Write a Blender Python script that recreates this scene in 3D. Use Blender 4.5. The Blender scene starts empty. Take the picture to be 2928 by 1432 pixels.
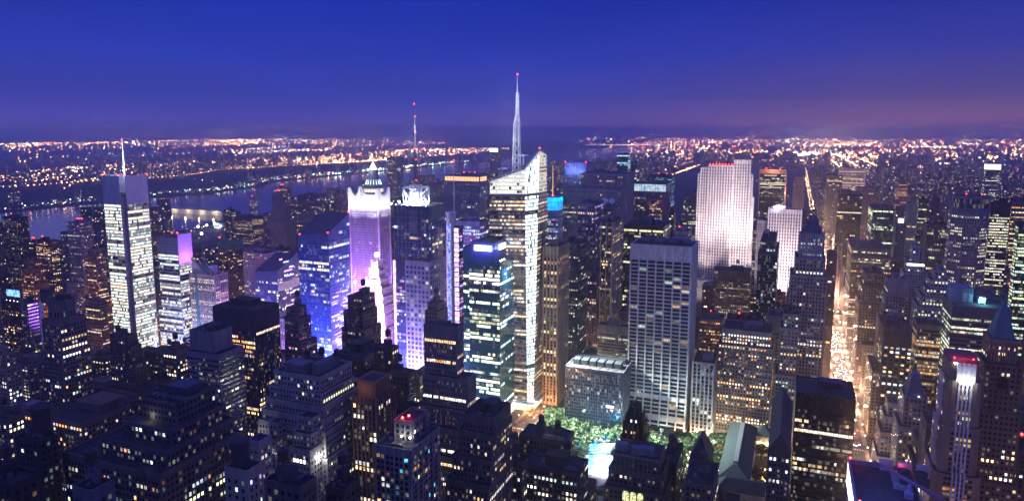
import bpy, math, random
import numpy as np
from mathutils import Vector

# ------------------------------------------------------------------ camera, sky, exposure
PW, PH, FPX = 2928, 1432, 2015.0            # photograph frame and focal length in its pixels
CX, YH, PITCH, HEAD = 1464.0, 372.0, math.radians(8.0), math.radians(21.9)
PY = YH + FPX * math.tan(PITCH)
CAMZ = 320.0
S = bpy.context.scene
COL = S.collection
cam_data = bpy.data.cameras.new("camera")
cam_data.sensor_width = 36.0
cam_data.lens = 36.0 * FPX / PW
cam_data.shift_y = -(PH / 2 - PY) / PW
cam_data.clip_start, cam_data.clip_end = 1.0, 90000.0
camera = bpy.data.objects.new("camera", cam_data)
COL.objects.link(camera)
camera.location = (0, 0, CAMZ)
camera.rotation_euler = (math.pi / 2 - PITCH, 0, HEAD)
S.camera = camera
S.view_settings.view_transform = 'Standard'
S.view_settings.look = 'None'
S.view_settings.exposure = 0.42
S.view_settings.gamma = 1.0
S.render.resolution_x, S.render.resolution_y = 1024, 500
S.cycles.use_denoising = True
S.cycles.max_bounces = 4
S.cycles.diffuse_bounces = 2
S.cycles.glossy_bounces = 2
S.cycles.transmission_bounces = 3
S.cycles.volume_bounces = 3
S.cycles.sample_clamp_indirect = 2.0
S.cycles.sample_clamp_direct = 0.0
S.cycles.use_light_tree = True
S.cycles.caustics_reflective = False
S.cycles.caustics_refractive = False

w = bpy.data.worlds.new("World")
S.world = w
w.use_nodes = True
nt = w.node_tree
nt.nodes.clear()
N, Lk = nt.nodes.new, nt.links.new


def vmath(op, *a):
    n = N('ShaderNodeMath'); n.operation = op
    for i, x in enumerate(a):
        if isinstance(x, (int, float)): n.inputs[i].default_value = x
        else: Lk(x, n.inputs[i])
    return n.outputs[0]


tc = N('ShaderNodeTexCoord')
sx = N('ShaderNodeSeparateXYZ'); Lk(tc.outputs['Generated'], sx.inputs[0])


def sky_ramp(stops):
    r = N('ShaderNodeValToRGB')
    el = r.color_ramp.elements
    while len(el) < len(stops): el.new(0.5)
    for e, (p, c) in zip(el, stops): e.position, e.color = p, (*c, 1)
    Lk(sx.outputs['Z'], r.inputs[0])
    return r.outputs[0]


# elevation (sine of the altitude) ramps: west/north-west, and the city glow in the north-east
r_w = sky_ramp([(0.0, (0.073, 0.064, 0.284)), (.02, (0.046, 0.048, 0.310)), (.045, (0.019, 0.034, 0.296)), (.10, (0.008, 0.026, 0.321)), (.17, (0.004, 0.018, 0.288)), (.30, (0.016, 0.034, 0.522)), (.6, (0.041, 0.050, 0.414)), (1.0, (0.050, 0.050, 0.306))])
r_e = sky_ramp([(0.0, (0.26, 0.12, 0.198)), (.02, (0.165, 0.085, 0.20)), (.045, (0.073, 0.053, 0.206)), (.10, (0.028, 0.033, 0.249)), (.17, (0.010, 0.019, 0.215)), (.30, (0.022, 0.032, 0.414)), (.6, (0.041, 0.050, 0.378)), (1.0, (0.050, 0.050, 0.306))])
# azimuth: 0 in the west of the view, 1 in the north-east
az = vmath('ADD', vmath('MULTIPLY', sx.outputs['X'], 1.0), vmath('MULTIPLY', sx.outputs['Y'], 0.0))
azr = N('ShaderNodeMapRange'); azr.interpolation_type = 'SMOOTHSTEP'
azr.inputs[1].default_value, azr.inputs[2].default_value = -0.55, 0.32
Lk(az, azr.inputs[0])
mx = N('ShaderNodeMix'); mx.data_type = 'RGBA'
Lk(azr.outputs[0], mx.inputs[0]); Lk(r_w, mx.inputs[6]); Lk(r_e, mx.inputs[7])
# the southern sky, away from the afterglow, is the dull mauve of downtown's own glow
sor = N('ShaderNodeMapRange'); sor.interpolation_type = 'SMOOTHSTEP'
sor.inputs[1].default_value, sor.inputs[2].default_value = -0.5, 0.35
sor.inputs[3].default_value, sor.inputs[4].default_value = 0.0, 1.0
Lk(sx.outputs['Y'], sor.inputs[0])
# faint high streaks of cloud
nz = N('ShaderNodeTexNoise'); nz.inputs['Scale'].default_value = 2.2; nz.inputs['Detail'].default_value = 4
mp = N('ShaderNodeMapping'); mp.inputs['Scale'].default_value = (1, 1, 6); Lk(tc.outputs['Generated'], mp.inputs[0]); Lk(mp.outputs[0], nz.inputs[0])
cl = N('ShaderNodeMapRange'); cl.inputs[1].default_value, cl.inputs[2].default_value = .3, .75
cl.inputs[3].default_value, cl.inputs[4].default_value = .89, 1.11
Lk(nz.outputs[0], cl.inputs[0])
so = N('ShaderNodeMix'); so.data_type = 'RGBA'
so.inputs[6].default_value = (.056, .072, .36, 1); Lk(sor.outputs[0], so.inputs[0]); Lk(mx.outputs[2], so.inputs[7])
tot = cl.outputs[0]
sc1 = N('ShaderNodeMix'); sc1.data_type = 'RGBA'; sc1.blend_type = 'MULTIPLY'; sc1.inputs[0].default_value = 1
Lk(so.outputs[2], sc1.inputs[6]); Lk(tot, sc1.inputs[7])
SUN_EL, SUN_AZ = math.radians(-4.0), math.radians(-62)
sky = N('ShaderNodeTexSky'); sky.sky_type = 'NISHITA'; sky.sun_disc = False
sky.sun_elevation, sky.sun_rotation = SUN_EL, SUN_AZ
sk2 = N('ShaderNodeMix'); sk2.data_type = 'RGBA'; sk2.blend_type = 'MULTIPLY'; sk2.inputs[0].default_value = 1
Lk(sky.outputs[0], sk2.inputs[6]); sk2.inputs[7].default_value = (.05, .05, .05, 1)
add = N('ShaderNodeMix'); add.data_type = 'RGBA'; add.blend_type = 'ADD'; add.inputs[0].default_value = 1
Lk(sc1.outputs[2], add.inputs[6]); Lk(sk2.outputs[2], add.inputs[7])
bg = N('ShaderNodeBackground'); bg.inputs[1].default_value = 1.0
Lk(add.outputs[2], bg.inputs[0])
wo = N('ShaderNodeOutputWorld'); Lk(bg.outputs[0], wo.inputs[0])

sun_d = bpy.data.lights.new("sun", 'SUN')          # the last of the afterglow, from the north-west
sun_d.energy, sun_d.angle, sun_d.color = 0.02, math.radians(20), (.6, .6, 1.0)
sun = bpy.data.objects.new("sun", sun_d); COL.objects.link(sun)
sun.rotation_euler = (math.radians(80), 0, math.radians(180 + 62))

# ------------------------------------------------------------------ photograph geometry -> world
R_ = np.array([math.cos(HEAD), math.sin(HEAD), 0.0])
F_ = np.array([-math.sin(HEAD), math.cos(HEAD), 0.0])
Z_ = np.array([0, 0, 1.0])
C_ = F_ * math.cos(PITCH) - Z_ * math.sin(PITCH)
U_ = F_ * math.sin(PITCH) + Z_ * math.cos(PITCH)
CAM = np.array([0, 0, CAMZ])


def ray(px, py): return C_ * FPX + R_ * (px - CX) + U_ * (PY - py)


def at(px, py, D):
    d = ray(px, py)
    return CAM + d * (D / d.dot(F_))


def gnd(px, py, z=0.0):
    d = ray(px, py)
    return CAM + d * ((z - CAMZ) / d[2])


def proj(p):
    r = np.asarray(p, float) - CAM
    k = r.dot(C_)
    return CX + FPX * r.dot(R_) / k, PY - FPX * r.dot(U_) / k


def depth(p): return float(np.dot(np.asarray(p, float) - CAM, F_))


def slide(p, d, px):
    """distance to go from p along d until the point shows at column px"""
    r = np.asarray(p, float) - CAM
    d = np.asarray(d, float)
    a = FPX * r.dot(R_) - (px - CX) * r.dot(C_)
    b = FPX * d.dot(R_) - (px - CX) * d.dot(C_)
    return -a / b if abs(b) > 1e-9 else 30.0


# ------------------------------------------------------------------ materials
MATS = {}


def mat(key, col=(.5, .5, .5), rough=.8, metal=0.0, emit=None, es=0.0, noise=0.0, scale=.15, spec=.5):
    if key in MATS: return MATS[key]
    m = bpy.data.materials.new(key); m.use_nodes = True
    t = m.node_tree; p = t.nodes['Principled BSDF']
    p.inputs['Base Color'].default_value = (*col, 1)
    p.inputs['Roughness'].default_value = rough
    p.inputs['Metallic'].default_value = metal
    p.inputs['Specular IOR Level'].default_value = spec
    if emit:
        p.inputs['Emission Color'].default_value = (*emit, 1)
        p.inputs['Emission Strength'].default_value = es
        m.cycles.emission_sampling = 'NONE'
    if noise:
        g = t.nodes.new('ShaderNodeNewGeometry')
        n1 = t.nodes.new('ShaderNodeTexNoise'); n1.inputs['Scale'].default_value = scale; n1.inputs['Detail'].default_value = 6
        n1.inputs['Roughness'].default_value = .65
        mpp = t.nodes.new('ShaderNodeMapping'); mpp.inputs['Scale'].default_value = (1, 1, .25)
        t.links.new(g.outputs['Position'], mpp.inputs[0]); t.links.new(mpp.outputs[0], n1.inputs[0])
        mr = t.nodes.new('ShaderNodeMapRange')
        mr.inputs[1].default_value, mr.inputs[2].default_value = .3, .7
        mr.inputs[3].default_value, mr.inputs[4].default_value = 1 - noise, 1 + noise
        t.links.new(n1.outputs[0], mr.inputs[0])
        mm = t.nodes.new('ShaderNodeMix'); mm.data_type = 'RGBA'; mm.blend_type = 'MULTIPLY'; mm.inputs[0].default_value = 1
        mm.inputs[6].default_value = (*col, 1); t.links.new(mr.outputs[0], mm.inputs[7])
        t.links.new(mm.outputs[2], p.inputs['Base Color'])
    MATS[key] = m
    return m


def wallmat(col, rough=.85):
    return mat("wall_%02d_%02d_%02d_%d" % (*[round(c * 99) for c in col], round(rough * 10)), col, rough, noise=.32, scale=.22, spec=.3 if rough > .5 else .6)


def glow(key, col, s):
    return mat("glow_" + key, (.05, .05, .05), .5, emit=col, es=s)


def glass_material(name="window_glass", tint=(.014, .020, .034), rough=.12):
    """window glass: dark and glossy; where the face attribute 'lit' says so, the lit room behind it"""
    m = bpy.data.materials.new(name); m.use_nodes = True
    t = m.node_tree; p = t.nodes['Principled BSDF']
    p.inputs['Base Color'].default_value = (*tint, 1)
    p.inputs['Roughness'].default_value = rough
    a = t.nodes.new('ShaderNodeAttribute'); a.attribute_name = 'lit'
    g = t.nodes.new('ShaderNodeNewGeometry')
    n1 = t.nodes.new('ShaderNodeTexNoise'); n1.inputs['Scale'].default_value = .9; n1.inputs['Detail'].default_value = 3
    t.links.new(g.outputs['Position'], n1.inputs[0])
    mr = t.nodes.new('ShaderNodeMapRange')                   # blinds, desks, ceiling lamps inside the rooms
    mr.inputs[1].default_value, mr.inputs[2].default_value, mr.inputs[3].default_value, mr.inputs[4].default_value = .35, .68, .3, 1.7
    t.links.new(n1.outputs[0], mr.inputs[0])
    t.links.new(a.outputs['Color'], p.inputs['Emission Color']); t.links.new(mr.outputs[0], p.inputs['Emission Strength'])
    m.cycles.emission_sampling = 'NONE'
    return m


GLASS = glass_material()
GLASS_TINT = {None: GLASS, 'blue': glass_material('blue_glass', (.05, .10, .42), .25), 'teal': glass_material('teal_glass_pane', (.010, .13, .14), .25), 'navy': glass_material('navy_glass', (.05, .07, .24), .25)}  # blue and navy tints put mirrored sky and bluish light into the colour
PAL = [(1, .66, .30), (1, .83, .58), (1, .95, .85), (.72, .93, 1.0), (.72, 1, .82), (1, .42, .12), (.55, .45, 1.0), (1, .35, .85), (.95, 1, .55), (.15, .75, 1.0)]
WARM, CREAM, WHITE, COOL, GREEN, AMBER, VIOLET, PINK, YELLOW, CYAN = range(10)
LEV = [.10, .30, .62, 1.1, 2.0]


# ------------------------------------------------------------------ mesh building
class MB:
    def __init__(self): self.v, self.f, self.m = [], [], []

    def quad(self, a, b, c, d, mi=0):
        n = len(self.v); self.v += [tuple(a), tuple(b), tuple(c), tuple(d)]; self.f.append((n, n + 1, n + 2, n + 3)); self.m.append(mi)

    def tri(self, a, b, c, mi=0):
        n = len(self.v); self.v += [tuple(a), tuple(b), tuple(c)]; self.f.append((n, n + 1, n + 2)); self.m.append(mi)

    def poly(self, pts, mi=0):
        n = len(self.v); self.v += [tuple(p) for p in pts]; self.f.append(tuple(range(n, n + len(pts)))); self.m.append(mi)

    def loft(self, lo, hi, mi=0, cap=True, capm=None):
        k = len(lo)
        for i in range(k):
            j = (i + 1) % k
            self.quad(lo[i], lo[j], hi[j], hi[i], mi)
        if cap: self.poly(hi, mi if capm is None else capm)

    def prism(self, xy, z0, z1, mi=0, cap=True, capm=None):
        self.loft([(x, y, z0) for x, y in xy], [(x, y, z1) for x, y in xy], mi, cap, capm)

    def box(self, x0, x1, y0, y1, z0, z1, mi=0, bottom=False):
        p = [(x0, y0), (x1, y0), (x1, y1), (x0, y1)]
        self.prism(p, z0, z1, mi)
        if bottom: self.poly([(x, y, z0) for x, y in p[::-1]], mi)

    def cyl(self, c, r, z0, z1, n=12, r1=None, mi=0, cap=True):
        r1 = r if r1 is None else r1
        a = [2 * math.pi * i / n for i in range(n)]
        lo = [(c[0] + r * math.cos(t), c[1] + r * math.sin(t), z0) for t in a]
        if r1 < 1e-6:
            for i in range(n): self.tri(lo[i], lo[(i + 1) % n], (c[0], c[1], z1), mi)
        else:
            self.loft(lo, [(c[0] + r1 * math.cos(t), c[1] + r1 * math.sin(t), z1) for t in a], mi, cap)

    def tube(self, a, b, r, n=5, mi=0, r1=None):
        a, b = np.array(a, float), np.array(b, float)
        d = b - a; L = np.linalg.norm(d)
        if L < 1e-6: return
        d /= L
        u = np.cross(d, (0, 0, 1.0) if abs(d[2]) < .9 else (1.0, 0, 0)); u /= np.linalg.norm(u)
        v = np.cross(d, u)
        r1 = r if r1 is None else r1
        A = [2 * math.pi * (i + .5) / n for i in range(n)]
        lo = [tuple(a + r * (u * math.cos(t) + v * math.sin(t))) for t in A]
        hi = [tuple(b + r1 * (u * math.cos(t) + v * math.sin(t))) for t in A]
        self.loft(lo, hi, mi); self.poly(lo[::-1], mi)

    def ball(self, c, r, n=8, mi=0):
        rings = max(3, n // 2)
        pts = []
        for i in range(1, rings):
            ph = math.pi * i / rings
            pts.append([(c[0] + r * math.sin(ph) * math.cos(2 * math.pi * j / n), c[1] + r * math.sin(ph) * math.sin(2 * math.pi * j / n), c[2] + r * math.cos(ph)) for j in range(n)])
        for j in range(n):
            k = (j + 1) % n
            self.tri((c[0], c[1], c[2] + r), pts[0][j], pts[0][k], mi)
            self.tri((c[0], c[1], c[2] - r), pts[-1][k], pts[-1][j], mi)
            for i in range(len(pts) - 1): self.quad(pts[i][j], pts[i + 1][j], pts[i + 1][k], pts[i][k], mi)

    def build(self, name, mats, parent=None, org=None):
        if not self.f: return None
        me = bpy.data.meshes.new(name)
        v = np.array(self.v, float)
        if org is not None: v = v - np.array(org)
        me.from_pydata(v.tolist(), [], self.f)
        mats = mats if isinstance(mats, (list, tuple)) else [mats]
        for m in mats: me.materials.append(m)
        if len(mats) > 1: me.polygons.foreach_set('material_index', self.m)
        o = bpy.data.objects.new(name, me); COL.objects.link(o)
        if parent is not None: o.parent = parent
        return o


def empty(name, loc, label, cat, group=None):
    o = bpy.data.objects.new(name, None); COL.objects.link(o)
    o.empty_display_size = 5
    o.location = tuple(loc); o['label'] = label; o['category'] = cat
    if group: o['group'] = group
    return o


def tag(o, label, cat, group=None):
    o['label'] = label; o['category'] = cat
    if group: o['group'] = group
    return o


def structure(o): o['kind'] = 'structure'; return o


def quads_mesh(name, P, C, parent, org, glass=None):
    """one mesh of window panes: P (n,4,3), C (n,3) emission"""
    n = len(P)
    if n == 0: return None
    me = bpy.data.meshes.new(name)
    me.vertices.add(n * 4); me.loops.add(n * 4); me.polygons.add(n)
    me.vertices.foreach_set('co', (P - np.asarray(org)).reshape(-1).astype(np.float32))
    me.loops.foreach_set('vertex_index', np.arange(n * 4, dtype=np.int32))
    me.polygons.foreach_set('loop_start', np.arange(0, n * 4, 4, dtype=np.int32))
    me.update(calc_edges=True)
    at_ = me.attributes.new('lit', 'FLOAT_COLOR', 'FACE')
    at_.data.foreach_set('color', np.concatenate([C, np.ones((n, 1))], 1).reshape(-1).astype(np.float32))
    me.materials.append(GLASS_TINT[glass])
    o = bpy.data.objects.new(name, me); COL.objects.link(o); o.parent = parent
    return o


PANES = {}


def pane_mesh(ci, li):
    if (ci, li) not in PANES:
        me = bpy.data.meshes.new("window_pane")
        me.from_pydata([(-.5, 0, -.5), (.5, 0, -.5), (.5, 0, .5), (-.5, 0, .5)], [], [(0, 1, 2, 3)])
        a = me.attributes.new('lit', 'FLOAT_COLOR', 'FACE')
        a.data[0].color = (*[c * LEV[li] for c in PAL[ci]], 1)
        me.materials.append(GLASS)
        PANES[(ci, li)] = me
    return PANES[(ci, li)]


# ------------------------------------------------------------------ facades
BASE = dict(wall=(.2, .17, .15), rough=.85, bay=3.2, fh=3.7, fw=.5, fhf=.52, mg=.8, top=2.0, base=4.0, lit=.10, fl=.02, pal=[WARM, CREAM, WHITE],
            lev=(1, 3), dim=.22, run=1, pier=0, pw=.7, pd=.35, band=0, bh=1.2, bd=.25, trim=None, gear='mech')
ST = {
    'brick':   dict(wall=(.15, .095, .07), gear='tank', run=2),
    'brown':   dict(wall=(.11, .085, .075), gear='tank', run=3),
    'stone':   dict(wall=(.27, .24, .21), gear='tank', run=2),
    'pale':    dict(wall=(.42, .40, .38), gear='tank'),
    'grey':    dict(wall=(.19, .19, .21), gear='tank'),
    'apt':     dict(wall=(.10, .085, .085), bay=3.6, fh=3.0, fw=.5, fhf=.5, lit=.30, lev=(1, 4), pal=[WARM, WARM, CREAM, AMBER, WHITE]),
    'aptpale': dict(wall=(.40, .37, .38), bay=3.2, fh=3.0, lit=.14, lev=(1, 3)),
    'curtain': dict(wall=(.035, .045, .06), rough=.3, bay=1.8, fh=4.0, fw=.9, fhf=.66, mg=.3, lit=.14, fl=.12, run=4, pal=[CREAM, WHITE, WHITE], lev=(1, 3)),
    'black':   dict(wall=(.018, .018, .022), rough=.35, bay=1.8, fh=3.9, fw=.86, fhf=.6, mg=.4, lit=.10, fl=.05, run=3, pal=[CREAM, WARM, WHITE], lev=(1, 3)),
    'band':    dict(wall=(.14, .14, .165), bay=1.8, fh=3.7, fw=.86, fhf=.45, mg=.5, lit=.07, fl=.05, run=3, pal=[CREAM, WHITE, YELLOW]),
    'vert':    dict(wall=(.20, .20, .23), bay=1.9, fh=3.9, fw=.52, fhf=.72, mg=.6, pier=1, pw=.7, pd=.5, lit=.06, fl=.05, run=4, pal=[CREAM, WARM]),
    'slab':    dict(wall=(.36, .35, .38), bay=1.9, fh=3.9, fw=.5, fhf=.68, mg=.6, pier=1, pw=.8, pd=.6, lit=.07, fl=.04, run=4, pal=[CREAM, YELLOW, WARM]),
}


def style(key, **ov):
    d = dict(BASE); d.update(ST.get(key, {})); d.update(ov)
    return d


def face_cells(bl, br, tl, tr, st, rng, z_lo=0.0):
    bl, br, tl, tr = [np.asarray(p, float) for p in (bl, br, tl, tr)]
    L = float(np.linalg.norm(br - bl)); Lt = float(np.linalg.norm(tr - tl)); Lm = max(L, Lt)
    z0, zm = bl[2], max(tl[2], tr[2])
    if Lm < 2 * st['mg'] + 1.0: return None
    nb = max(1, int(round((Lm - 2 * st['mg']) / st['bay'])))
    nf = int((zm - z0 - st['base'] - .3) / st['fh'])
    if nf < 1: return None
    fw, fhf, fh = st['fw'], st['fhf'], st['fh']
    i, k = np.meshgrid(np.arange(nb), np.arange(nf)); i, k = i.ravel(), k.ravel()
    zb = z0 + st['base'] + k * fh + fh * (1 - fhf) * .5
    zt = zb + fh * fhf
    m = st['mg'] / Lm
    bw = (1 - 2 * m) / nb
    uc = m + (i + .5) * bw
    jit = rng.random(len(i)) * .0
    u0, u1 = uc - bw * fw / 2, uc + bw * fw / 2
    lim0 = tl[2] + (tr[2] - tl[2]) * u0; lim1 = tl[2] + (tr[2] - tl[2]) * u1
    keep = (zt < np.minimum(lim0, lim1) - st['top']) & (zb > z_lo)
    if not keep.any(): return None
    e1, e2 = br - bl, tl - bl
    n = np.cross(e1, e2); n /= np.linalg.norm(n)

    def pt(u, z):
        a = bl + (tl - bl) * ((z - z0) / max(tl[2] - z0, .1))[:, None]
        b = br + (tr - br) * ((z - z0) / max(tr[2] - z0, .1))[:, None]
        return a + (b - a) * u[:, None] + n * .08
    P = np.stack([pt(u0, zb), pt(u1, zb), pt(u1, zt), pt(u0, zt)], 1)
    # which rooms are lit: whole floors, runs of neighbouring bays, single windows
    ffull = rng.random(nf) < st['fl']
    fmul = np.where(rng.random(nf) < .48, .14, rng.uniform(.7, 2.9, nf))
    off = rng.integers(0, 7, nf)
    runs = (i + off[k]) // max(1, st['run'])
    rr = rng.random((nf, nb + 16))[k, runs]
    rs = rng.random(len(i))
    p = np.clip(st['lit'] * fmul[k], 0, .95)
    lit = np.where(ffull[k], rs < .9, np.where(rs < .75, rr < p, rs < .75 + p * .25))
    fpal = rng.choice(st['pal'], nf)
    ci = np.where(rng.random(len(i)) < .6, fpal[k], rng.choice(st['pal'], len(i)))
    lo, hi = st['lev']
    flev = rng.integers(lo, hi + 1, nf)
    li = np.where(rng.random(len(i)) < .5, flev[k], rng.integers(lo, hi + 1, len(i)))
    li = np.where(ffull[k], np.maximum(li, hi), li)
    dim = (~lit) & (rng.random(len(i)) < st['dim'] * np.where(fmul[k] > 1, 1.5, .6))     # rooms with only a corridor or night light on
    li = np.where(dim, 0, li)
    ci = np.where(lit | dim, ci, -1)
    return P[keep], ci[keep], li[keep]


HEROES = []          # what later filling-in must not cover: (x0,x1,ybottom,D)
FOOT = []            # footprints taken: (x0,x1,y0,y1)
BLOCKS = []          # (x0,x1,ytop,ybottom,D) screen extents of the landmarks
INFO = []            # (short name, cx, ytop, ybot, D) of labelled buildings, for neighbours' labels
SEED = [11]
NWIN = [0]
lens_px = 1024 / PW


class Bld: pass


def tower(name, label, cat='skyscraper', wparts=None, group=None, base=(0, 0), st=None):
    b = Bld()
    b.org = np.array([base[0], base[1], 0.0])
    b.root = empty(name, b.org, label, cat, group)
    b.st = st
    SEED[0] += 1
    b.rng = np.random.default_rng(SEED[0]); b.rnd = random.Random(SEED[0])
    b.cells = []
    b.wparts = wparts
    return b


def add_face(b, bl, br, tl, tr, st, z_lo=0.0):
    mid = (np.asarray(bl, float) + np.asarray(tr, float)) / 2
    n = np.cross(np.asarray(br, float) - np.asarray(bl, float), np.asarray(tl, float) - np.asarray(bl, float))
    d = CAM - mid
    if n.dot(d) / (np.linalg.norm(n) * np.linalg.norm(d) + 1e-9) < -.12: return
    r = face_cells(bl, br, tl, tr, st, b.rng, z_lo)
    if r: b.cells.append(r)


def tier(b, lo, hi, st, name='tower_shaft', parapet=1.1, windows=True, roof=True, z_lo=0.0, mats=None, faces=None):
    """one storey block of a building: walls with piers and bands, a parapet and the roof deck behind it. lo/hi: CCW corner lists (x,y,z)"""
    wm = mats or [wallmat(st['wall'], st['rough']), wallmat(st['trim'] or tuple(min(.8, c * 1.25) for c in st['wall']))]
    m = MB(); k = len(lo)
    lo = [np.asarray(p, float) for p in lo]; hi = [np.asarray(p, float) for p in hi]
    m.loft(lo, hi, 0, cap=False)
    c = sum(hi) / k
    flat = max(p[2] for p in hi) - min(p[2] for p in hi) < .01
    if parapet and flat:
        inn = [p + (c - p) * min(.3, .6 / max(2.0, np.linalg.norm(c - p))) for p in hi]
        inl = [p - (0, 0, parapet) for p in inn]
        for i in range(k):
            j = (i + 1) % k
            m.quad(hi[i], hi[j], inn[j], inn[i], 1); m.quad(inn[i], inn[j], inl[j], inl[i], 0)
        rf = inl
    else: rf = hi
    for i in range(k):
        j = (i + 1) % k
        d = lo[j] - lo[i]; L = np.linalg.norm(d)
        if L < 2.5: continue
        s = faces.get(i, st) if faces else st
        if s is None: continue
        n = np.array([d[1], -d[0], 0]) / L
        if n.dot(CAM - (lo[i] + hi[j]) / 2) < -.15 * np.linalg.norm(CAM - lo[i]): continue
        if s['pier']:
            nb = max(1, int(round((L - 2 * s['mg']) / s['bay'])))
            for q in range(0, nb + 1, s['pier']):
                u = (s['mg'] + (L - 2 * s['mg']) * q / nb) / L
                a = lo[i] + (lo[j] - lo[i]) * u; t = hi[i] + (hi[j] - hi[i]) * u
                h = d / L * s['pw'] / 2; o = n * s['pd']
                top = t - (0, 0, .02)
                m.quad(a - h + o, a + h + o, top + h + o, top - h + o, 1)
                m.quad(a - h, a - h + o, top - h + o, top - h, 1); m.quad(a + h + o, a + h, top + h, top + h + o, 1)
                m.quad(top - h + o, top + h + o, top + h, top - h, 1)
        if s['band']:
            z = lo[i][2] + s['base']; zt = min(hi[i][2], hi[j][2])
            while z < zt - .6:
                t0, t1 = (z - s['bh'] / 2 - lo[i][2]) / (hi[i][2] - lo[i][2]), (z + s['bh'] / 2 - lo[i][2]) / (hi[i][2] - lo[i][2])
                a0, a1 = lo[i] + (hi[i] - lo[i]) * t0, lo[j] + (hi[j] - lo[j]) * t0
                b0, b1 = lo[i] + (hi[i] - lo[i]) * t1, lo[j] + (hi[j] - lo[j]) * t1
                o = n * s['bd']
                m.quad(a0 + o, a1 + o, b1 + o, b0 + o, 1); m.quad(b0 + o, b1 + o, b1, b0, 1); m.quad(a0, a1, a1 + o, a0 + o, 1)
                z += s['fh'] * s['band']
        if windows: add_face(b, lo[i], lo[j], hi[i], hi[j], s, z_lo)
    o = m.build(name, wm, b.root, b.org)
    if roof:
        r = MB(); r.poly(rf); ro = r.build('roof', mat('roof_tar', (.05, .05, .06), .9, noise=.5, scale=.5), b.root, b.org)
        if not getattr(b, 'roof', None) or c[2] > b.roofz: b.roof, b.roofz = ro, c[2]
    return o


def finish(b, D):
    """panes: the lit windows that show largest become window parts of their own, all others one mesh"""
    if not b.cells: return
    P = np.concatenate([c[0] for c in b.cells]); ci = np.concatenate([c[1] for c in b.cells]); li = np.concatenate([c[2] for c in b.cells])
    npart = b.wparts
    if npart is None: npart = 100 if D < 560 else 70 if D < 720 else 40 if D < 950 else 0
    lit = np.nonzero((ci >= 0) & (li > 0))[0]
    own = np.zeros(len(ci), bool)
    if npart and len(lit):
        size = np.linalg.norm(P[lit, 1] - P[lit, 0], axis=1) * np.linalg.norm(P[lit, 3] - P[lit, 0], axis=1)
        dist = np.linalg.norm(P[lit, 0] - CAM, axis=1)
        order = lit[np.argsort(-(size / dist ** 2))][:npart]
        for q in order:
            u, v = P[q, 1] - P[q, 0], P[q, 3] - P[q, 0]
            if abs(v[0]) + abs(v[1]) > .02 or abs(u[2]) > .02: continue
            o = bpy.data.objects.new('window', pane_mesh(int(ci[q]), int(li[q]))); COL.objects.link(o)
            o.parent = b.root
            o.location = tuple(P[q].mean(0) - b.org)
            o.rotation_euler = (0, 0, math.atan2(u[1], u[0]))
            o.scale = (float(np.linalg.norm(u)), 1, float(np.linalg.norm(v)))
            own[q] = True; NWIN[0] += 1
    C = np.zeros((len(ci), 3))
    l = ci >= 0
    C[l] = np.array(PAL)[ci[l]] * np.array(LEV)[li[l]][:, None] * b.rng.uniform(.75, 1.25, l.sum())[:, None]
    o = quads_mesh('window_rows', P[~own], C[~own], b.root, b.org, b.st.get('glass'))
    if o: o['kind'] = 'stuff'


def rect(x0, x1, y0, y1, z): return [(x0, y0, z), (x1, y0, z), (x1, y1, z), (x0, y1, z)]


def beacon(b, p, r=.9, col=(1, .03, .02), s=14, name='aircraft_beacon'):
    m = MB(); m.cyl((p[0], p[1]), r * .4, p[2], p[2] + r * .8, 6); m.ball((p[0], p[1], p[2] + r * 1.4), r, 8, 1)
    m.build(name, [mat('metal_dark', (.08, .08, .09), .5, .6), glow('%s_%.2f_%.2f' % (name, col[1], s), col, s)], getattr(b, 'roof', None) or b.root, b.org)


def water_tank(b, x, y, z, r=2.3, h=4.6):
    m = MB()
    for sx_ in (-1, 1):
        for sy in (-1, 1): m.tube((x + sx_ * r * .6, y + sy * r * .6, z), (x + sx_ * r * .6, y + sy * r * .6, z + 3.2), .22, 4, 1)
    m.cyl((x, y), r, z + 3.2, z + 3.2 + h, 12); m.cyl((x, y), r * 1.08, z + 3.2 + h, z + 3.2 + h + 1.7, 12, 0, 1)
    m.build('water_tank', [mat('tank_wood', (.075, .055, .045), .9, noise=.3), mat('metal_dark')], getattr(b, 'roof', None) or b.root, b.org)


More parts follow.
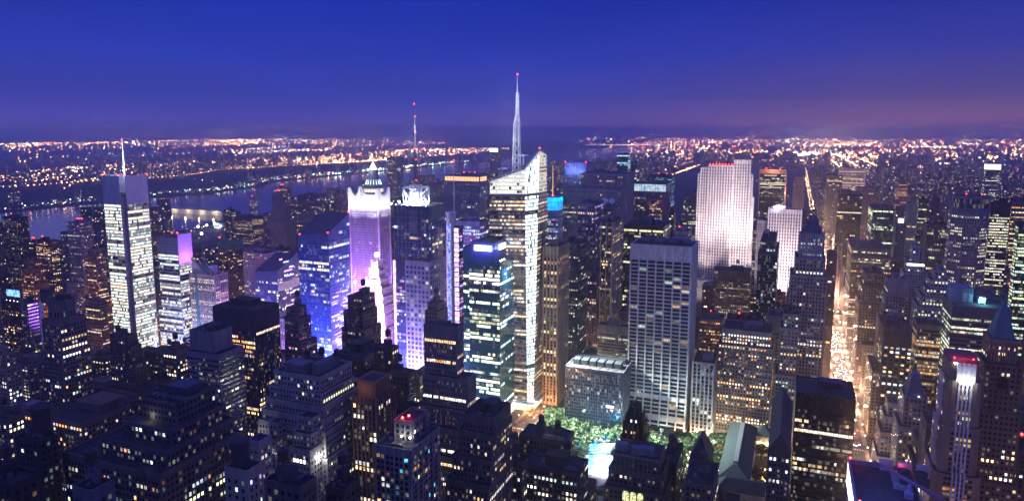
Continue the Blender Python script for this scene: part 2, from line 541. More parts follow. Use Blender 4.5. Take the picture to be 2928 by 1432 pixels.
def roof_gear(b, x0, x1, y0, y1, z, kind='mech', beac=0):
    w_, d_ = x1 - x0, y1 - y0
    rn = b.rnd
    if min(w_, d_) < 7: return
    wm = wallmat(tuple(c * .8 for c in b.st['wall']), b.st['rough'])
    m = MB()
    bw, bd = w_ * rn.uniform(.3, .5), d_ * rn.uniform(.35, .55)
    bx, by = x0 + w_ * .12 + rn.random() * (w_ * .76 - bw), y0 + d_ * .18 + rn.random() * (d_ * .7 - bd)
    h = rn.uniform(3.5, 6.5)
    m.box(bx, bx + bw, by, by + bd, z, z + h)
    m.box(bx - .2, bx + bw + .2, by - .2, by + bd + .2, z + h, z + h + .4)
    rp = getattr(b, 'roof', None) or b.root
    m.build('penthouse', wm, rp, b.org)
    for _ in range(rn.randint(2, 5)):
        s = rn.uniform(1.2, 3.0); x, y = rn.uniform(x0 + 2, x1 - 2 - s), rn.uniform(y0 + 2, y1 - 2 - s)
        if bx - s < x < bx + bw and by - s < y < by + bd: continue
        hv = MB(); hv.box(x, x + s, y, y + s * rn.uniform(.7, 1.6), z, z + rn.uniform(1, 2.4))
        hv.build('roof_unit', mat('roof_metal', (.09, .10, .12), .6, .3), rp, b.org)
    if kind == 'tank':
        x, y = rn.uniform(x0 + 4, x1 - 4) if w_ > 9 else (x0 + x1) / 2, rn.uniform(y0 + 4, y1 - 4) if d_ > 9 else (y0 + y1) / 2
        zt = z + (h + .4 if bx - 2 < x < bx + bw + 2 and by - 2 < y < by + bd + 2 else 0)
        if zt > z: x, y = min(max(x, bx + 2), bx + bw - 2), min(max(y, by + 2), by + bd - 2)
        water_tank(b, x, y, zt)
    for q in range(beac):
        beacon(b, (bx + bw * (.1 + .8 * q / max(1, beac - 1 or 1)), by + bd * .2, z + h + .4))


def clutter(b, x0, x1, y0, y1, z, n=9):
    """the small things of a near roof: fans, ducts, hatches, vent pipes, a ladder rail"""
    rn = b.rnd; rp = getattr(b, 'roof', None) or b.root
    if x1 - x0 < 8 or y1 - y0 < 8: return
    duct = mat('duct_metal', (.20, .21, .23), .5, .4, noise=.25, scale=.8)
    for _ in range(n):
        x, y = rn.uniform(x0 + 1.5, x1 - 3.5), rn.uniform(y0 + 1.5, y1 - 3.5)
        m = MB(); k = rn.randrange(4)
        if k == 0:
            m.cyl((x, y), rn.uniform(.6, 1.2), z, z + rn.uniform(.8, 1.6), 10); m.build('roof_fan', duct, rp, b.org)
        elif k == 1:
            L = rn.uniform(3, min(11, x1 - x0 - 4)); xx = min(x, x1 - 1 - L)
            m.box(xx, xx + L, y, y + .7, z + .3, z + 1.0, 0, True); m.box(xx, xx + .7, y + .7, min(y + 3.5, y1 - .6), z + .3, z + 1.0, 0, True); m.build('roof_duct', duct, rp, b.org)
        elif k == 2:
            m.tube((x, y, z), (x, y, z + rn.uniform(1.5, 3.5)), .18, 6); m.build('vent_pipe', mat('pipe_dark', (.06, .06, .065), .7), rp, b.org)
        else:
            m.box(x, x + 2.0, y, y + 1.6, z, z + 2.2); m.build('roof_hatch', wallmat((.13, .12, .12)), rp, b.org)
    m = MB(); q = [(x0 + .3, y0 + .3), (x1 - .3, y0 + .3), (x1 - .3, y1 - .3), (x0 + .3, y1 - .3)]
    for i in range(4):
        a, c = q[i], q[(i + 1) % 4]
        m.tube((*a, z + 1.9), (*c, z + 1.9), .05, 4)
        for t in np.linspace(0, 1, 6)[:-1]: m.tube((a[0] + (c[0] - a[0]) * t, a[1] + (c[1] - a[1]) * t, z), (a[0] + (c[0] - a[0]) * t, a[1] + (c[1] - a[1]) * t, z + 1.9), .05, 4)
    m.build('roof_railing', mat('metal_dark'), rp, b.org)


def place(xl, xc, xr, yt, D, side='A', dep=None):
    """the box whose near top corner shows at (xc,yt) and whose left and right faces end at columns xl and xr -> x0,x1,y0,y1,z"""
    c = at(xc, yt, D)
    if side == 'A':
        w_ = slide(c, (-1, 0, 0), xl)
        d_ = dep if dep else slide(c, (0, 1, 0), xr)
        d_ = min(max(d_, 10), 90)
        return c[0] - w_, c[0], c[1], c[1] + d_, c[2]
    w_ = slide(c, (1, 0, 0), xr)
    d_ = dep if dep else slide(c, (0, 1, 0), xl)
    d_ = min(max(d_, 10), 90)
    return c[0], c[0] + w_, c[1], c[1] + d_, c[2]


def B(name, label, xl, xc, xr, yt, yb, D, sty='stone', side='A', dep=None, tiers=(), cat='skyscraper', gear=True, beac=0, short=None, wparts=None, crown=None, group=None, **ov):
    """a whole building from where its roofline stands. tiers: (metres below the top, grow west, east, south, north) of each lower, wider stage"""
    st = style(sty, **ov)
    x0, x1, y0, y1, z = place(xl, xc, xr, yt, D, side, dep)
    b = tower(name, label, cat, wparts, group, ((x0 + x1) / 2, (y0 + y1) / 2), st)
    b.x0, b.x1, b.y0, b.y1, b.z, b.D = x0, x1, y0, y1, z, D
    zlo = max(0.0, at(xc, min(yb + 220, 1700), D)[2])
    zz, g = z, [x0, x1, y0, y1]
    T = [(0, 0, 0, 0, 0)] + list(tiers)
    for i, (drop, gw, ge, gs, gn) in enumerate(T):
        g = [g[0] - gw, g[1] + ge, g[2] - gs, g[3] + gn]
        ztop = z - drop
        zbot = z - T[i + 1][0] if i + 1 < len(T) else 0.0
        zbot = max(0.0, zbot)
        s2 = st if i == 0 else dict(st, top=1.2)
        if i + 1 < len(T): s2 = dict(s2, base=.6)
        if ztop - zbot < 1.0: continue
        tier(b, rect(*g, zbot), rect(*g, ztop), s2, 'tower_shaft' if len(T) == 1 else 'setback_tier', z_lo=zlo)
    FOOT.append((g[0], g[1], g[2], g[3]))
    if gear: roof_gear(b, x0 + 1, x1 - 1, y0 + 1, y1 - 1, z - 1.1, st['gear'], beac)
    if D < 640 and crown is None or D < 640 and not gear and crown.__name__ in ('tank_drum', 'drum', 'blank_top', 'arches', 'flats_top', 'tank_house'): clutter(b, x0 + 1, x1 - 1, y0 + 1, y1 - 1, z - 1.08, 8 if D < 450 else 5)
    if crown: crown(b)
    finish(b, D)
    HEROES.append((xl, xr, yb, D)); BLOCKS.append((xl, xr, yt, yb, D))
    if short: INFO.append((short, (xl + xr) / 2, yt, yb, D))
    return b
# ------------------------------------------------------------------ the towers of the west side
M_STEEL = mat('steel_white', (.75, .77, .8), .4, .2)
M_DARK = mat('metal_dark', (.08, .08, .09), .5, .6)
M_ROOF = mat('roof_tar', (.05, .05, .06), .9, noise=.5, scale=.5)


def lattice(m, x, y, z0, z1, r0, r1, n, t=.22, mi=0):
    """square lattice mast: four legs, rings and crossed braces"""
    cor = [(-1, -1), (1, -1), (1, 1), (-1, 1)]
    P = lambda q, k: (x + cor[q % 4][0] * (r0 + (r1 - r0) * k / n), y + cor[q % 4][1] * (r0 + (r1 - r0) * k / n), z0 + (z1 - z0) * k / n)
    for q in range(4):
        m.tube(P(q, 0), P(q, n), t, 4, mi)
        for k in range(n + 1):
            m.tube(P(q, k), P(q + 1, k), t * .6, 4, mi)
            if k < n:
                m.tube(P(q, k), P(q + 1, k + 1), t * .55, 4, mi)
                if n != 6: m.tube(P(q + 1, k), P(q, k + 1), t * .55, 4, mi)


def light(name, kind, p, power, col, b=None, target=None, size=60, blend=.5, rad=.5, sx_=10, sy_=2):
    d = bpy.data.lights.new(name, kind)
    d.energy = power; d.color = col
    if kind == 'SPOT': d.spot_size = math.radians(size); d.spot_blend = blend; d.shadow_soft_size = rad
    elif kind == 'POINT': d.shadow_soft_size = rad
    else: d.shape = 'RECTANGLE'; d.size, d.size_y = sx_, sy_
    o = bpy.data.objects.new(name, d); COL.objects.link(o)
    org = np.array([0, 0, 0]) if b is None else b.org
    if b is not None: o.parent = b.root
    o.location = tuple(np.asarray(p) - org)
    if target is not None:
        v = Vector(tuple(np.asarray(target, float) - np.asarray(p, float)))
        o.rotation_euler = v.to_track_quat('-Z', 'Y').to_euler()
    return o


def fixture(b, p, s=.8, col=(1, .9, .85), e=30):
    m = MB(); m.box(p[0] - s, p[0] + s, p[1] - s, p[1] + s, p[2] - s * .6, p[2], 0); m.ball((p[0], p[1], p[2] + s * .7), s, 8, 1)
    m.build('floodlight', [M_DARK, glow('flood_%d_%d_%d' % tuple(int(c * 9) for c in col), col, e)], b.root, b.org)


# --- the newspaper tower: cross plan with notched corners, clear screens above the roof, thin mast
def newspaper_tower():
    x0, x1, y0, y1, z = place(288, 352, 432, 566, 860)
    st = style('curtain', wall=(.30, .32, .33), rough=.4, bay=2.4, fh=4.1, fw=.97, fhf=.70, lit=.8, fl=.6, dim=.95, run=5, pal=[CREAM, WHITE, WHITE, WHITE, GREEN], lev=(1, 3), mg=.2, top=5, band=1, bh=.7, bd=.5, trim=(.62, .64, .62))
    b = tower('office_tower', 'tall brightly lit cream glass tower with see-through screens and a thin white mast', 'skyscraper', 100, None, ((x0 + x1) / 2, (y0 + y1) / 2), st)
    n = 4.6
    core = [(x0 + n, y0 + n), (x1 - n, y0 + n), (x1 - n, y1 - n), (x0 + n, y1 - n)]
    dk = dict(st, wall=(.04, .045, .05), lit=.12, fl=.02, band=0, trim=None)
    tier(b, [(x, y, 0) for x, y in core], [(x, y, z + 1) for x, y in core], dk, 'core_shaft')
    arms = [(x0 + n, x1 - n, y0, y0 + n), (x0 + n, x1 - n, y1 - n, y1), (x0, x0 + n, y0 + n, y1 - n), (x1 - n, x1, y0 + n, y1 - n)]
    sts = dict(st, top=3.5)
    for q, a in enumerate(arms):
        f = {0: sts} if q == 0 else {1: sts} if q == 3 else {}
        ff = {i: f.get(i) for i in range(4)}
        a = (a[0] + .05, a[1] - .05, a[2], a[3])
        tier(b, rect(*a, 0), rect(*a, z), st, 'facade_bay', faces=ff)
    scr = mat('ceramic_screen', (.55, .60, .66), .5, noise=.2)
    zs = at(352, 566 - 62, 860)[2]
    m = MB()
    m.box(x0 + n, x1 - n, y0 - .4, y0, z - 9, zs, bottom=True); m.build('south_screen', scr, b.root, b.org)
    m = MB(); m.box(x1, x1 + .4, y0 + n, y1 - n, z - 9, zs, bottom=True); m.build('east_screen', scr, b.root, b.org)
    m = MB(); m.box(x0 - .4, x0, y0 + n, y1 - n, z - 9, zs, bottom=True); m.build('west_screen', scr, b.root, b.org)
    m = MB()
    for i in range(9):
        zz = z + 1 + i * (zs - z - 2) / 8
        m.tube((x0 + n, y0 + .2, zz), (x1 - n, y0 + .2, zz), .15, 4); m.tube((x1 - .2, y0 + n, zz), (x1 - .2, y1 - n, zz), .15, 4)
    for xx in np.linspace(x0 + n, x1 - n, 6): m.tube((xx, y0 + .3, z), (xx, y0 + .3, zs), .2, 4)
    for yy in np.linspace(y0 + n, y1 - n, 7): m.tube((x1 - .3, yy, z), (x1 - .3, yy, zs), .2, 4)
    m.build('screen_rods', M_STEEL, b.root, b.org)
    roof_gear(b, x0 + n, x1 - n, y0 + n, y1 - n, z + 1, 'mech')
    # mast
    cx_, cy_ = (x0 + x1) / 2, (y0 + y1) / 2
    p = at(354, 510, depth((cx_, cy_, z))); zt = at(345, 401, depth((cx_, cy_, z)))[2]
    m = MB(); m.tube((cx_, cy_, z + 1), (cx_, cy_, zs + 20), 1.3, 8, r1=1.0); m.tube((cx_, cy_, zs + 20), (cx_, cy_, zt), 1.0, 8, r1=.4)
    for f in (.1, .35, .6, .85): light('mast_flood', 'POINT', (cx_ + 5, cy_ - 9, zs + (zt - zs) * f), 5e3, (.9, .93, 1), b, rad=.6)
    m.build('mast', M_STEEL, b.root, b.org)
    beacon(b, (cx_, cy_, zt), .7)
    for q, (xx, yy) in enumerate([(x0 + n, y0), (x1 - n, y0), (x1, y1 - n), (x1, y0 + n)]): beacon(b, (xx, yy, zs), .7)
    # zig-zag stair lights in the notch at the near corner
    m = MB()
    for k in range(30):
        za = z - 8 - k * 5.5
        if za < 10: break
        m.tube((x1 - n + .3, y0 + 1 + (k % 2) * 5, za), (x1 - n + .3, y0 + 1 + ((k + 1) % 2) * 5, za - 5.5), .22, 4)
    m.build('stair', M_STEEL, b.root, b.org)
    finish(b, 860)
    FOOT.append((x0, x1, y0, y1)); HEROES.append((288, 448, 1010, 860)); INFO.append(('cream mast tower', 352, 500, 1010, 860))
    return b


newspaper_tower()


def purple_top_crown(b):
    # violet lit blank screen on the east side at the top, real panel with its own wash of light
    m = MB(); m.box(b.x1 + .05, b.x1 + .5, b.y0, b.y1, b.z - 38, b.z + 4, bottom=True)
    m.build('east_screen', mat('screen_panel', (.55, .5, .62), .6), b.root, b.org)
    for k in (.2, .8):
        light('violet_wash', 'SPOT', (b.x1 + 18, b.y0 + (b.y1 - b.y0) * k, b.z - 46), 1.3e5, (.36, .12, 1), b, (b.x1, b.y0 + (b.y1 - b.y0) * k, b.z - 14), 80, .8)


B('office_tower', 'pale glass office tower whose east side glows violet at the top', 448, 507, 546, 680, 1000, 930, 'curtain', tiers=[(96, 6, 0, 0, 0)], wall=(.25, .28, .33), lit=.45, fl=.40, pal=[COOL, WHITE, WHITE, CREAM], bay=2.6, run=4, lev=(1, 3), band=1, bh=.5, bd=.3, trim=(.5, .55, .62), top=24,
  beac=2, crown=purple_top_crown, short='violet-topped glass tower')


def curved_hotel(b):
    # stepped curved fins over the roof
    m = MB()
    w_ = b.x1 - b.x0
    for k in range(4):
        xa = b.x0 + w_ * (.05 + .16 * k); pts = []
        for q in range(9):
            t = q / 8
            pts.append((xa + t * w_ * (.62 - .1 * k), b.z + (20 - 4.5 * k) * (1 - t) ** 1.7 + 1.0))
        y = b.y0 + 3 + k * 5
        for (xa_, za_), (xb_, zb_) in zip(pts[:-1], pts[1:]):
            m.loft([(xa_, y, b.z - 1), (xb_, y, b.z - 1), (xb_, y + 2.2, b.z - 1), (xa_, y + 2.2, b.z - 1)], [(xa_, y, za_), (xb_, y, zb_), (xb_, y + 2.2, zb_), (xa_, y + 2.2, za_)])
    m.build('curved_fin', wallmat((.55, .52, .48)), b.root, b.org)
    for dx in (8, 11):
        m = MB(); m.tube((b.x0 + dx, b.y1 - 6, b.z), (b.x0 + dx, b.y1 - 6, b.z + 36), .35, 6, r1=.15); m.build('antenna_mast', M_STEEL, b.root, b.org)
    m = MB(); m.box(b.x1 - 13, b.x1 - 5, b.y0 + 4, b.y0 + 12, b.z - 1, b.z + 11); m.build('penthouse', wallmat((.5, .4, .55)), b.root, b.org)
    m = MB(); m.box(b.x0 + 9, b.x0 + 14, b.y0 - .6, b.y0, 0, b.z - .5); m.build('teal_strip', wallmat((.08, .18, .2), .4), b.root, b.org)
    light('violet_wash', 'SPOT', (b.x1 + 24, b.y0 + 10, b.z - 75), 1.3e5, (.6, .12, 1), b, (b.x1, b.y0 + 14, b.z - 20), 70, .8)


B('hotel_tower', 'beige hotel tower with curved fins on top and two thin antennas', 541, 612, 650, 787, 925, 905, 'vert', wall=(.34, .31, .27), bay=3.0, fh=3.3, fw=.42, fhf=.6, lit=.34, fl=0, pal=[YELLOW, CREAM, WARM], lev=(2, 3), gear='mech', crown=curved_hotel, cat='hotel', short='beige fin-topped hotel')


def teal_top(b):
    m = MB(); m.box(b.x0 - .2, b.x1 + .2, b.y0 - .2, b.y0 + .2, b.z - 2, b.z + 16, bottom=True); m.box(b.x1 - .1, b.x1 + .25, b.y0 + .2, b.y1, b.z - 2, b.z + 16, bottom=True)
    m.build('roof_screen', mat('teal_glass', (.05, .22, .22), .3, noise=.3), b.root, b.org)
    beacon(b, (b.x0 + 3, b.y0 + 3, b.z + 16), 1.2)


B('apartment_tower', 'dark apartment tower with a teal glass screen round its roof', 622, 676, 697, 712, 885, 1180, 'apt', wall=(.07, .05, .055), lit=.10, crown=teal_top, cat='apartment block', short='teal-topped tower')

B('apartment_tower', 'plain black glass tower at the far left edge beside the river', 6, 50, 80, 622, 850, 1300, 'black', lit=.03, fl=0, run=1, cat='apartment block', beac=1, short='black riverside tower')
B('apartment_tower', 'orange lit brown brick tower with a small stepped top, before black riverside tower', 68, 93, 120, 746, 850, 1010, 'brick', tiers=[(12, 2, 2, 2, 2), (34, 2, 2, 2, 2)], wall=(.24, .14, .09), lit=.30, pal=[WARM, AMBER, CREAM], lev=(2, 3), cat='apartment block', short='orange brick tower')
B('apartment_tower', 'dark slab of flats speckled with small amber windows, right of orange brick tower', 100, 142, 168, 688, 845, 1190, 'apt', wall=(.07, .055, .055), beac=1, cat='apartment block', short='speckled dark slab')
B('apartment_tower', 'brown block with red roof lights half hidden by the speckled dark slab', 81, 98, 112, 690, 800, 1260, 'apt', wall=(.10, .06, .055), lit=.22, beac=2, cat='apartment block')
B('apartment_tower', 'pale apartment tower with balcony bands and red roof lights', 190, 225, 264, 636, 850, 1250, 'aptpale', band=1, bh=.7, bd=1.0, beac=3, lit=.2, wall=(.36, .33, .40), cat='apartment block', short='pale banded flats')
B('apartment_tower', 'pinkish balconied block lower and in front of the pale banded flats', 190, 214, 240, 810, 905, 960, 'aptpale', wall=(.34, .24, .24), band=1, bh=1.0, bd=.8, lit=.2, pal=[WARM, CREAM, COOL], cat='apartment block', short='pinkish balconied block')
B('office_tower', 'stepped brown tower tucked against the left side of the cream mast tower', 250, 272, 291, 712, 905, 1020, 'band', tiers=[(16, 3, 3, 3, 3), (75, 4, 4, 4, 4)], wall=(.20, .14, .15), lit=.16, pal=[WARM, CREAM, AMBER], short='stepped brown tower')
B('office_block', 'brown block with a lit violet east side below the stepped brown tower', 243, 284, 306, 865, 925, 880, 'band', wall=(.22, .14, .17), lit=.22, fl=.2, pal=[WARM, CREAM, VIOLET], cat='building')


def led_roof(b):
    x0, x1, y = b.x0 + 8, b.x1 - 1, b.y0 + 2
    m = MB()
    m.box(x0, x1, y, y + 1.2, b.z + 4, b.z + 12, 0, True)
    for xx in (x0 + 1, x1 - 1): m.tube((xx, y + .6, b.z - 1), (xx, y + .6, b.z + 4), .3, 4)
    m.build('billboard_frame', M_DARK, b.root, b.org)
    s = MB(); s.quad((x0 + .2, y - .05, b.z + 4.3), (x1 - .2, y - .05, b.z + 4.3), (x1 - .2, y - .05, b.z + 11.7), (x0 + .2, y - .05, b.z + 11.7))
    s.build('billboard_screen', led_mat('blue_led', (.02, .18, 1), (.25, .45, 1), 1.9), b.root, b.org)
    for q in range(4): fixture(b, (x0 + 2 + q * (x1 - x0 - 4) / 3, y - 2, b.z - 0.3), .35, (1, .8, .7), 12)


def led_mat(key, c1, c2, s, scale=.6):
    if key in MATS: return MATS[key]
    m = mat(key, (.02, .02, .02), .4, emit=c1, es=s)
    t = m.node_tree; p = t.nodes['Principled BSDF']
    n = t.nodes.new('ShaderNodeTexNoise'); n.inputs['Scale'].default_value = scale; n.inputs['Detail'].default_value = 2
    g = t.nodes.new('ShaderNodeNewGeometry'); t.links.new(g.outputs['Position'], n.inputs[0])
    r = t.nodes.new('ShaderNodeValToRGB'); r.color_ramp.interpolation = 'EASE'
    r.color_ramp.elements[0].position, r.color_ramp.elements[0].color = .38, (*c1, 1)
    r.color_ramp.elements[1].position, r.color_ramp.elements[1].color = .62, (*c2, 1)
    t.links.new(n.outputs[0], r.inputs[0]); t.links.new(r.outputs[0], p.inputs['Emission Color'])
    return m


B('apartment_block', 'dark block of flats carrying a bright blue LED billboard on its roof', 2, 55, 75, 862, 965, 760, 'apt', wall=(.07, .05, .06), lit=.2, crown=led_roof, cat='apartment block', short='blue billboard block')


def white_strip(b):
    m = MB(); xm = b.x1
    m.box(xm + .02, xm + .7, b.y0 + 12, b.y0 + 17, 0, b.z + 6); m.build('white_fin', wallmat((.7, .7, .7)), b.root, b.org)
    m = MB(); m.cyl((b.x0 + 22, b.y0 + 16), 6, b.z - 1, b.z + 13, 14); m.build('roof_drum', wallmat((.06, .06, .07)), b.root, b.org)


B('office_block', 'dark banded block with one white vertical strip on its side, left foreground', 54, 76, 113, 866, 985, 730, 'band', wall=(.09, .09, .11), lit=.1, fl=0, trim=(.3, .3, .34), band=1, bh=.5, bd=.2, crown=white_strip, cat='building', short='white-strip block')

# --- Times Square towers
def slant_tower(name, label, xl, xc, xr, ya, yb_, yc, yback, D, st, short, ybot, dep=None):
    """four corners with roof heights of their own: SW, SE, NE, NW from their pixel rows"""
    x0, x1, y0, y1, _ = place(xl, xc, xr, yb_, D, 'A', dep)
    q = [(x0, y0), (x1, y0), (x1, y1), (x0, y1)]
    rows = [ya, yb_, yc, yback]
    tops = []
    for (x, y), r in zip(q, rows):
        d = ray(proj((x, y, 150))[0], r); t = depth((x, y, 0)) / d.dot(F_)
        tops.append(CAMZ + d[2] * t)
    b = tower(name, label, 'skyscraper', None, None, ((x0 + x1) / 2, (y0 + y1) / 2), st)
    lo = [(x, y, 0) for x, y in q]; hi = [(x, y, t) for (x, y), t in zip(q, tops)]
    tier(b, lo, hi, st, roof=False, parapet=0)
    m = MB(); m.quad(*[(x, y, t + .1) for x, y, t in hi]); m.build('sloped_roof', mat('slate_panel', (.05, .055, .09), .5, noise=.2), b.root, b.org)
    b.x0, b.x1, b.y0, b.y1, b.tops = x0, x1, y0, y1, tops
    FOOT.append((x0, x1, y0, y1)); HEROES.append((xl, xr, ybot, D)); INFO.append((short, xc, min(rows), ybot, D))
    return b


b = slant_tower('office_tower', 'small dark glass tower with a sloping roof and a violet east face', 727, 793, 853, 776, 775, 722, 722, 900, style('curtain', wall=(.07, .09, .2), glass='navy', lit=.12, run=3, pal=[YELLOW, CREAM, WHITE], lev=(2, 4), top=11, fl=.02, bay=2.4), 'small slope-roofed tower', 900)
for k in range(16):                                     # advertising strips on the east face
    zz = 60 + k * 6 + b.rnd.random() * 3; ya = b.y0 + 3 + b.rnd.random() * (b.y1 - b.y0) * .55; wd = b.rnd.uniform(5, 18)
    m = MB(); m.box(b.x1 + .1, b.x1 + .35, ya, min(ya + wd, b.y1 - 1), zz, zz + 2.2, 0, True)
    m.build('light_strip', glow('violet_%d' % (k % 3), [(.75, .35, 1), (1, .5, .95), (.5, .45, 1)][k % 3], 1.6), b.root, b.org)
finish(b, 900)
m = MB(); m.box(b.x1 + .05, b.x1 + .45, b.y0, b.y1, min(b.tops) - 24, min(b.tops) - 13, 0, True); m.build('cornice_panel', wallmat((.5, .48, .55)), b.root, b.org)

b = slant_tower('office_tower', 'blue glass tower with a diagonally cut roof and dark triangular panels', 851, 938, 1000, 672, 668, 608, 608, 826, style('curtain', wall=(.10, .14, .34), glass='blue', lit=.12, fl=.05, run=4, lev=(1, 3), pal=[COOL, WHITE, CREAM], top=9, bay=2.0, fh=3.9, fhf=.7), 'diagonal-roofed blue tower', 1055)  # blue of wall and panes stands in for the mirrored sky
beacon(b, (b.x1 - 1, b.y0 + 1, b.tops[1]), .8); beacon(b, (b.x0 + 2, b.y0 + 1, b.tops[0]), .8); beacon(b, (b.x1 - 1, b.y1 - 1, b.tops[2]), .8)
for k in range(46):
    zz = 6 + k * 2.6 + b.rnd.random() * 2; ya = b.y0 + b.rnd.random() * (b.y1 - b.y0) * .75; wd = b.rnd.uniform(3, 16)
    m = MB(); m.box(b.x1 + .1, b.x1 + .4, ya, min(ya + wd, b.y1 - 1), zz, zz + b.rnd.uniform(.8, 2.0), 0, True)
    m.build('light_strip', glow('violet_%d' % (k % 3), [(.75, .35, 1), (1, .5, .95), (.5, .45, 1)][k % 3], 1.6), b.root, b.org)
finish(b, 826)


def astor(b):
    """white crown with four pointed corner fins over a ribbed violet shaft"""
    x0, x1, y0, y1, z = b.x0, b.x1, b.y0, b.y1, b.z
    cw = mat('crown_white', (.85, .85, .85), .6, noise=.05, scale=.4)
    zb, zt = z - 1.5, z + 17
    m = MB()
    t = 1.0
    for (a0, a1, c0, c1) in ((x0 - t, x1 + t, y0 - t, y0 - .05), (x0 - t, x1 + t, y1 + .05, y1 + t), (x1 + .05, x1 + t, y0 - .05, y1 + .05), (x0 - t, x0 - .05, y0 - .05, y1 + .05)):
        m.box(a0, a1, c0, c1, zb, zt, 0, True)
    m.build('crown_wall', cw, b.root, b.org)
    L = 13
    for sx_, xx in ((1, x0 - t), (-1, x1 + t)):
        for sy, yy in ((1, y0 - t), (-1, y1 + t)):
            m = MB(); th = 2.2
            zp = zt + 13
            def wedge(p0, dirv, nv):
                a = np.array(p0, float); d = np.array(dirv, float); n = np.array(nv, float) * th
                prof = [(0, zt), (L, zt), (L * .45, zt + 5), (th, zp), (0, zp)]
                A = [tuple(a + d * u) + () for u, _ in prof]
                f1 = [(p[0], p[1], zz) for p, (_, zz) in zip(A, prof)]; f2 = [(p[0] + n[0], p[1] + n[1], zz) for p, (_, zz) in zip(A, prof)]
                m.poly(f1); m.poly(f2[::-1])
                for i in range(5):
                    j = (i + 1) % 5; m.quad(f1[i], f2[i], f2[j], f1[j])
            wedge((xx, yy, 0), (sx_, 0, 0), (0, sy, 0)); wedge((xx, yy + sy * th, 0), (0, sy, 0), (sx_, 0, 0))
            m.build('corner_fin', cw, b.root, b.org)
    # pink piers at the corners
    for xx, yy in ((x0 - 1.2, y0 - 1.2), (x1 - 1.2, y0 - 1.2), (x1 - 1.2, y1 - 1.2)):
        m = MB(); m.box(xx, xx + 2.4, yy, yy + 2.4, 0, zb - .1); m.build('corner_pier', wallmat((.62, .55, .55)), b.root, b.org)
    for q in range(4):
        xx = x1 + 3.0 if q % 2 else x0 + 6 + q * 9
    for p, tg in (((x0 + 8, y0 - 26, z - 22), (x0 + 14, y0, z + 10)), ((x1 - 8, y0 - 26, z - 22), (x1 - 12, y0, z + 10)), ((x1 + 26, y0 + 12, z - 22), (x1, y0 + 16, z + 10))):
        light('crown_flood', 'SPOT', p, 1.1e5, (1, .97, .95), b, tg, 80, .8)
    for kx in (.2, .8): light('violet_wash', 'SPOT', (x0 + (x1 - x0) * kx, y0 - 48, 28), 1.3e6, (.45, .2, 1), b, (x0 + (x1 - x0) * kx, y0, 95), 75, .9)
    light('violet_wash', 'SPOT', (x1 + 46, y0 + 14, 28), 1.1e6, (.4, .2, 1), b, (x1, y0 + 14, 95), 75, .9)
    light('crown_lamp', 'POINT', ((x0 + x1) / 2, (y0 + y1) / 2, z + 14), 3e4, (.9, .95, 1), b, rad=2)
    fixture(b, (x1 + 2.2, y1 + 3, z + 4), 1.2, (.75, .85, 1), 40)


B('office_tower', 'violet lit ribbed tower crowned by white walls with pointed corner fins', 999, 1082, 1113, 597, 1010, 1050, 'vert', wall=(.30, .26, .36), rough=.6, bay=1.8, lit=.015, fl=.01, pier=1, pw=.5, pd=.4, crown=astor, gear=False, short='fin-crowned violet tower', top=3)


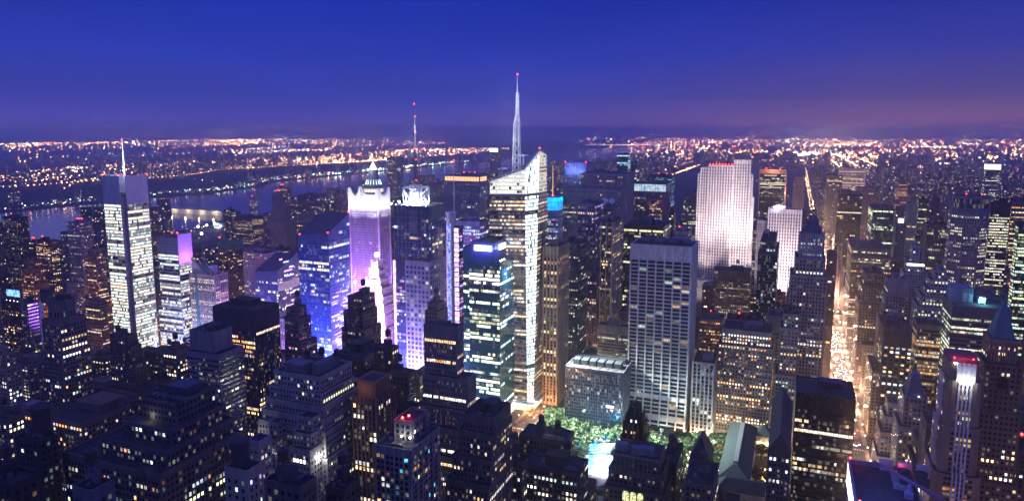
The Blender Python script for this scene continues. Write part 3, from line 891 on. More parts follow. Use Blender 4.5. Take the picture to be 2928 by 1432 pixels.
# --- the tower with the lit pyramid, beyond
def pyramid_tower():
    D = 1475
    st = style('stone', wall=(.34, .28, .26), bay=3, lit=.12)
    x0, x1, y0, y1, z = place(1030, 1085, 1108, 575, D)
    b = tower('office_tower', 'round-shouldered stone tower with a glowing white pyramid tip on a blue cone', 'skyscraper', 0, None, ((x0 + x1) / 2, (y0 + y1) / 2), st)
    c = ((x0 + x1) / 2, (y0 + y1) / 2); r = (x1 - x0) / 2
    zz = lambda row: at(1067, row, depth((*c, 0)))[2]
    tier(b, rect(x0, x1, y0, y1, 0), rect(x0, x1, y0, y1, z), st)
    # chamfered stage, ring, cone
    def octa(rr, h): return [(c[0] + rr * math.cos(math.pi / 8 + k * math.pi / 4), c[1] + rr * math.sin(math.pi / 8 + k * math.pi / 4), h) for k in range(8)]
    z1, z2, z3, z4 = zz(548), zz(524), zz(485), zz(467)
    tier(b, octa(r * .98, z), octa(r * .94, z1), dict(st, base=.5, top=.5, fh=3.4), 'octagon_stage')
    m = MB(); m.loft(octa(r * .86, z1 - 1), octa(r * .86, z1 + 7)); m.build('lit_gallery', glow('gallery', (1, .87, .68), 1.2), b.root, b.org)
    m = MB(); m.loft(octa(r * .9, z1 + 7), octa(r * .9, z1 + 10))
    for k in range(24):
        a = 2 * math.pi * k / 24; m.tube((c[0] + r * .93 * math.cos(a), c[1] + r * .93 * math.sin(a), z1 - 1), (c[0] + r * .93 * math.cos(a), c[1] + r * .93 * math.sin(a), z1 + 8), .6, 4)
    m.build('gallery_cornice', wallmat((.5, .45, .4)), b.root, b.org)
    m = MB(); n = 16
    ring = lambda rr, h: [(c[0] + rr * math.cos(2 * math.pi * k / n), c[1] + rr * math.sin(2 * math.pi * k / n), h) for k in range(n)]
    prof = [(r * .84, z1 + 10), (r * .70, z1 + 16), (r * .55, z1 + 26), (r * .36, z3)]
    for (ra, za), (rb, zb) in zip(prof[:-1], prof[1:]): m.loft(ring(ra, za), ring(rb, zb), cap=False)
    m.build('copper_cone', mat('copper_roof', (.10, .13, .22), .5, noise=.2), b.root, b.org)
    m = MB()
    for k in range(n):
        a = 2 * math.pi * (k + .5) / n
        P = [(c[0] + ra * 1.0 * math.cos(a), c[1] + ra * math.sin(a), za) for ra, za in prof[1:3]]
        m.tube(P[0], P[1], .7, 5, r1=.2)
    m.build('cone_light', glow('cone_light', (.6, .85, 1), 3), b.root, b.org)
    m = MB(); m.loft(ring(r * .36, z3 + .1), ring(.3, z4 + 4)); m.build('glowing_pyramid', glow('pyramid', (1, .86, .78), 2.2), b.root, b.org)
    light('pyramid_lamp', 'POINT', (c[0], c[1] - r, z3 + 6), 3e4, (1, .8, .7), b, rad=2)
    finish(b, D)
    FOOT.append((x0, x1, y0, y1)); HEROES.append((1030, 1108, 600, D)); INFO.append(('pyramid-tipped tower', 1067, 470, 600, D))


pyramid_tower()


# --- dark tower with the lit cube of girders and the tall antenna
def antenna_tower():
    D = 790
    x0, x1, y0, y1, z = place(1125, 1224, 1272, 590, D)
    zl = at(1224, 748, D)[2]
    st = style('curtain', wall=(.05, .06, .14), glass='navy', lit=.10, fl=0, run=2, bay=2.6, lev=(1, 3), pal=[WARM, CREAM, COOL], top=14)
    b = tower('office_tower', 'dark tower topped by a white girder cube and tall antenna, pale gridded below', 'skyscraper', 100, None, ((x0 + x1) / 2, (y0 + y1) / 2), st)
    # upper glass part with rounded east end
    up = [(x0, y0), (x1 - 9, y0)] + [(x1 - 9 + 9 * math.sin(t), y0 + 9 - 9 * math.cos(t)) for t in np.linspace(.3, math.pi / 2, 5)] + [(x1, y1), (x0, y1)]
    tier(b, [(x, y, zl) for x, y in up], [(x, y, z) for x, y in up], st, 'glass_shaft')
    lo = style('stone', wall=(.42, .38, .42), bay=5.2, fh=5.6, fw=.62, fhf=.62, lit=.16, lev=(1, 2), pal=[CREAM, WHITE, VIOLET], top=2)
    ll = rect(x0 + 14, x1 + 1, y0 - 1, y1, 0)
    tier(b, ll, [(x, y, zl) for x, y, _ in ll], lo, 'stone_shaft')
    lw = [(x0, y0 + 1, 0), (x0 + 13.9, y0 + 1, 0), (x0 + 13.9, y1 - 1, 0), (x0, y1 - 1, 0)]
    tier(b, lw, [(x, y, zl - .5) for x, y, _ in lw], dict(st, lit=.3, pal=[VIOLET, PINK, WHITE]), 'glass_wing')
    # horizontal mullion frames on the upper part
    m = MB()
    for k in range(1, 9):
        zz = zl + (z - zl) * k / 9
        m.box(x0, x1 - 9, y0 - .35, y0 - .02, zz, zz + .35, 0, True)
    for xx in np.linspace(x0, x1 - 9, 8): m.box(xx - .2, xx + .2, y0 - .4, y0 - .05, zl + .6, z, 0, True)
    m.build('mullion_frame', mat('mullion', (.3, .3, .36), .5), b.root, b.org)
    m = MB()
    for k in range(16): m.box(x0 + 40 * .55, x0 + 40 * .55 + 9, y0 - 1.2, y0 - .5, z - 32 + k * 1.7, z - 31 + k * 1.7, 0, True)
    m.build('louvre_bank', mat('louvre', (.22, .2, .3), .5), b.root, b.org)
    # girder cube
    c = at(1190, 575, depth(((x0 + x1) / 2, (y0 + y1) / 2, 0))); cx_, cy_ = c[0], c[1]
    R = 66 / 2 * depth(c) / FPX * .96 / 1.16
    zc0, zc1 = z - 1, at(1190, 536, depth(c))[2]
    m = MB()
    cor = [(cx_ + sx_ * R, cy_ + sy * R) for sx_, sy in ((-1, -1), (1, -1), (1, 1), (-1, 1))]
    for q in range(4):
        a, e = cor[q], cor[(q + 1) % 4]
        m.tube((*a, zc0), (*a, zc1), .8, 6); m.tube((*a, zc1), (*e, zc1), .8, 6); m.tube((*a, zc0), (*e, zc0), .6, 6)
        m.tube((*a, zc0), (*e, zc1), .5, 6); m.tube((*e, zc0), (*a, zc1), .5, 6)
        mid = ((a[0] + e[0]) / 2, (a[1] + e[1]) / 2)
        m.tube((*mid, zc0), (*a, zc1), .35, 5); m.tube((*mid, zc0), (*e, zc1), .35, 5)
    m.build('girder_cube', mat('girder_white', (.85, .88, .9), .5), b.root, b.org)
    m = MB(); m.box(cx_ - 5, cx_ + 5, cy_ - 5, cy_ + 5, z - 1, zc1 - 5); lattice(m, cx_, cy_, zc1 - 5, zc1 + 3, 5, 5, 2, .3)
    m.build('mast_base', mat('girder_white'), b.root, b.org)
    ztop = at(1186, 300, depth(c))[2]
    m = MB()
    h = ztop - zc1
    lattice(m, cx_, cy_, zc1, zc1 + h * .10, 4.0, 2.6, 2, .25, 1); lattice(m, cx_, cy_, zc1 + h * .10, zc1 + h * .46, 1.6, 1.1, 14, .28, 1)
    m.tube((cx_, cy_, zc1 + h * .10), (cx_, cy_, zc1 + h * .46), .55, 6, 1)
    m.tube((cx_, cy_, zc1 + h * .46), (cx_, cy_, zc1 + h * .66), 1.0, 8, 1); m.tube((cx_, cy_, zc1 + h * .66), (cx_, cy_, zc1 + h * .76), .95, 8, 2)
    m.tube((cx_, cy_, zc1 + h * .76), (cx_, cy_, zc1 + h * .85), .9, 8, 1); m.tube((cx_, cy_, zc1 + h * .85), (cx_, cy_, ztop), .45, 6, 1, r1=.2)
    m.build('antenna', [M_STEEL, mat('antenna_grey', (.16, .16, .22), .5, .3), M_STEEL], b.root, b.org)
    for f in (.5, .62, .8): light('mast_flood', 'POINT', (cx_ + 3, cy_ - 8, zc1 + h * f), 4e3, (.9, .92, 1), b, rad=.6)
    for f in (.08, .33, .46, .66, .85, 1.0): beacon(b, (cx_ + (1.2 if f < 1 else 0), cy_ - .8, zc1 + h * f), .7)
    for sx_, sy in ((-1, -1), (1, -1), (0, -1.2), (1, 1)):
        light('cube_flood', 'POINT', (cx_ + sx_ * R * .7, cy_ + sy * R * .75, z + 3), 1.4e4, (.85, .97, 1), b, rad=1)
    for k in range(11):
        xx = x0 + 2 + k * (x1 - x0 - 6) / 10
        if k % 2 == 0: fixture(b, (xx, y0 + 2, z - .5), .55, (.75, .95, 1), 14)
    fixture(b, (cx_ - R - 5, cy_ - R, z + 1.5), 1.3, (.8, .9, 1), 40)
    # vertical magenta and white advertising strip at its west edge
    for k in range(30):
        m = MB(); zz = zl - 2 - k * 4.6
        if zz < 4: break
        m.box(x0 - 1.6, x0 - .1, y0 - 1.5, y0 + 3, zz - 3.8, zz, 0, True)
        m.build('sign_panel', glow('strip_%d' % (k % 4), [(1, .6, 1), (.75, .45, 1), (1, .9, 1), (1, .35, .9)][k % 4], 2.0), b.root, b.org)
    finish(b, D)
    FOOT.append((x0, x1, y0, y1)); HEROES.append((1125, 1272, 1000, D)); INFO.append(('girder-cube antenna tower', 1200, 540, 1000, D))


antenna_tower()


def white_cylinder():
    D = 880
    st = style('curtain', wall=(.55, .5, .6), lit=.5, bay=2)
    c = at(1283, 640, D); r = 15 * D / FPX; zt = at(1283, 612, D)[2]
    b = tower('office_tower', 'slim white rounded column with a lit slot, right of girder-cube antenna tower', 'skyscraper', 0, None, (c[0], c[1] + r), st)
    cy_ = c[1] + r
    m = MB(); n = 20
    m.cyl((c[0], cy_), r, 0, zt, n); m.cyl((c[0], cy_), r * 1.1, zt, zt + 2, n)
    m.build('rounded_shaft', wallmat((.62, .6, .62), .5), b.root, b.org)
    m = MB(); m.box(c[0] - 2.6, c[0] + 2.6, cy_ - r - .5, cy_ - r + 1, 10, zt - 12, 0, True); m.build('glass_slot', led_mat('slot_led', (.05, .08, .5), (.45, .5, 1), 1.0, .3), b.root, b.org)
    m = MB(); m.tube((c[0] + r * .7, cy_, zt), (c[0] + r * .7, cy_, zt + 66), .5, 6, r1=.25); m.build('antenna_mast', M_STEEL, b.root, b.org)
    beacon(b, (c[0] + r * .7, cy_, zt + 66), .7)
    FOOT.append((c[0] - r, c[0] + r, c[1], cy_ + r)); HEROES.append((1267, 1298, 900, D)); INFO.append(('white column', 1283, 600, 900, D))


white_cylinder()


def stack_signs(b):
    for k in range(22):
        m = MB(); zz = b.z - 2 - k * 6.0
        if zz < 8: break
        m.box(b.x0 + 1, b.x1 - 1, b.y0 - .9, b.y0 - .1, zz - 4.6, zz, 0, True)
        m.build('sign_panel', led_mat('ad_%d' % (k % 4), [(.3, .2, 1), (1, .25, .45), (.5, .5, 1), (.9, .4, .9)][k % 4], [(.9, .85, 1), (1, .8, .8), (1, 1, 1), (.4, .3, 1)][k % 4], 1.5, .5), b.root, b.org)


B('sign_tower', 'narrow building stacked with bright violet and pink advertising screens', 1297, 1313, 1320, 648, 905, 830, 'curtain', crown=stack_signs, gear=False, lit=.3, pal=[VIOLET, PINK], cat='building', short='advertising stack')
B('office_tower', 'bluish office tower with a lit grid of white windows behind the advertising stack', 1298, 1372, 1392, 634, 740, 1000, 'curtain', wall=(.12, .14, .3), glass='navy', bay=3.4, fh=4.6, fw=.7, fhf=.6, lit=.38, fl=.2, pal=[COOL, WHITE, VIOLET], top=5, short='white-gridded blue tower')


def orange_crown(b):
    m = MB()
    for k in range(12):
        xa = b.x0 + 1.5 + k * (b.x1 - b.x0 - 3) / 12
        m.box(xa + .5, xa + (b.x1 - b.x0 - 3) / 12 - .5, b.y0 - .25, b.y0 - .05, b.z - 11, b.z - 2, 0, True)
    for k in range(4):
        ya = b.y0 + 1.5 + k * (b.y1 - b.y0 - 3) / 4
        m.box(b.x1 + .05, b.x1 + .25, ya + .5, ya + (b.y1 - b.y0 - 3) / 4 - .5, b.z - 11, b.z - 2, 0, True)
    m.build('lit_crown_panel', glow('crown_orange', (1, .52, .22), 1.25), b.root, b.org)
    m = MB()
    for k in range(5):
        xa = b.x0 + (b.x1 - b.x0) * (.55 + .09 * k)
        m.tube((xa, b.y0 + 6, b.z - 1), (xa + 3, b.y0 + 6, b.z + 9), .4, 4); m.tube((xa + 3, b.y0 + 6, b.z + 9), (xa + 6, b.y0 + 6, b.z - 1), .4, 4)
    m.build('roof_truss', M_DARK, b.root, b.org)


B('office_tower', 'hazy blue tower whose top storey glows orange, left of the crystal tower', 1270, 1372, 1392, 504, 640, 1480, 'curtain', wall=(.12, .14, .3), glass='navy', lit=.05, top=13, crown=orange_crown, beac=3, fl=.01, short='orange-crowned blue tower')


# --- stepped floodlit pyramid with the globe
def globe_building():
    D = 893
    st = style('pale', wall=(.62, .52, .50), bay=3.0, fh=3.6, fw=.4, fhf=.5, lit=.06, lev=(1, 2), base=.8, top=.8)
    cx_px = 1052
    c = at(cx_px, 790, D)
    xc, yc = c[0], c[1] + 22
    b = tower('stepped_tower', 'floodlit pinkish stepped pyramid building with a glowing globe on top', 'skyscraper', 60, None, (xc, yc), st)
    zr = lambda row: at(cx_px, row, D + 10)[2]
    # half widths (px) against roof row
    tiers_ = [(752, 12), (775, 17), (800, 25), (822, 33), (845, 39), (870, 45), (895, 50), (930, 56), (985, 60)]
    rows = [t[0] for t in tiers_] + [None]
    for i, (row, hw) in enumerate(tiers_):
        r = hw * D / FPX; ry = 6 + (r - 5) * .8
        zb = zr(rows[i + 1]) if rows[i + 1] else 0
        tier(b, rect(xc - r, xc + r, yc - ry, yc + ry, zb - .2), rect(xc - r, xc + r, yc - ry, yc + ry, zr(row)), st, 'setback_tier', parapet=.9)
        m = MB()
        for sx_ in (-1, 1):
            for sy in (-1, 1):
                m.box(xc + sx_ * (r - 1) - .9, xc + sx_ * (r - 1) + .9, yc + sy * (ry - 1) - .9, yc + sy * (ry - 1) + .9, zr(row) - 1, zr(row) + 3.2)
        m.build('corner_pinnacle', wallmat((.66, .56, .54)), b.root, b.org)
    z = zr(752)
    m = MB(); m.cyl((xc, yc), 3.4, z - 1, z + 3, 12); m.cyl((xc, yc), 2.2, z + 3, z + 6, 12, 1.6); m.build('globe_base', wallmat((.6, .55, .5)), b.root, b.org)
    m = MB(); m.ball((xc, yc, z + 9.4), 3.6, 16); m.build('glowing_globe', glow('globe', (1, .95, .9), 2.4), b.root, b.org)
    # round clock on the upper tier
    zc = zr(790); r = 25 * D / FPX; ry = 6 + (r - 5) * .8
    m = MB(); m.poly([(xc + 3.4 * math.cos(t), yc - ry - .3, zc + 3.4 * math.sin(t)) for t in np.linspace(0, 2 * math.pi, 24, endpoint=False)])
    m.poly([(xc + 2.8 * math.cos(t), yc - ry - .4, zc + 2.8 * math.sin(t)) for t in np.linspace(0, 2 * math.pi, 24, endpoint=False)], 1)
    m.tube((xc, yc - ry - .5, zc), (xc + 1.2, yc - ry - .5, zc + 1.4), .16, 4, 0); m.tube((xc, yc - ry - .5, zc), (xc - .6, yc - ry - .5, zc + 2.2), .13, 4, 0)
    m.build('clock_face', [M_DARK, glow('clock', (1, .75, .6), .9)], b.root, b.org)
    for row, pw in ((760, 3e4), (800, 4e4), (845, 5e4), (895, 6e4), (960, 8e4)):
        for sx_ in (-.6, .7):
            hw = next(h for r_, h in tiers_ if r_ >= row) * D / FPX
            light('tier_flood', 'POINT', (xc + sx_ * hw * 1.3, yc - hw * 1.0 - 12, zr(row) - 4), pw * .5, (1, .72, .82), b, rad=1)
    fixture(b, (xc - 21, yc - 20, zr(822) + 6), 1.7, (.75, .75, 1), 60)
    m = MB(); m.tube((xc - 21, yc - 20, zr(850)), (xc - 21, yc - 20, zr(822) + 5), .3, 5); m.tube((xc - 21, yc - 20, zr(822) + 7), (xc - 21, yc - 20, zr(770)), .18, 5); m.build('flagpole', M_STEEL, b.root, b.org)
    finish(b, D)
    FOOT.append((xc - 28, xc + 28, yc - 26, yc + 26)); HEROES.append((1000, 1115, 1000, D)); INFO.append(('globe-topped stepped building', 1052, 740, 1000, D))


globe_building()

# dark art-deco shafts in front of Times Square
B('office_tower', 'slim dark blue tower with a ribbed brown east side before globe-topped stepped building', 993, 1036, 1072, 848, 1035, 640, 'brown', tiers=[(14, 3, 2, 3, 0), (30, 2, 2, 1, 3)], wall=(.13, .11, .12), lit=.05, bay=3.0, pier=2, pw=.6, pd=.5, short='slim ribbed tower')
B('office_tower', 'violet tinged stepped tower narrowing upward before the diagonal-roofed blue tower', 818, 846, 876, 880, 1060, 630, 'brown', tiers=[(10, 2, 3, 1, 2), (32, 0, 3, 1, 4), (48, 0, 4, 1, 4), (66, 1, 5, 2, 5)], wall=(.17, .13, .18), lit=.12, pal=[CREAM, PINK, VIOLET], short='violet stepped tower')
B('office_tower', 'small brown stone tower with a stepped cap below girder-cube antenna tower', 1222, 1250, 1272, 868, 925, 655, 'brown', tiers=[(7, 2, 2, 2, 2)], wall=(.22, .17, .16), lit=.03, short='small capped tower')


# --- crystal tower with the spire
def crystal_tower():
    D = 775
    st = style('curtain', wall=(.26, .22, .20), rough=.3, bay=3.0, fh=4.2, fw=.95, fhf=.52, lit=.30, fl=.10, dim=.9, run=3, pal=[WARM, CREAM, CREAM, WHITE], lev=(1, 3), top=1.0, mg=.2)
    Bb = at(1508, 1120, D); Bb = np.array([Bb[0], Bb[1], 0])
    wS = slide(at(1508, 800, D), (-1, 0, 0), 1388)
    A = Bb + np.array([-wS, 0, 0])
    Cb = Bb + np.array([5.5, 5.0, 0])
    zc = at(1580, 1000, D + 30)[2]
    dN = slide(np.array([Cb[0], Cb[1], 100.0]), (0, 1, 0), 1582)
    E = Cb + np.array([0, min(dN, 62), 0])
    N_ = np.array([A[0], E[1], 0])
    # roof corners: the facet at the near corner widens as it rises, the top slants up to the east
    Bt = at(1500, 484, D + 2); At = at(1401, 519, D + 4)
    Ct = at(1543, 431, D + 24)
    Et = Ct + np.array([.5, 22, -5.0]); Nt = np.array([At[0] + 4, Et[1], At[2] - 2])
    org = (A + E) / 2
    b = tower('crystal_tower', 'tall faceted crystal tower glowing white with a latticed spire on its slanted roof', 'skyscraper', 100, None, (org[0], org[1]), st)
    lo, hi = [A, Bb, Cb, E, N_], [At, Bt, Ct, Et, Nt]
    # south face in two stages of light: bright white top, warm rooms below
    zsp = at(1450, 556, D)[2]
    lerp = lambda a, t, z: np.array(a) + (np.array(t) - np.array(a)) * ((z - a[2]) / (t[2] - a[2]))
    mid = [lerp(a, t, zsp) for a, t in zip(lo, hi)]
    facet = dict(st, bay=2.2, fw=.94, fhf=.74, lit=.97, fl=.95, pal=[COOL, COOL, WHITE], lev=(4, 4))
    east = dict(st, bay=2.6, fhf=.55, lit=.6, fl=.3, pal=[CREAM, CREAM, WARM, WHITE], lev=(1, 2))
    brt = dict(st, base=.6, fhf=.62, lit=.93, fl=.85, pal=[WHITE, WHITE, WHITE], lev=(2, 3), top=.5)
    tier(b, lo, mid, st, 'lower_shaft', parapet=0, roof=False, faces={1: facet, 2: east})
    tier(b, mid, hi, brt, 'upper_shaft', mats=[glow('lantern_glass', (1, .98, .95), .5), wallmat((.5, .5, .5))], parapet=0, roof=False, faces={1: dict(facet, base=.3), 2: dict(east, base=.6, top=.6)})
    m = MB(); cen = sum(hi) / 5
    inn = [p + (cen - p) * .06 - np.array([0, 0, 4]) for p in hi]
    for i in range(5): m.quad(hi[i], hi[(i + 1) % 5], inn[(i + 1) % 5], inn[i])
    m.poly(inn); m.build('slanted_roof', mat('roof_tar'), b.root, b.org)
    # rim tubes and rails along the slanted parapet
    m = MB()
    for i in range(4):
        a, c = np.array(hi[i]), np.array(hi[i + 1]); up = np.array([0, 0, 2.2])
        m.tube(a, c, .35, 5); m.tube(a + up, c + up, .25, 5)
        n = max(2, int(np.linalg.norm(c - a) / 3.5))
        for q in range(n + 1): m.tube(a + (c - a) * q / n, a + (c - a) * q / n + up, .16, 4)
    m.build('parapet_rail', M_STEEL, b.root, b.org)
    # bright corner edge
    # canopy at the foot
    m = MB(); m.box(Bb[0] - 30, Cb[0] + 4, Bb[1] - 5, Bb[1] - .3, 10, 11.2, 0, True); m.box(Cb[0] + .3, Cb[0] + 6, Cb[1], E[1] - 6, 10, 11.2, 0, True); m.build('entrance_canopy', wallmat((.5, .5, .5), .4), b.root, b.org)
    m = MB(); m.box(Bb[0] - 40, Bb[0] - .5, Bb[1] - .5, Bb[1] - .1, .2, 9.6, 0, True); m.box(Cb[0] + .1, Cb[0] + .5, Cb[1] + 1, E[1] - 1, .2, 9.6, 0, True); m.build('lobby_glass', glow('lobby', (1, .8, .5), 1.3), b.root, b.org)
    # spire
    sp = at(1476, 468, D + 22); x, y = sp[0], sp[1]; z0 = sp[2] - 8
    zz = lambda row: at(1480, row, depth(sp))[2]
    m = MB()
    lattice(m, x + .6, y, z0, zz(350), 3.6, 2.5, 6, .26)
    lattice(m, x + 1.2, y, zz(350), zz(330), 2.5, 1.5, 1, .26)
    lattice(m, x + 1.6, y, zz(330), zz(268), 1.5, 1.2, 4, .26)
    m.tube((x + 1.6, y, zz(330)), (x + 1.6, y, zz(268)), .3, 6)
    m.tube((x + 1.4, y, zz(268)), (x + 1.4, y, zz(264)), 1.6, 8); m.tube((x + 1.4, y, zz(266)), (x + 1.4, y, zz(216)), .75, 8, r1=.45)
    m.build('spire', mat('spire_white', (.85, .87, .92), .4), b.root, b.org)
    beacon(b, (x + 1.4, y, zz(216)), .8)
    beacon(b, tuple(Ct + np.array([0, 0, 2])), .7)
    for row, pw in ((455, 1.2e4), (400, 1.6e4), (350, 1.4e4), (300, 1.2e4), (262, 9e3)):
        light('spire_flood', 'POINT', (x - 6, y - 13, zz(row)), pw * .55, (.92, .95, 1), b, rad=1)
    # window cleaning cranes on the roof
    for f in (.18, .62):
        p = np.array(At) + (np.array(Ct) - np.array(At)) * f + np.array([0, 8, 0])
        m = MB(); m.tube(p - np.array([0, 0, 3]), p + np.array([0, 0, 7]), .6, 6); m.tube(p + np.array([-5, 0, 7]), p + np.array([6, 0, 7.6]), .6, 6); m.box(p[0] - 1.6, p[0] + 1.6, p[1] - 1, p[1] + 1, p[2] + 6.2, p[2] + 8.4, 0, True)
        m.build('roof_crane', M_STEEL, b.root, b.org)
    finish(b, D)
    FOOT.append((A[0], E[0], A[1], E[1])); HEROES.append((1388, 1582, 1180, D)); INFO.append(('crystal tower', 1480, 430, 1180, D))
    # low podium with lit shop fronts on the avenue side
    return b


crystal_tower()


# --- green glass tower with the white sign
def sign_building():
    D = 742
    st = style('curtain', wall=(.03, .14, .16), glass='teal', rough=.25, bay=2.7, fh=4.4, fw=.95, fhf=.64, lit=.40, fl=.12, run=3, pal=[YELLOW, GREEN, CREAM, WHITE], lev=(1, 4), mg=.3, top=3)
    x0, x1, y0, y1, z = place(1341, 1429, 1497, 750, D)
    b = tower('office_tower', 'dark green glass office tower with glowing white signs on a blue lit roof box', 'skyscraper', 100, None, ((x0 + x1) / 2, (y0 + y1) / 2), st)
    tier(b, rect(x0, x1, y0, y1, 0), rect(x0, x1, y0, y1, z), st, faces={1: dict(st, lit=.2, fl=.1, pal=[GREEN, COOL, WHITE])})
    zb = at(1341, 712, D + 10)[2]
    xw = x0 - slide(at(1341, 760, D + 8), (-1, 0, 0), 1315)
    wing = rect(xw, x0 - .1, y0 + 8, y1 - 2, 0)
    tier(b, wing, [(x, y, zb) for x, y, _ in wing], dict(st, lit=.25, top=9), 'west_wing')
    w_ = x1 - x0
    bx0, bx1, by0, by1 = x0, x1 - w_ * .22, y0 + 5, y1 - 24
    zz = at(1400, 704, D + 8)[2] + 4
    m = MB(); m.box(bx0, bx1, by0, by1, z - 1, zz); m.build('sign_box', mat('sign_box_dark', (.05, .06, .13), .35, noise=.2), b.root, b.org)
    m = MB(); m.quad((bx0 + .3, by0 + .3, zz + .1), (bx1 - .3, by0 + .3, zz + .1), (bx1 - .3, by1 - .3, zz + .1), (bx0 + .3, by1 - .3, zz + .1)); m.build('roof', M_ROOF, b.root, b.org)
    # white glowing sign: a row of rounded strokes run together by their own glare
    def sign(p0, dv, L, h, name):
        m = MB(); n = 9
        for k in range(n):
            a = np.array(p0) + np.array(dv) * (L * k / n)
            e = np.array(p0) + np.array(dv) * (L * (k + 1.05) / n)
            nn = np.array([dv[1], -dv[0], 0]) * .5
            q = [a, e, e + nn, a + nn]
            hh = h * (1 if k % 2 else .93)
            m.loft([tuple(v) for v in [q[3], q[2], q[1], q[0]]], [(v[0], v[1], v[2] + hh) for v in [q[3], q[2], q[1], q[0]]])
        m.build(name, glow('sign_white', (.85, .88, 1), 5), b.root, b.org)
    H = zz - z
    sign((bx0 + (bx1 - bx0) * .16, by0 - .7, z + H * .52), (1, 0, 0), (bx1 - bx0) * .72, H * .30, 'lit_sign')
    sign((bx1 + .7, by0 + (by1 - by0) * .25, z + H * .52), (0, 1, 0), (by1 - by0) * .42, H * .30, 'lit_sign')
    for xx, yy in ((bx0 + 6, by0 - 7), (bx0 + 16, by0 - 6), (bx1 - 5, by0 - 6)):
        light('sign_glow', 'POINT', (xx, yy, z + H * .6), 7e3, (.12, .16, 1), b, rad=1)
    light('sign_glow', 'POINT', (bx1 + 6, by0 + 12, z + H * .6), 9e3, (.12, .2, 1), b, rad=1)
    # blue spotlights washing down the east face
    for k in range(3):
        yy = y0 + 4 + k * 6
        light('blue_downlight', 'SPOT', (x1 + 5, yy, z + 3), 2.4e5, (.1, .45, 1), b, (x1 - 1, yy + 13, z - 45), 34, .7)
        fixture(b, (x1 - 1.5, yy, z + .8), .5, (.4, .75, 1), 14)
    m = MB(); lattice(m, bx0 + 10, by1 - 8, zz, zz + 6, 3, 2, 2, .2)
    for k in range(4): m.box(bx0 + 4 + k * 6, bx0 + 8 + k * 6, by1 - 16, by1 - 11, zz, zz + 3)
    m.build('roof_unit', mat('roof_metal', (.16, .17, .19), .6, .3), b.root, b.org)
    for k in range(6): fixture(b, (bx0 + 3 + k * 5, by1 - 5 + (k % 2) * 3, zz + 5), .55, (1, .55, .3), 16)
    light('roof_work_light', 'POINT', (bx0 + 14, by1 - 10, zz + 9), 1.2e4, (1, .3, .12), b, rad=1)
    for q, (xx, yy) in enumerate(((bx0, by0), (bx1, by1))): beacon(b, (xx, yy, zz), .6)
    finish(b, D)
    # bright retail podium strip along the avenue
    m = MB(); m.box(x0 - 4, x1 + 2, y0 - 5, y0 - .3, 0, 16); m.build('podium', wallmat((.3, .28, .26)), b.root, b.org)
    m = MB()
    for k in range(7): m.box(x1 + 2.02, x1 + 2.3, y0 - 4 + k * 7, y0 + 1 + k * 7, 1, 12, 0, True)
    m.build('shop_window', glow('shop', (1, .85, .7), 1.4), b.root, b.org)
    global SIGN_ROOF
    SIGN_ROOF = (x0, x1, y0, y1, z)
    FOOT.append((xw, x1, y0 - 5, y1)); HEROES.append((1315, 1497, 1185, D)); INFO.append(('green glass sign tower', 1400, 705, 1185, D))


sign_building()


# --- right of the crystal tower
def cyan_crown(b):
    m = MB(); g = .3
    m.box(b.x0 - g, b.x1 + g, b.y0 - g, b.y0 - .05, b.z - 15, b.z + 6, 0, True); m.box(b.x1 + .05, b.x1 + g, b.y0 - .05, b.y1, b.z - 15, b.z + 6, 0, True)
    m.build('lit_crown_panel', led_mat('cyan_crown', (0, .30, .95), (.0, .5, 1.0), 2.0, .12), b.root, b.org)
    m = MB(); m.box(b.x0 - .6, b.x1 + .6, b.y0 - .6, b.y1, b.z + 6.02, b.z + 7.5, 0, True)
    for k in range(7):
        xx = b.x0 + (b.x1 - b.x0) * k / 6; m.box(xx - .15, xx + .15, b.y0 - .55, b.y0 - .32, b.z - 15, b.z + 6, 0, True)
    m.build('crown_frame', mat('crown_frame', (.1, .2, .4), .5), b.root, b.org)
    xm = (b.x0 + b.x1) / 2 + 4
    m = MB(); m.tube((xm, b.y0 + 8, b.z + 7), (xm, b.y0 + 8, b.z + 58), .7, 6, r1=.4); m.build('antenna_mast', glow('amber_mast', (1, .5, .18), 1.1), b.root, b.org)  # orange light on the mast put in as its own glow
    beacon(b, (xm, b.y0 + 8, b.z + 7), 1.2)


B('office_tower', 'pale blue tower with a glowing cyan crown and an amber mast', 1543, 1596, 1609, 576, 695, 1150, 'vert', wall=(.40, .42, .52), lit=.30, fl=.15, pal=[COOL, WHITE, VIOLET], lev=(1, 3), top=18, crown=cyan_crown, gear=False, short='cyan-crowned tower')
B('office_tower', 'tall grey slab with fine vertical ribs, front one of two beside cyan-crowned tower', 1610, 1776, 1786, 541, 700, 1160, 'slab', wall=(.26, .26, .32), lit=.05, fl=.03, lev=(1, 3), short='front ribbed slab')
B('office_tower', 'taller grey ribbed slab standing behind the front ribbed slab', 1662, 1795, 1814, 497, 650, 1320, 'slab', wall=(.30, .28, .33), lit=.03, fl=.03, short='rear ribbed slab')


def blue_box_top(b):
    m = MB(); m.box(b.x0 + 3, b.x1 - 1, b.y0 + 1, b.y1 - 3, b.z - 1, b.z + 26); m.build('penthouse', wallmat((.3, .32, .5), .5), b.root, b.org)
    m = MB()
    for k in range(9):
        xx = b.x0 + 3 + (b.x1 - b.x0 - 4) * k / 8; m.box(xx - .5, xx + .5, b.y0 + .4, b.y0 + .95, b.z, b.z + 25.5)
    m.build('penthouse_fins', wallmat((.45, .47, .6), .5), b.root, b.org)
    for xx in (b.x0 + 3, b.x1 - 2): beacon(b, (xx, b.y0 + 2, b.z + 26), 1.3)
    for k in (.3, .7): light('blue_wash', 'POINT', (b.x0 + (b.x1 - b.x0) * k, b.y0 - 18, b.z + 6), 2.2e4, (.25, .35, 1), b, rad=2)


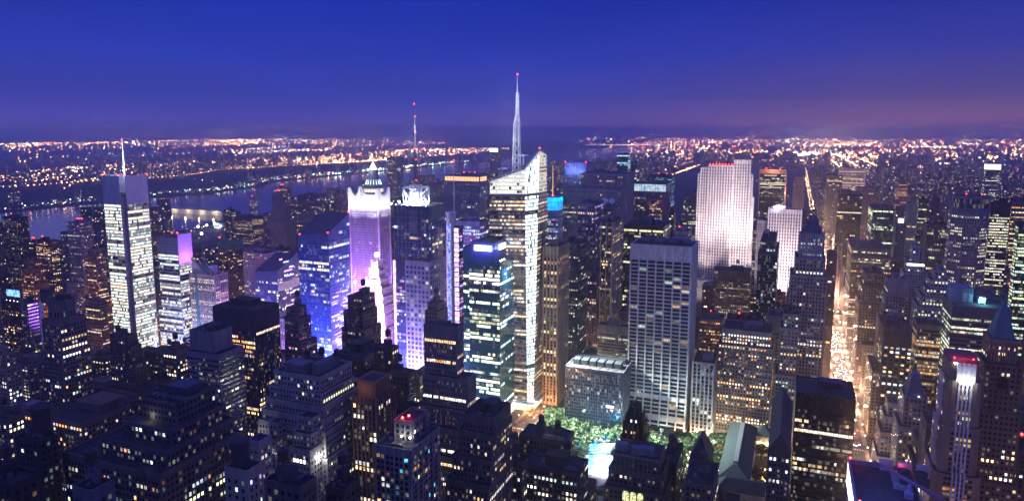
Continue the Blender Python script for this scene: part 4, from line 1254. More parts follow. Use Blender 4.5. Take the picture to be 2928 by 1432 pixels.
B('office_tower', 'blue lit tower with a ribbed box on top, beyond the two ribbed slabs', 1612, 1676, 1700, 497, 545, 1700, 'band', wall=(.2, .22, .34), lit=.1, fl=.1, crown=blue_box_top, gear=False, short='blue box-topped tower')
B('office_tower', 'slender violet tower with vertical ribs, before the front ribbed slab', 1652, 1700, 1727, 582, 905, 950, 'vert', wall=(.17, .14, .24), tiers=[(28, 1, 2, 1, 1), (92, 2, 4, 2, 1), (190, 3, 3, 2, 1)], bay=3.2, pier=2, pw=1.2, lit=.14, fl=.04, pal=[CREAM, WARM, VIOLET], short='slender violet tower')


def dishes(b):
    for k in (.22, .62):
        x, y, z = b.x0 + (b.x1 - b.x0) * k, b.y0 + 5, b.z - 1
        m = MB(); n = 14
        m.tube((x, y + 1, z), (x, y + 1, z + 6), .5, 6)
        cen = np.array([x, y - .5, z + 9.0]); ax = np.array([.15, -.8, .55]); ax /= np.linalg.norm(ax)
        u = np.cross(ax, (0, 0, 1.0)); u /= np.linalg.norm(u); v = np.cross(u, ax)
        rings = []
        for rr, dd in ((.4, 0), (2.6, .35), (4.6, 1.2)):
            rings.append([tuple(cen + ax * dd + rr * (u * math.cos(t) + v * math.sin(t))) for t in np.linspace(0, 2 * math.pi, n, endpoint=False)])
        for a, c in zip(rings[:-1], rings[1:]): m.loft(a, c, cap=False)
        m.poly(rings[0][::-1])
        m.build('satellite_dish', mat('dish_white', (.75, .75, .78), .5), b.root, b.org)


B('office_tower', 'grey ribbed block with two white satellite dishes on its roof', 1716, 1766, 1777, 593, 645, 1010, 'slab', wall=(.26, .25, .28), lit=.05, crown=dishes, short='satellite-dish block')
B('office_tower', 'dark slab with a white-ribbed east side, under the satellite-dish block', 1718, 1752, 1782, 636, 890, 860, 'black', wall=(.05, .05, .07), lit=.16, pal=[CREAM, WARM], trim=(.55, .52, .5), pier=4, pw=1.0, pd=.6, short='white-ribbed dark slab')
B('office_tower', 'brown tower with golden lit vertical window columns right of crystal tower', 1553, 1596, 1627, 706, 1085, 790, 'vert', wall=(.36, .26, .17), bay=4.4, fh=3.9, fw=.52, fhf=.8, pier=1, pw=1.9, pd=.8, lit=.22, fl=.07, pal=[YELLOW, WARM, CREAM], lev=(1, 3), top=10, short='golden brown tower')
B('office_tower', 'dark blue tower with few cool windows behind the golden brown tower', 1605, 1655, 1680, 696, 1010, 850, 'band', wall=(.07, .075, .12), lit=.1, fl=.02, pal=[COOL, CREAM, WHITE], fhf=.5, fw=.5, bay=3, short='dark blue tower')


def big_penthouse(b):
    m = MB(); w_ = b.x1 - b.x0
    m.box(b.x0 + w_ * .42, b.x0 + w_ * .68, b.y0 + 8, b.y0 + 28, b.z - 1, b.z + 9); m.cyl((b.x0 + w_ * .78, b.y0 + 18), 7, b.z - 1, b.z + 6, 14)
    m.build('penthouse', wallmat((.10, .10, .14)), b.root, b.org)


B('office_tower', 'black office block with yellow lit top floors behind the white gridded tower', 1784, 1898, 1917, 648, 880, 905, 'black', lit=.14, fl=.05, pal=[YELLOW, CREAM], lev=(2, 3), fhf=.62, bay=2.2, crown=big_penthouse, gear=False, short='black yellow-windowed block')


# --- white gridded tower on the park, foot sweeping outward
def grid_tower():
    D = 714
    x0, x1, y0, y1, z = place(1803, 1979, 1994, 706, D)
    y1 = y0 + 46
    st = style('slab', wall=(.62, .61, .60), rough=.7, bay=(x1 - x0) / 7, fh=4.15, fw=.94, fhf=.64, mg=.6, lit=.10, fl=.02, dim=.04, run=1, pal=[CREAM, GREEN, WARM], lev=(0, 2), pier=1, pw=1.5, pd=.7, top=15, base=6, trim=(.68, .67, .66))
    b = tower('office_tower', 'big white gridded office slab whose foot sweeps outward over the park', 'skyscraper', 100, None, ((x0 + x1) / 2, (y0 + y1) / 2), st)
    zs = 60
    sw = lambda t: 13 * t ** 2.2
    levels = [(0, 13), (18, sw(.72)), (38, sw(.4)), (zs, 0), (z, 0)]
    for (za, oa), (zb, ob) in zip(levels[:-1], levels[1:]):
        last = zb == z
        s = dict(st, base=(.4 if za > 0 else 5.5), top=(15 if last else .2))
        lo, hi = rect(x0, x1, y0 - oa, y1, za), rect(x0, x1, y0 - ob, y1, zb)
        ef = dict(s, bay=3.0, lit=.06)
        tier(b, lo, hi, s, 'tower_shaft' if last else 'curved_foot', parapet=1.2 if last else 0, roof=last, faces={0: s, 1: ef, 2: s, 3: ef})
    # finer mullions between the piers
    m = MB()
    n = 28
    for k in range(n + 1):
        if k % 4 == 0: continue
        xx = x0 + .6 + (x1 - x0 - 1.2) * k / n; m.box(xx - .09, xx + .09, y0 - .2, y0 - .09, zs + 1, z - 15, 0, True)
    m.build('mullion_frame', mat('mullion_dark', (.10, .10, .11), .5), b.root, b.org)
    m = MB()
    for k in range(4): m.box(x0 + 8 + k * 15, x0 + 17 + k * 15, y0 + 8, y0 + 22, z - 1.2, z + 2.5)
    m.box(x0 + 6, x1 - 6, y0 + 26, y1 - 6, z - 1.2, z + 2)
    m.build('roof_unit', mat('roof_metal', (.09, .10, .12), .6, .3), b.root, b.org)
    finish(b, D)
    FOOT.append((x0, x1, y0 - 13, y1)); HEROES.append((1800, 1997, 1206, D)); INFO.append(('white gridded tower', 1890, 700, 1206, D))


grid_tower()


def glass_box():
    D = 700
    x0, x1, y0, y1, z = place(1616, 1782, 1790, 1066, D)
    y1 = y0 + 44
    st = style('curtain', wall=(.06, .08, .12), rough=.2, bay=1.9, fh=3.6, fw=.86, fhf=.8, lit=.06, fl=0, run=1, pal=[COOL, WHITE, CREAM, GREEN], lev=(0, 2), top=.8, base=5)
    b = tower('office_block', 'low mirror-blue glass office box facing the park trees', 'building', None, None, ((x0 + x1) / 2, (y0 + y1) / 2), st)
    tier(b, rect(x0, x1, y0, y1, 0), rect(x0, x1, y0, y1, z), dict(st, pier=1, pw=.25, pd=.25, trim=(.13, .17, .25), band=1, bh=.3, bd=.15))
    m = MB()
    for k in range(6): m.box(x0 + 5 + k * 9, x0 + 12 + k * 9, y0 + 12, y0 + 24, z - 1, z + 4.5)
    m.box(x0 + 5, x1 - 5, y0 + 30, y0 + 40, z - 1, z + 3)
    m.build('roof_unit', wallmat((.04, .05, .07)), b.root, b.org)
    m = MB()
    for k in range(8): m.tube((x0 + 2 + k * (x1 - x0 - 4) / 7, y0 + 1, z + .2), (x0 + 2 + k * (x1 - x0 - 4) / 7, y0 + 11, z + .2), .25, 4)
    m.tube((x0 + 2, y0 + 6, z + .2), (x1 - 2, y0 + 6, z + .2), .25, 4); m.build('roof_rails', M_DARK, b.root, b.org)
    m = MB(); m.box(x0 + (x1 - x0) * .72, x0 + (x1 - x0) * .86, y0 - .6, y0 - .32, 32, 35, 0, True); m.build('lit_sign', glow('pink_sign', (1, .6, .6), 1.6), b.root, b.org)
    finish(b, D); FOOT.append((x0, x1, y0, y1)); HEROES.append((1610, 1790, 1185, D)); INFO.append(('mirror-blue glass box', 1700, 1030, 1185, D))


glass_box()
B('office_block', 'greenish lit office block with patterned upper band behind mirror-blue glass box', 1708, 1800, 1808, 936, 1020, 800, 'band', wall=(.28, .30, .26), lit=.45, fl=.2, pal=[GREEN, YELLOW, CREAM], lev=(0, 2), top=9, cat='building', short='greenish lit block')


# --- thirty-storey-slab landmark, floodlit
def floodlit_slab():
    D = 1190
    st = style('slab', wall=(.72, .66, .64), rough=.9, bay=4.2, fh=5.2, fw=.46, fhf=.66, pier=1, pw=1.3, pd=.5, lit=.06, fl=.01, lev=(0, 1), pal=[WHITE, CREAM], trim=(.78, .72, .70), mg=.8)
    x0, x1, y0, y1, z = place(2003, 2138, 2150, 478, D)
    y1 = y0 + 34
    b = tower('office_tower', 'huge floodlit pinkish-white slab with fine ribs, brightest tower on the right', 'skyscraper', 60, None, ((x0 + x1) / 2, (y0 + y1) / 2), st)
    zr = lambda row: at(2100, row, D)[2]
    ex = lambda px: x0 + slide(np.array([x0, y0, z]), (1, 0, 0), px)
    a, c, e = ex(2026), ex(2098), ex(2146)
    # stepped slabs one behind and beside another
    parts = [(x0, a, y0 + 5, y1 - 3, zr(482)), (a, c, y0, y1, zr(474)), (c, e, y0 + 2, y1 - 2, zr(458)), (e, e + 4, y0 + 5, y1 - 6, zr(500)), (e + 4, e + 7, y0 + 8, y1 - 9, zr(565)), (x0 - 5, x0, y0 + 9, y1 - 9, zr(500))]
    for q, (u0, u1, v0, v1, t) in enumerate(parts):
        tier(b, rect(u0 + .02, u1 - .02, v0, v1, 0), rect(u0 + .02, u1 - .02, v0, v1, t), st, 'ribbed_slab')
    # recessed dark notches at the shoulders
    m = MB()
    for k in range(7): m.box(a + 3 + k * (c - a - 6) / 7, a + 3 + k * (c - a - 6) / 7 + 3, y0 + 6, y0 + 10, zr(474) - 1, zr(474) + 3.5 + (k % 3))
    m.build('roof_unit', mat('roof_metal', (.09, .10, .12), .6, .3), b.root, b.org)
    for k in range(8): beacon(b, (a + 2 + k * (c - a) / 8, y0 + 3, zr(474) + .2), .85)
    light('red_roof_glow', 'POINT', ((a + c) / 2, y0 + 6, zr(474) + 5), 9e3, (1, .05, .08), b, rad=2)
    for k, px in enumerate((2020, 2060, 2100, 2135)):
        fx = ex(px)
        for hh, tz, pw in ((30, 60, .6e5), (45, 140, 6.5e5), (60, 232, 1.9e6)):
            light('facade_flood', 'SPOT', (fx, y0 - 70, hh), pw * .62, (1, .82, .84), b, (fx, y0, tz), 62, .9, rad=2)
    light('facade_flood', 'SPOT', (e + 60, y0 + 10, 40), 6e5, (1, .82, .84), b, (e, y0 + 14, 160), 60, .9)
    finish(b, D); FOOT.append((x0 - 5, e + 8, y0, y1)); HEROES.append((2000, 2160, 815, D)); INFO.append(('huge floodlit slab', 2075, 460, 815, D))
    m = MB(); m.box(x0 - 6, x0 + 35, y0 - 26, y0 - 9, 0, zr(800)); m.build('low_wing', wallmat((.5, .46, .44)), b.root, b.org)


floodlit_slab()


def second_floodlit():
    b = B('office_tower', 'smaller floodlit pinkish slab right of the huge one, searchlight on its roof', 2198, 2293, 2305, 600, 835, 1060, 'slab', dep=26, wall=(.66, .60, .60), bay=4.0, fh=5, fw=.46, pier=1, pw=1.3, lit=.05, lev=(0, 1), top=4, gear=True, short='smaller floodlit slab')
    for k in (.2, .55, .9):
        xx = b.x0 + (b.x1 - b.x0) * k
        light('facade_flood', 'SPOT', (xx, b.y0 - 60, 60), 2.0e5, (1, .80, .84), b, (xx, b.y0, 110), 75, .9)
        light('facade_flood', 'SPOT', (xx, b.y0 - 55, 75), 1.8e5, (1, .80, .84), b, (xx, b.y0, 165), 60, .9)
    for k in range(3): fixture(b, (b.x0 + 8 + k * 5, b.y0 + 3, b.z + 1.2), 1.1, (.9, .8, 1), 60)
    light('roof_flood', 'POINT', (b.x0 + 12, b.y0 - 4, b.z + 6), 1.2e4, (.8, .7, 1), b)


second_floodlit()
B('office_tower', 'narrow grey ribbed wing filling the gap between the two floodlit slabs', 2166, 2196, 2198, 630, 840, 1090, 'slab', dep=25, wall=(.32, .29, .32), lit=.12)
B('office_tower', 'slim dark glass tower with chopped corner before the smaller floodlit slab', 2174, 2218, 2232, 690, 880, 850, 'curtain', wall=(.05, .06, .09), tiers=[(14, 2, 3, 2, 2)], lit=.06, fl=.06, pal=[COOL, WHITE], short='slim chopped tower')


def bronze_frame(b):
    g = .5
    m = MB()
    m.box(b.x0 - g, b.x1 + g, b.y0 - g, b.y0 - .05, b.z - 11, b.z + 1, 0, True)
    for xx in (b.x0 - g, b.x1 - 2.5): m.box(xx, xx + 3, b.y0 - g, b.y0 - .05, 0, b.z - 11.02)
    m.build('bronze_frame', mat('bronze_frame', (.55, .36, .24), .6), b.root, b.org)
    light('frame_wash', 'POINT', ((b.x0 + b.x1) / 2, b.y0 - 22, b.z + 2), 3.5e4, (1, .5, .28), b, rad=2)
    light('frame_wash', 'POINT', (b.x1 + 6, b.y0 - 14, b.z - 60), 4e4, (1, .5, .28), b, rad=2)
    for k in (.25, .75): beacon(b, (b.x0 + (b.x1 - b.x0) * k, b.y0 + 3, b.z + 1), 1.3)


B('office_tower', 'black glass tower framed by an orange lit portal of stone', 2172, 2250, 2259, 486, 620, 1850, 'black', lit=.25, fl=.06, top=12, run=6, pal=[WARM, CREAM, YELLOW], crown=bronze_frame, gear=False, short='orange-framed black tower')
B('office_tower', 'beige gridded block right of the orange-framed black tower', 2269, 2303, 2312, 508, 600, 2000, 'stone', wall=(.45, .36, .33), bay=4, fh=5, fw=.5, lit=.05, gear='mech', short='beige gridded block')


def art_deco_crown(b):
    m = MB(); cx_, cy_ = (b.x0 + b.x1) / 2, (b.y0 + b.y1) / 2
    m.box(cx_ - 9, cx_ + 9, cy_ - 8, cy_ + 8, b.z - 1, b.z + 8); m.box(cx_ - 6, cx_ + 6, cy_ - 5, cy_ + 5, b.z + 8, b.z + 15); m.cyl((cx_, cy_), 4.5, b.z + 15, b.z + 19, 12, 3)
    m.build('lantern', wallmat((.2, .2, .24)), b.root, b.org)
    m = MB()
    for k in range(10):
        xx = b.x0 + (b.x1 - b.x0) * (k + .5) / 10; m.box(xx - .7, xx + .7, b.y0 - .9, b.y0 - .1, b.z - 34, b.z + 2.2, 0, True)
    for k in range(8):
        yy = b.y0 + (b.y1 - b.y0) * (k + .5) / 8; m.box(b.x1 + .1, b.x1 + .9, yy - .7, yy + .7, b.z - 34, b.z + 2.2, 0, True)
    m.build('stone_fin', wallmat((.42, .40, .42)), b.root, b.org)


B('office_tower', 'tall grey stone tower with a stepped ribbed crown beside the glowing avenue', 2287, 2357, 2366, 675, 1060, 690, 'stone', dep=30, wall=(.27, .255, .26), bay=3.1, fh=3.7, fw=.5, fhf=.56, lit=.16, fl=.07, pal=[CREAM, WARM, WHITE, COOL], pier=2, pw=.9, pd=.5,
  tiers=[(22, 3, 2, 2, 3), (40, 4, 3, 3, 4), (150, 8, 2, 3, 6)], crown=art_deco_crown, gear=False, short='ribbed-crown stone tower')

# --- masonry blocks between the park and the avenue
B('office_block', 'wide pale masonry office block with glowing window rows, right of white gridded tower', 2064, 2208, 2216, 952, 1212, 700, 'stone', dep=40, wall=(.33, .29, .26), bay=2.9, fh=3.6, fw=.46, fhf=.52, lit=.26, fl=.09, pal=[CREAM, WARM, WHITE, AMBER], lev=(1, 4), tiers=[(16, 3, 2, 3, 3)], cat='building', short='wide masonry block')
B('office_block', 'narrow pale block with tall arched bays left of the wide masonry block', 1980, 2043, 2048, 1040, 1212, 694, 'stone', dep=40, wall=(.36, .33, .33), bay=4.4, fh=4.1, fw=.62, fhf=.72, pier=1, pw=1.4, lit=.08, fl=0, pal=[COOL, WHITE], cat='building', short='narrow arched block')
B('office_tower', 'blank sided pale tower behind the wide masonry block', 2194, 2240, 2248, 905, 1110, 735, 'stone', dep=30, wall=(.36, .34, .31), lit=.05, top=18, pal=[COOL, WARM], short='blank pale tower')
B('office_tower', 'stepped stone block squeezed left of the ribbed-crown stone tower', 2240, 2287, 2292, 900, 1222, 680, 'stone', dep=30, wall=(.29, .27, .26), lit=.13, tiers=[(14, 2, 0, 2, 2), (62, 3, 0, 2, 2)], pal=[WARM, CREAM, GREEN], short='squeezed stepped block')
B('office_block', 'dark cornice-topped block at the foot of the huge floodlit slab', 2040, 2146, 2152, 778, 905, 1000, 'brown', dep=35, wall=(.15, .13, .14), lit=.22, fl=.06, lev=(1, 2), pal=[WARM, WHITE], cat='building', short='dark cornice block')
B('office_tower', 'small pale stepped tower left of the huge floodlit slab', 1926, 1968, 1978, 662, 730, 1010, 'pale', tiers=[(9, 2, 2, 2, 2)], lit=.12, wall=(.44, .40, .42), beac=1, short='small pale stepped tower')


def lit_glass_crown(b):
    m = MB(); n = 12
    for k in range(n):
        xa = b.x0 + (b.x1 - b.x0) * k / n; m.box(xa + .3, xa + (b.x1 - b.x0) / n - .3, b.y0 - .3, b.y0 - .05, b.z - 18, b.z - 2, 0, True)
    for k in range(4):
        ya = b.y0 + (b.y1 - b.y0) * k / 4; m.box(b.x1 + .05, b.x1 + .3, ya + .3, ya + (b.y1 - b.y0) / 4 - .3, b.z - 18, b.z - 2, 0, True)
    m.build('lit_crown_panel', led_mat('white_crown', (.3, .62, .9), (.85, 1, 1), 1.15, .15), b.root, b.org)


B('office_tower', 'reddish tower with a lit white glass crown beyond satellite-dish block', 1813, 1905, 1916, 526, 650, 1600, 'slab', wall=(.3, .17, .2), lit=.16, top=20, pal=[WARM, CREAM], crown=lit_glass_crown, gear=False, short='white-crowned reddish tower')
B('office_tower', 'hazy dark tower with teal lit roof band behind the white-crowned reddish tower', 1852, 1920, 1930, 503, 560, 1900, 'band', wall=(.08, .12, .17), lit=.2, pal=[CYAN, COOL], beac=2, short='teal-banded hazy tower')
B('office_tower', 'brown ribbed slab left of a reddish twin, right of rear ribbed slab', 1815, 1848, 1856, 558, 645, 1400, 'slab', wall=(.25, .2, .2), lit=.2, pal=[WARM, CREAM])
B('office_tower', 'reddish ribbed slab in front of the white-crowned reddish tower', 1857, 1894, 1903, 568, 640, 1380, 'slab', wall=(.32, .19, .2), lit=.25, pal=[WARM, CREAM, AMBER])
B('office_tower', 'brown ribbed slab with yellow windows just left of the huge floodlit slab', 1951, 1994, 2002, 560, 690, 1450, 'slab', wall=(.27, .22, .24), lit=.15, pal=[YELLOW, CREAM])
B('apartment_tower', 'distant twin glass tower with cyan stripes, left of the pair by the park', 1765, 1796, 1803, 441, 500, 2350, 'curtain', wall=(.08, .1, .2), lit=.25, pal=[COOL, CYAN], bay=4, fh=6)
B('apartment_tower', 'darker of the distant twin glass towers by the park', 1806, 1822, 1827, 462, 500, 2300, 'curtain', wall=(.03, .04, .07), lit=.05, bay=4, fh=6)
B('apartment_tower', 'distant grey tower on the upper west side left of the girder-cube antenna', 1105, 1123, 1132, 452, 540, 2800, 'apt', lit=.2, bay=5, fh=6, wall=(.12, .12, .18), cat='apartment block')
B('apartment_tower', 'distant bluish tower touching the left of the tall antenna mast', 1132, 1146, 1152, 450, 540, 2850, 'apt', lit=.12, bay=5, fh=6, wall=(.1, .12, .25), cat='apartment block')


def far_white_top(b):
    m = MB(); m.box(b.x0 - .3, b.x1 + .3, b.y0 - .3, b.y0 - .05, b.z - 18, b.z, 0, True); m.build('lit_crown_panel', glow('far_white', (.9, .97, 1), 2.0), b.root, b.org)


B('office_tower', 'distant block with a glowing white top left of the crystal tower spire', 1400, 1424, 1431, 424, 500, 3300, 'apt', lit=.15, bay=5, fh=6, wall=(.1, .1, .2), crown=far_white_top, top=20, gear=False)
B('telephone_tower', 'windowless grey stepped tower near the river with one floodlit wall', 784, 815, 830, 580, 705, 1600, 'grey', tiers=[(40, 8, 8, 8, 5)], wall=(.26, .24, .3), lit=0, fl=0, short='windowless grey tower')
B('telephone_annex', 'thin grey shaft with red lights rising behind the windowless grey tower', 776, 797, 806, 552, 600, 1640, 'grey', wall=(.26, .24, .3), lit=0, fl=0, beac=2)
B('apartment_tower', 'riverside slab with a line of red roof lights right of windowless grey tower', 792, 822, 832, 536, 600, 1950, 'apt', lit=.3, beac=3, cat='apartment block')
B('apartment_tower', 'dim blue riverside slab left of the fin-crowned violet tower', 850, 905, 922, 560, 630, 2000, 'apt', lit=.1, wall=(.09, .1, .17), fl=0, cat='apartment block')
B('apartment_tower', 'narrow pale riverside tower with a red light above the pier', 712, 726, 736, 568, 650, 2000, 'aptpale', lit=.25, beac=1, cat='apartment block')
B('apartment_tower', 'dark thin tower beside the floodlit pier yard', 640, 660, 673, 600, 690, 1700, 'apt', lit=.15, cat='apartment block', short='dark thin pier tower')
B('apartment_block', 'broad low block full of small lit windows right of dark thin pier tower', 670, 720, 752, 622, 700, 1650, 'apt', lit=.5, lev=(2, 3), cat='apartment block', gear='mech')

# ------------------------------------------------------------------ east of the avenue
B('office_tower', 'tall dark slab, nearest of the towers lining the far glowing avenue', 2383, 2396, 2467, 553, 760, 1430, 'black', 'B', lit=.10, fl=.01, run=2, pal=[WARM, CREAM, AMBER], bay=3, short='dark avenue slab')
B('office_tower', 'white marble slab with vertical ribs and lit bands far up the avenue', 2394, 2400, 2476, 481, 560, 1980, 'slab', 'B', dep=30, wall=(.55, .46, .44), bay=4, pier=1, pw=1.4, lit=.22, fl=.2, pal=[CREAM, WARM], top=5, short='white marble slab')
B('office_tower', 'dark angular tower with a green lit garden terrace near the avenue', 2358, 2366, 2410, 500, 660, 1990, 'black', 'B', wall=(.05, .035, .04), lit=.04, short='dark angular tower')
B('office_tower', 'brown tower with a blue hipped top right of the white marble slab', 2446, 2452, 2517, 538, 590, 1700, 'stone', 'B', wall=(.3, .2, .2), lit=.05, gear='mech', short='blue-hipped brown tower')
B('office_tower', 'green tinted glass tower with a bright lit corner lobby of screens', 2484, 2496, 2558, 594, 740, 1240, 'curtain', 'B', wall=(.04, .08, .07), lit=.2, fl=.1, pal=[YELLOW, GREEN, CREAM], short='green tinted tower')


def white_box_sign(b):
    m = MB(); m.box(b.x0 + 3, b.x1 - 3, b.y0 + 3, b.y0 + 14, b.z - 1, b.z + 9); m.build('penthouse', wallmat((.3, .28, .3)), b.root, b.org)
    m = MB(); m.box(b.x0 + 4, b.x1 - 4, b.y0 + 2.5, b.y0 + 2.95, b.z + 1, b.z + 7.5, 0, True); m.build('lit_panel', glow('panel_white', (1, .85, .75), 4), b.root, b.org)


B('office_tower', 'slim grey tower with a glowing white panel at its top', 2554, 2561, 2592, 638, 730, 1150, 'stone', 'B', wall=(.2, .22, .24), lit=.07, pal=[GREEN, WARM], crown=white_box_sign, gear=False, short='white-panel tower')
B('hotel_tower', 'distant golden lit hotel tower with a stepped pinnacle', 2566, 2570, 2597, 516, 590, 2100, 'brick', 'B', wall=(.35, .24, .17), bay=3.5, fh=4, lit=.6, pal=[WARM, AMBER], lev=(2, 3), tiers=[(20, 2, 2, 2, 2)], cat='hotel', short='golden hotel tower')
B('office_tower', 'pale ribbed tower with a small rounded cap right of white-panel tower', 2592, 2597, 2624, 582, 680, 1300, 'slab', 'B', wall=(.36, .35, .38), lit=.03, short='pale round-capped tower')
B('office_tower', 'dark slab with slanted lit floors behind the pale round-capped tower', 2622, 2628, 2656, 570, 650, 1480, 'black', 'B', lit=.25, fl=.15, pal=[YELLOW, CREAM])
B('office_tower', 'dark brown tower in thin vertical stripes with a yellow lit row', 2644, 2652, 2722, 640, 770, 1000, 'vert', 'B', wall=(.06, .055, .06), trim=(.22, .22, .24), lit=.07, fl=.02, pal=[YELLOW, WARM], short='dark striped tower')


def octagon_tower():
    D = 900
    st = style('stone', wall=(.24, .24, .30), bay=2.6, fh=3.9, fw=.5, fhf=.52, lit=.30, fl=.06, run=2, pal=[YELLOW, CREAM, CREAM], lev=(1, 3))
    c = at(2773, 700, D); r = 50 * D / FPX
    cx_, cy_ = c[0], c[1] + r
    b = tower('office_tower', 'tall eight-sided grey tower with rows of yellow windows and a glass crown', 'skyscraper', None, None, (cx_, cy_), st)
    octa = lambda rr, h: [(cx_ + rr * math.cos(math.pi / 8 + k * math.pi / 4), cy_ + rr * math.sin(math.pi / 8 + k * math.pi / 4), h) for k in range(8)]
    zt, z1 = at(2773, 562, D)[2], at(2773, 606, D)[2]
    tier(b, octa(r * 1.04, 0), octa(r * 1.04, z1), dict(st, top=3), 'octagon_shaft', z_lo=20)
    tier(b, octa(r * .98, z1), octa(r * .98, zt), dict(st, wall=(.14, .17, .24), rough=.35, lit=0, fl=0, bay=2, fw=.8, fhf=.9, fh=6), 'glass_crown', windows=True)
    m = MB()
    for k in range(8):
        p = octa(r * 1.0, 0)[k]; m.box(p[0] - 1, p[0] + 1, p[1] - 1, p[1] + 1, z1, zt + 2)
    m.build('crown_pier', wallmat((.25, .26, .34)), b.root, b.org)
    for k in (5, 6): beacon(b, octa(r, zt + 2)[k], .7)
    finish(b, D); FOOT.append((cx_ - r, cx_ + r, cy_ - r, cy_ + r)); HEROES.append((2720, 2824, 830, D)); INFO.append(('eight-sided tower', 2773, 556, 830, D))


octagon_tower()
B('office_tower', 'dark tower whose floors are ablaze with cream light right of eight-sided tower', 2826, 2834, 2892, 578, 830, 960, 'black', 'B', lit=.85, fl=.35, run=3, pal=[CREAM, YELLOW, WHITE], lev=(2, 3), fhf=.48, top=14, bay=2.6, short='cream-banded dark tower')
B('office_tower', 'brown banded tower at the right edge behind the cream-banded dark tower', 2888, 2893, 2945, 582, 770, 1080, 'band', 'B', wall=(.2, .16, .16), lit=.55, fl=.2, pal=[YELLOW, WARM, AMBER], fhf=.5)
B('office_tower', 'dark slab with greenish lit floors cut off by the right edge', 2904, 2914, 2985, 640, 800, 800, 'black', 'B', lit=.45, fl=.15, pal=[GREEN, YELLOW], short='right edge slab')


def white_lantern(b):
    m = MB(); m.box(b.x0 - .4, b.x1 + .4, b.y0 - .4, b.y0 - .05, b.z - 16, b.z, 0, True); m.box(b.x0 - .4, b.x0 - .05, b.y0 - .05, b.y1, b.z - 16, b.z, 0, True); m.build('lit_crown_panel', glow('lantern_white', (1, .93, .88), 3.2), b.root, b.org)
    m = MB(); lattice(m, b.x0 + 12, b.y0 + 8, b.z, b.z + 26, 1.4, .6, 6, .3); m.build('antenna_mast', M_DARK, b.root, b.org); beacon(b, (b.x0 + 12, b.y0 + 8, b.z + 26), 1.4)


B('office_tower', 'distant tower with a brilliant white lit top storey near the right edge', 2816, 2820, 2862, 470, 575, 2300, 'band', 'B', lit=.3, fl=.2, bay=4, fh=5, top=18, crown=white_lantern, gear=False, wall=(.16, .15, .2), short='white lantern tower')
B('office_block', 'brown brick office block with lit rows left of the dark striped tower', 2424, 2436, 2538, 708, 800, 1050, 'band', 'B', wall=(.2, .16, .17), lit=.35, fl=.08, pal=[CREAM, YELLOW, AMBER], tiers=[(12, 0, 6, 3, 3)], fhf=.5, cat='building', short='lit brown office block')


def spire_church():
    D = 1240
    b = tower('cathedral', 'pale gothic cathedral with twin pointed spires beside the avenue', 'church', 0, None, at(2398, 800, D)[:2], style('pale', wall=(.42, .36, .33)))
    mt = wallmat((.42, .36, .33))
    for px, dy in ((2397, 0), (2409, 24)):
        p = at(px, 690, D + dy); x, y = p[0], p[1]; zt = p[2]
        m = MB(); m.box(x - 6, x + 6, y - 6, y + 6, 0, zt - 62)
        for q in range(4):
            sx_, sy = ((-1, -1), (1, -1), (1, 1), (-1, 1))[q]; m.cyl((x + sx_ * 5.4, y + sy * 5.4), 1.3, zt - 62, zt - 46, 6, 0)
        m.cyl((x, y), 4.6, zt - 62, zt, 8, 0)
        m.build('spire', mt, b.root, b.org)
    p = at(2404, 860, D); x, y = p[0], p[1]
    m = MB(); m.box(x - 2, x + 70, y - 12, y + 14, 0, 26)
    m.quad((x - 2, y - 12, 26), (x + 70, y - 12, 26), (x + 70, y + 1, 40), (x - 2, y + 1, 40)); m.quad((x + 70, y + 14, 26), (x - 2, y + 14, 26), (x - 2, y + 1, 40), (x + 70, y + 1, 40)); m.tri((x - 2, y + 14, 26), (x - 2, y - 12, 26), (x - 2, y + 1, 40))
    m.build('nave', mt, b.root, b.org)
    light('church_flood', 'POINT', (x - 10, y - 22, 30), 3e4, (1, .6, .45), b, rad=1)
    FOOT.append((x - 10, x + 70, y - 14, y + 30)); HEROES.append((2389, 2412, 800, D))


spire_church()


def ring_light(b):
    m = MB(); m.box(b.x0 - 5.5, b.x1 + 5.5, b.y0 - 5.8, b.y0 - 5.5, b.z - 25.5, b.z - 22.5, 0, True); m.build('lit_cornice', glow('ring_white', (.95, .97, 1), 1.8), b.root, b.org)


B('office_tower', 'pale wedding-cake tower with a white lit ring below its cap', 2604, 2609, 2632, 702, 800, 900, 'pale', 'B', tiers=[(22, 5, 5, 5, 5), (34, 4, 4, 4, 4), (48, 4, 4, 4, 4)], lit=.14, pal=[COOL, WHITE], crown=ring_light, wall=(.38, .40, .42), short='wedding-cake tower')


def scallops(b):
    m = MB(); n = 7
    for k in range(n):
        xx = b.x0 + (b.x1 - b.x0) * (k + .5) / n; m.box(xx - 1.3, xx + 1.3, b.y0 - .6, b.y0 + 1.2, b.z - 30, b.z + 2.5 + (3 if k % 2 else 0), 0, True)
    m.build('stone_fin', wallmat((.34, .35, .40)), b.root, b.org)


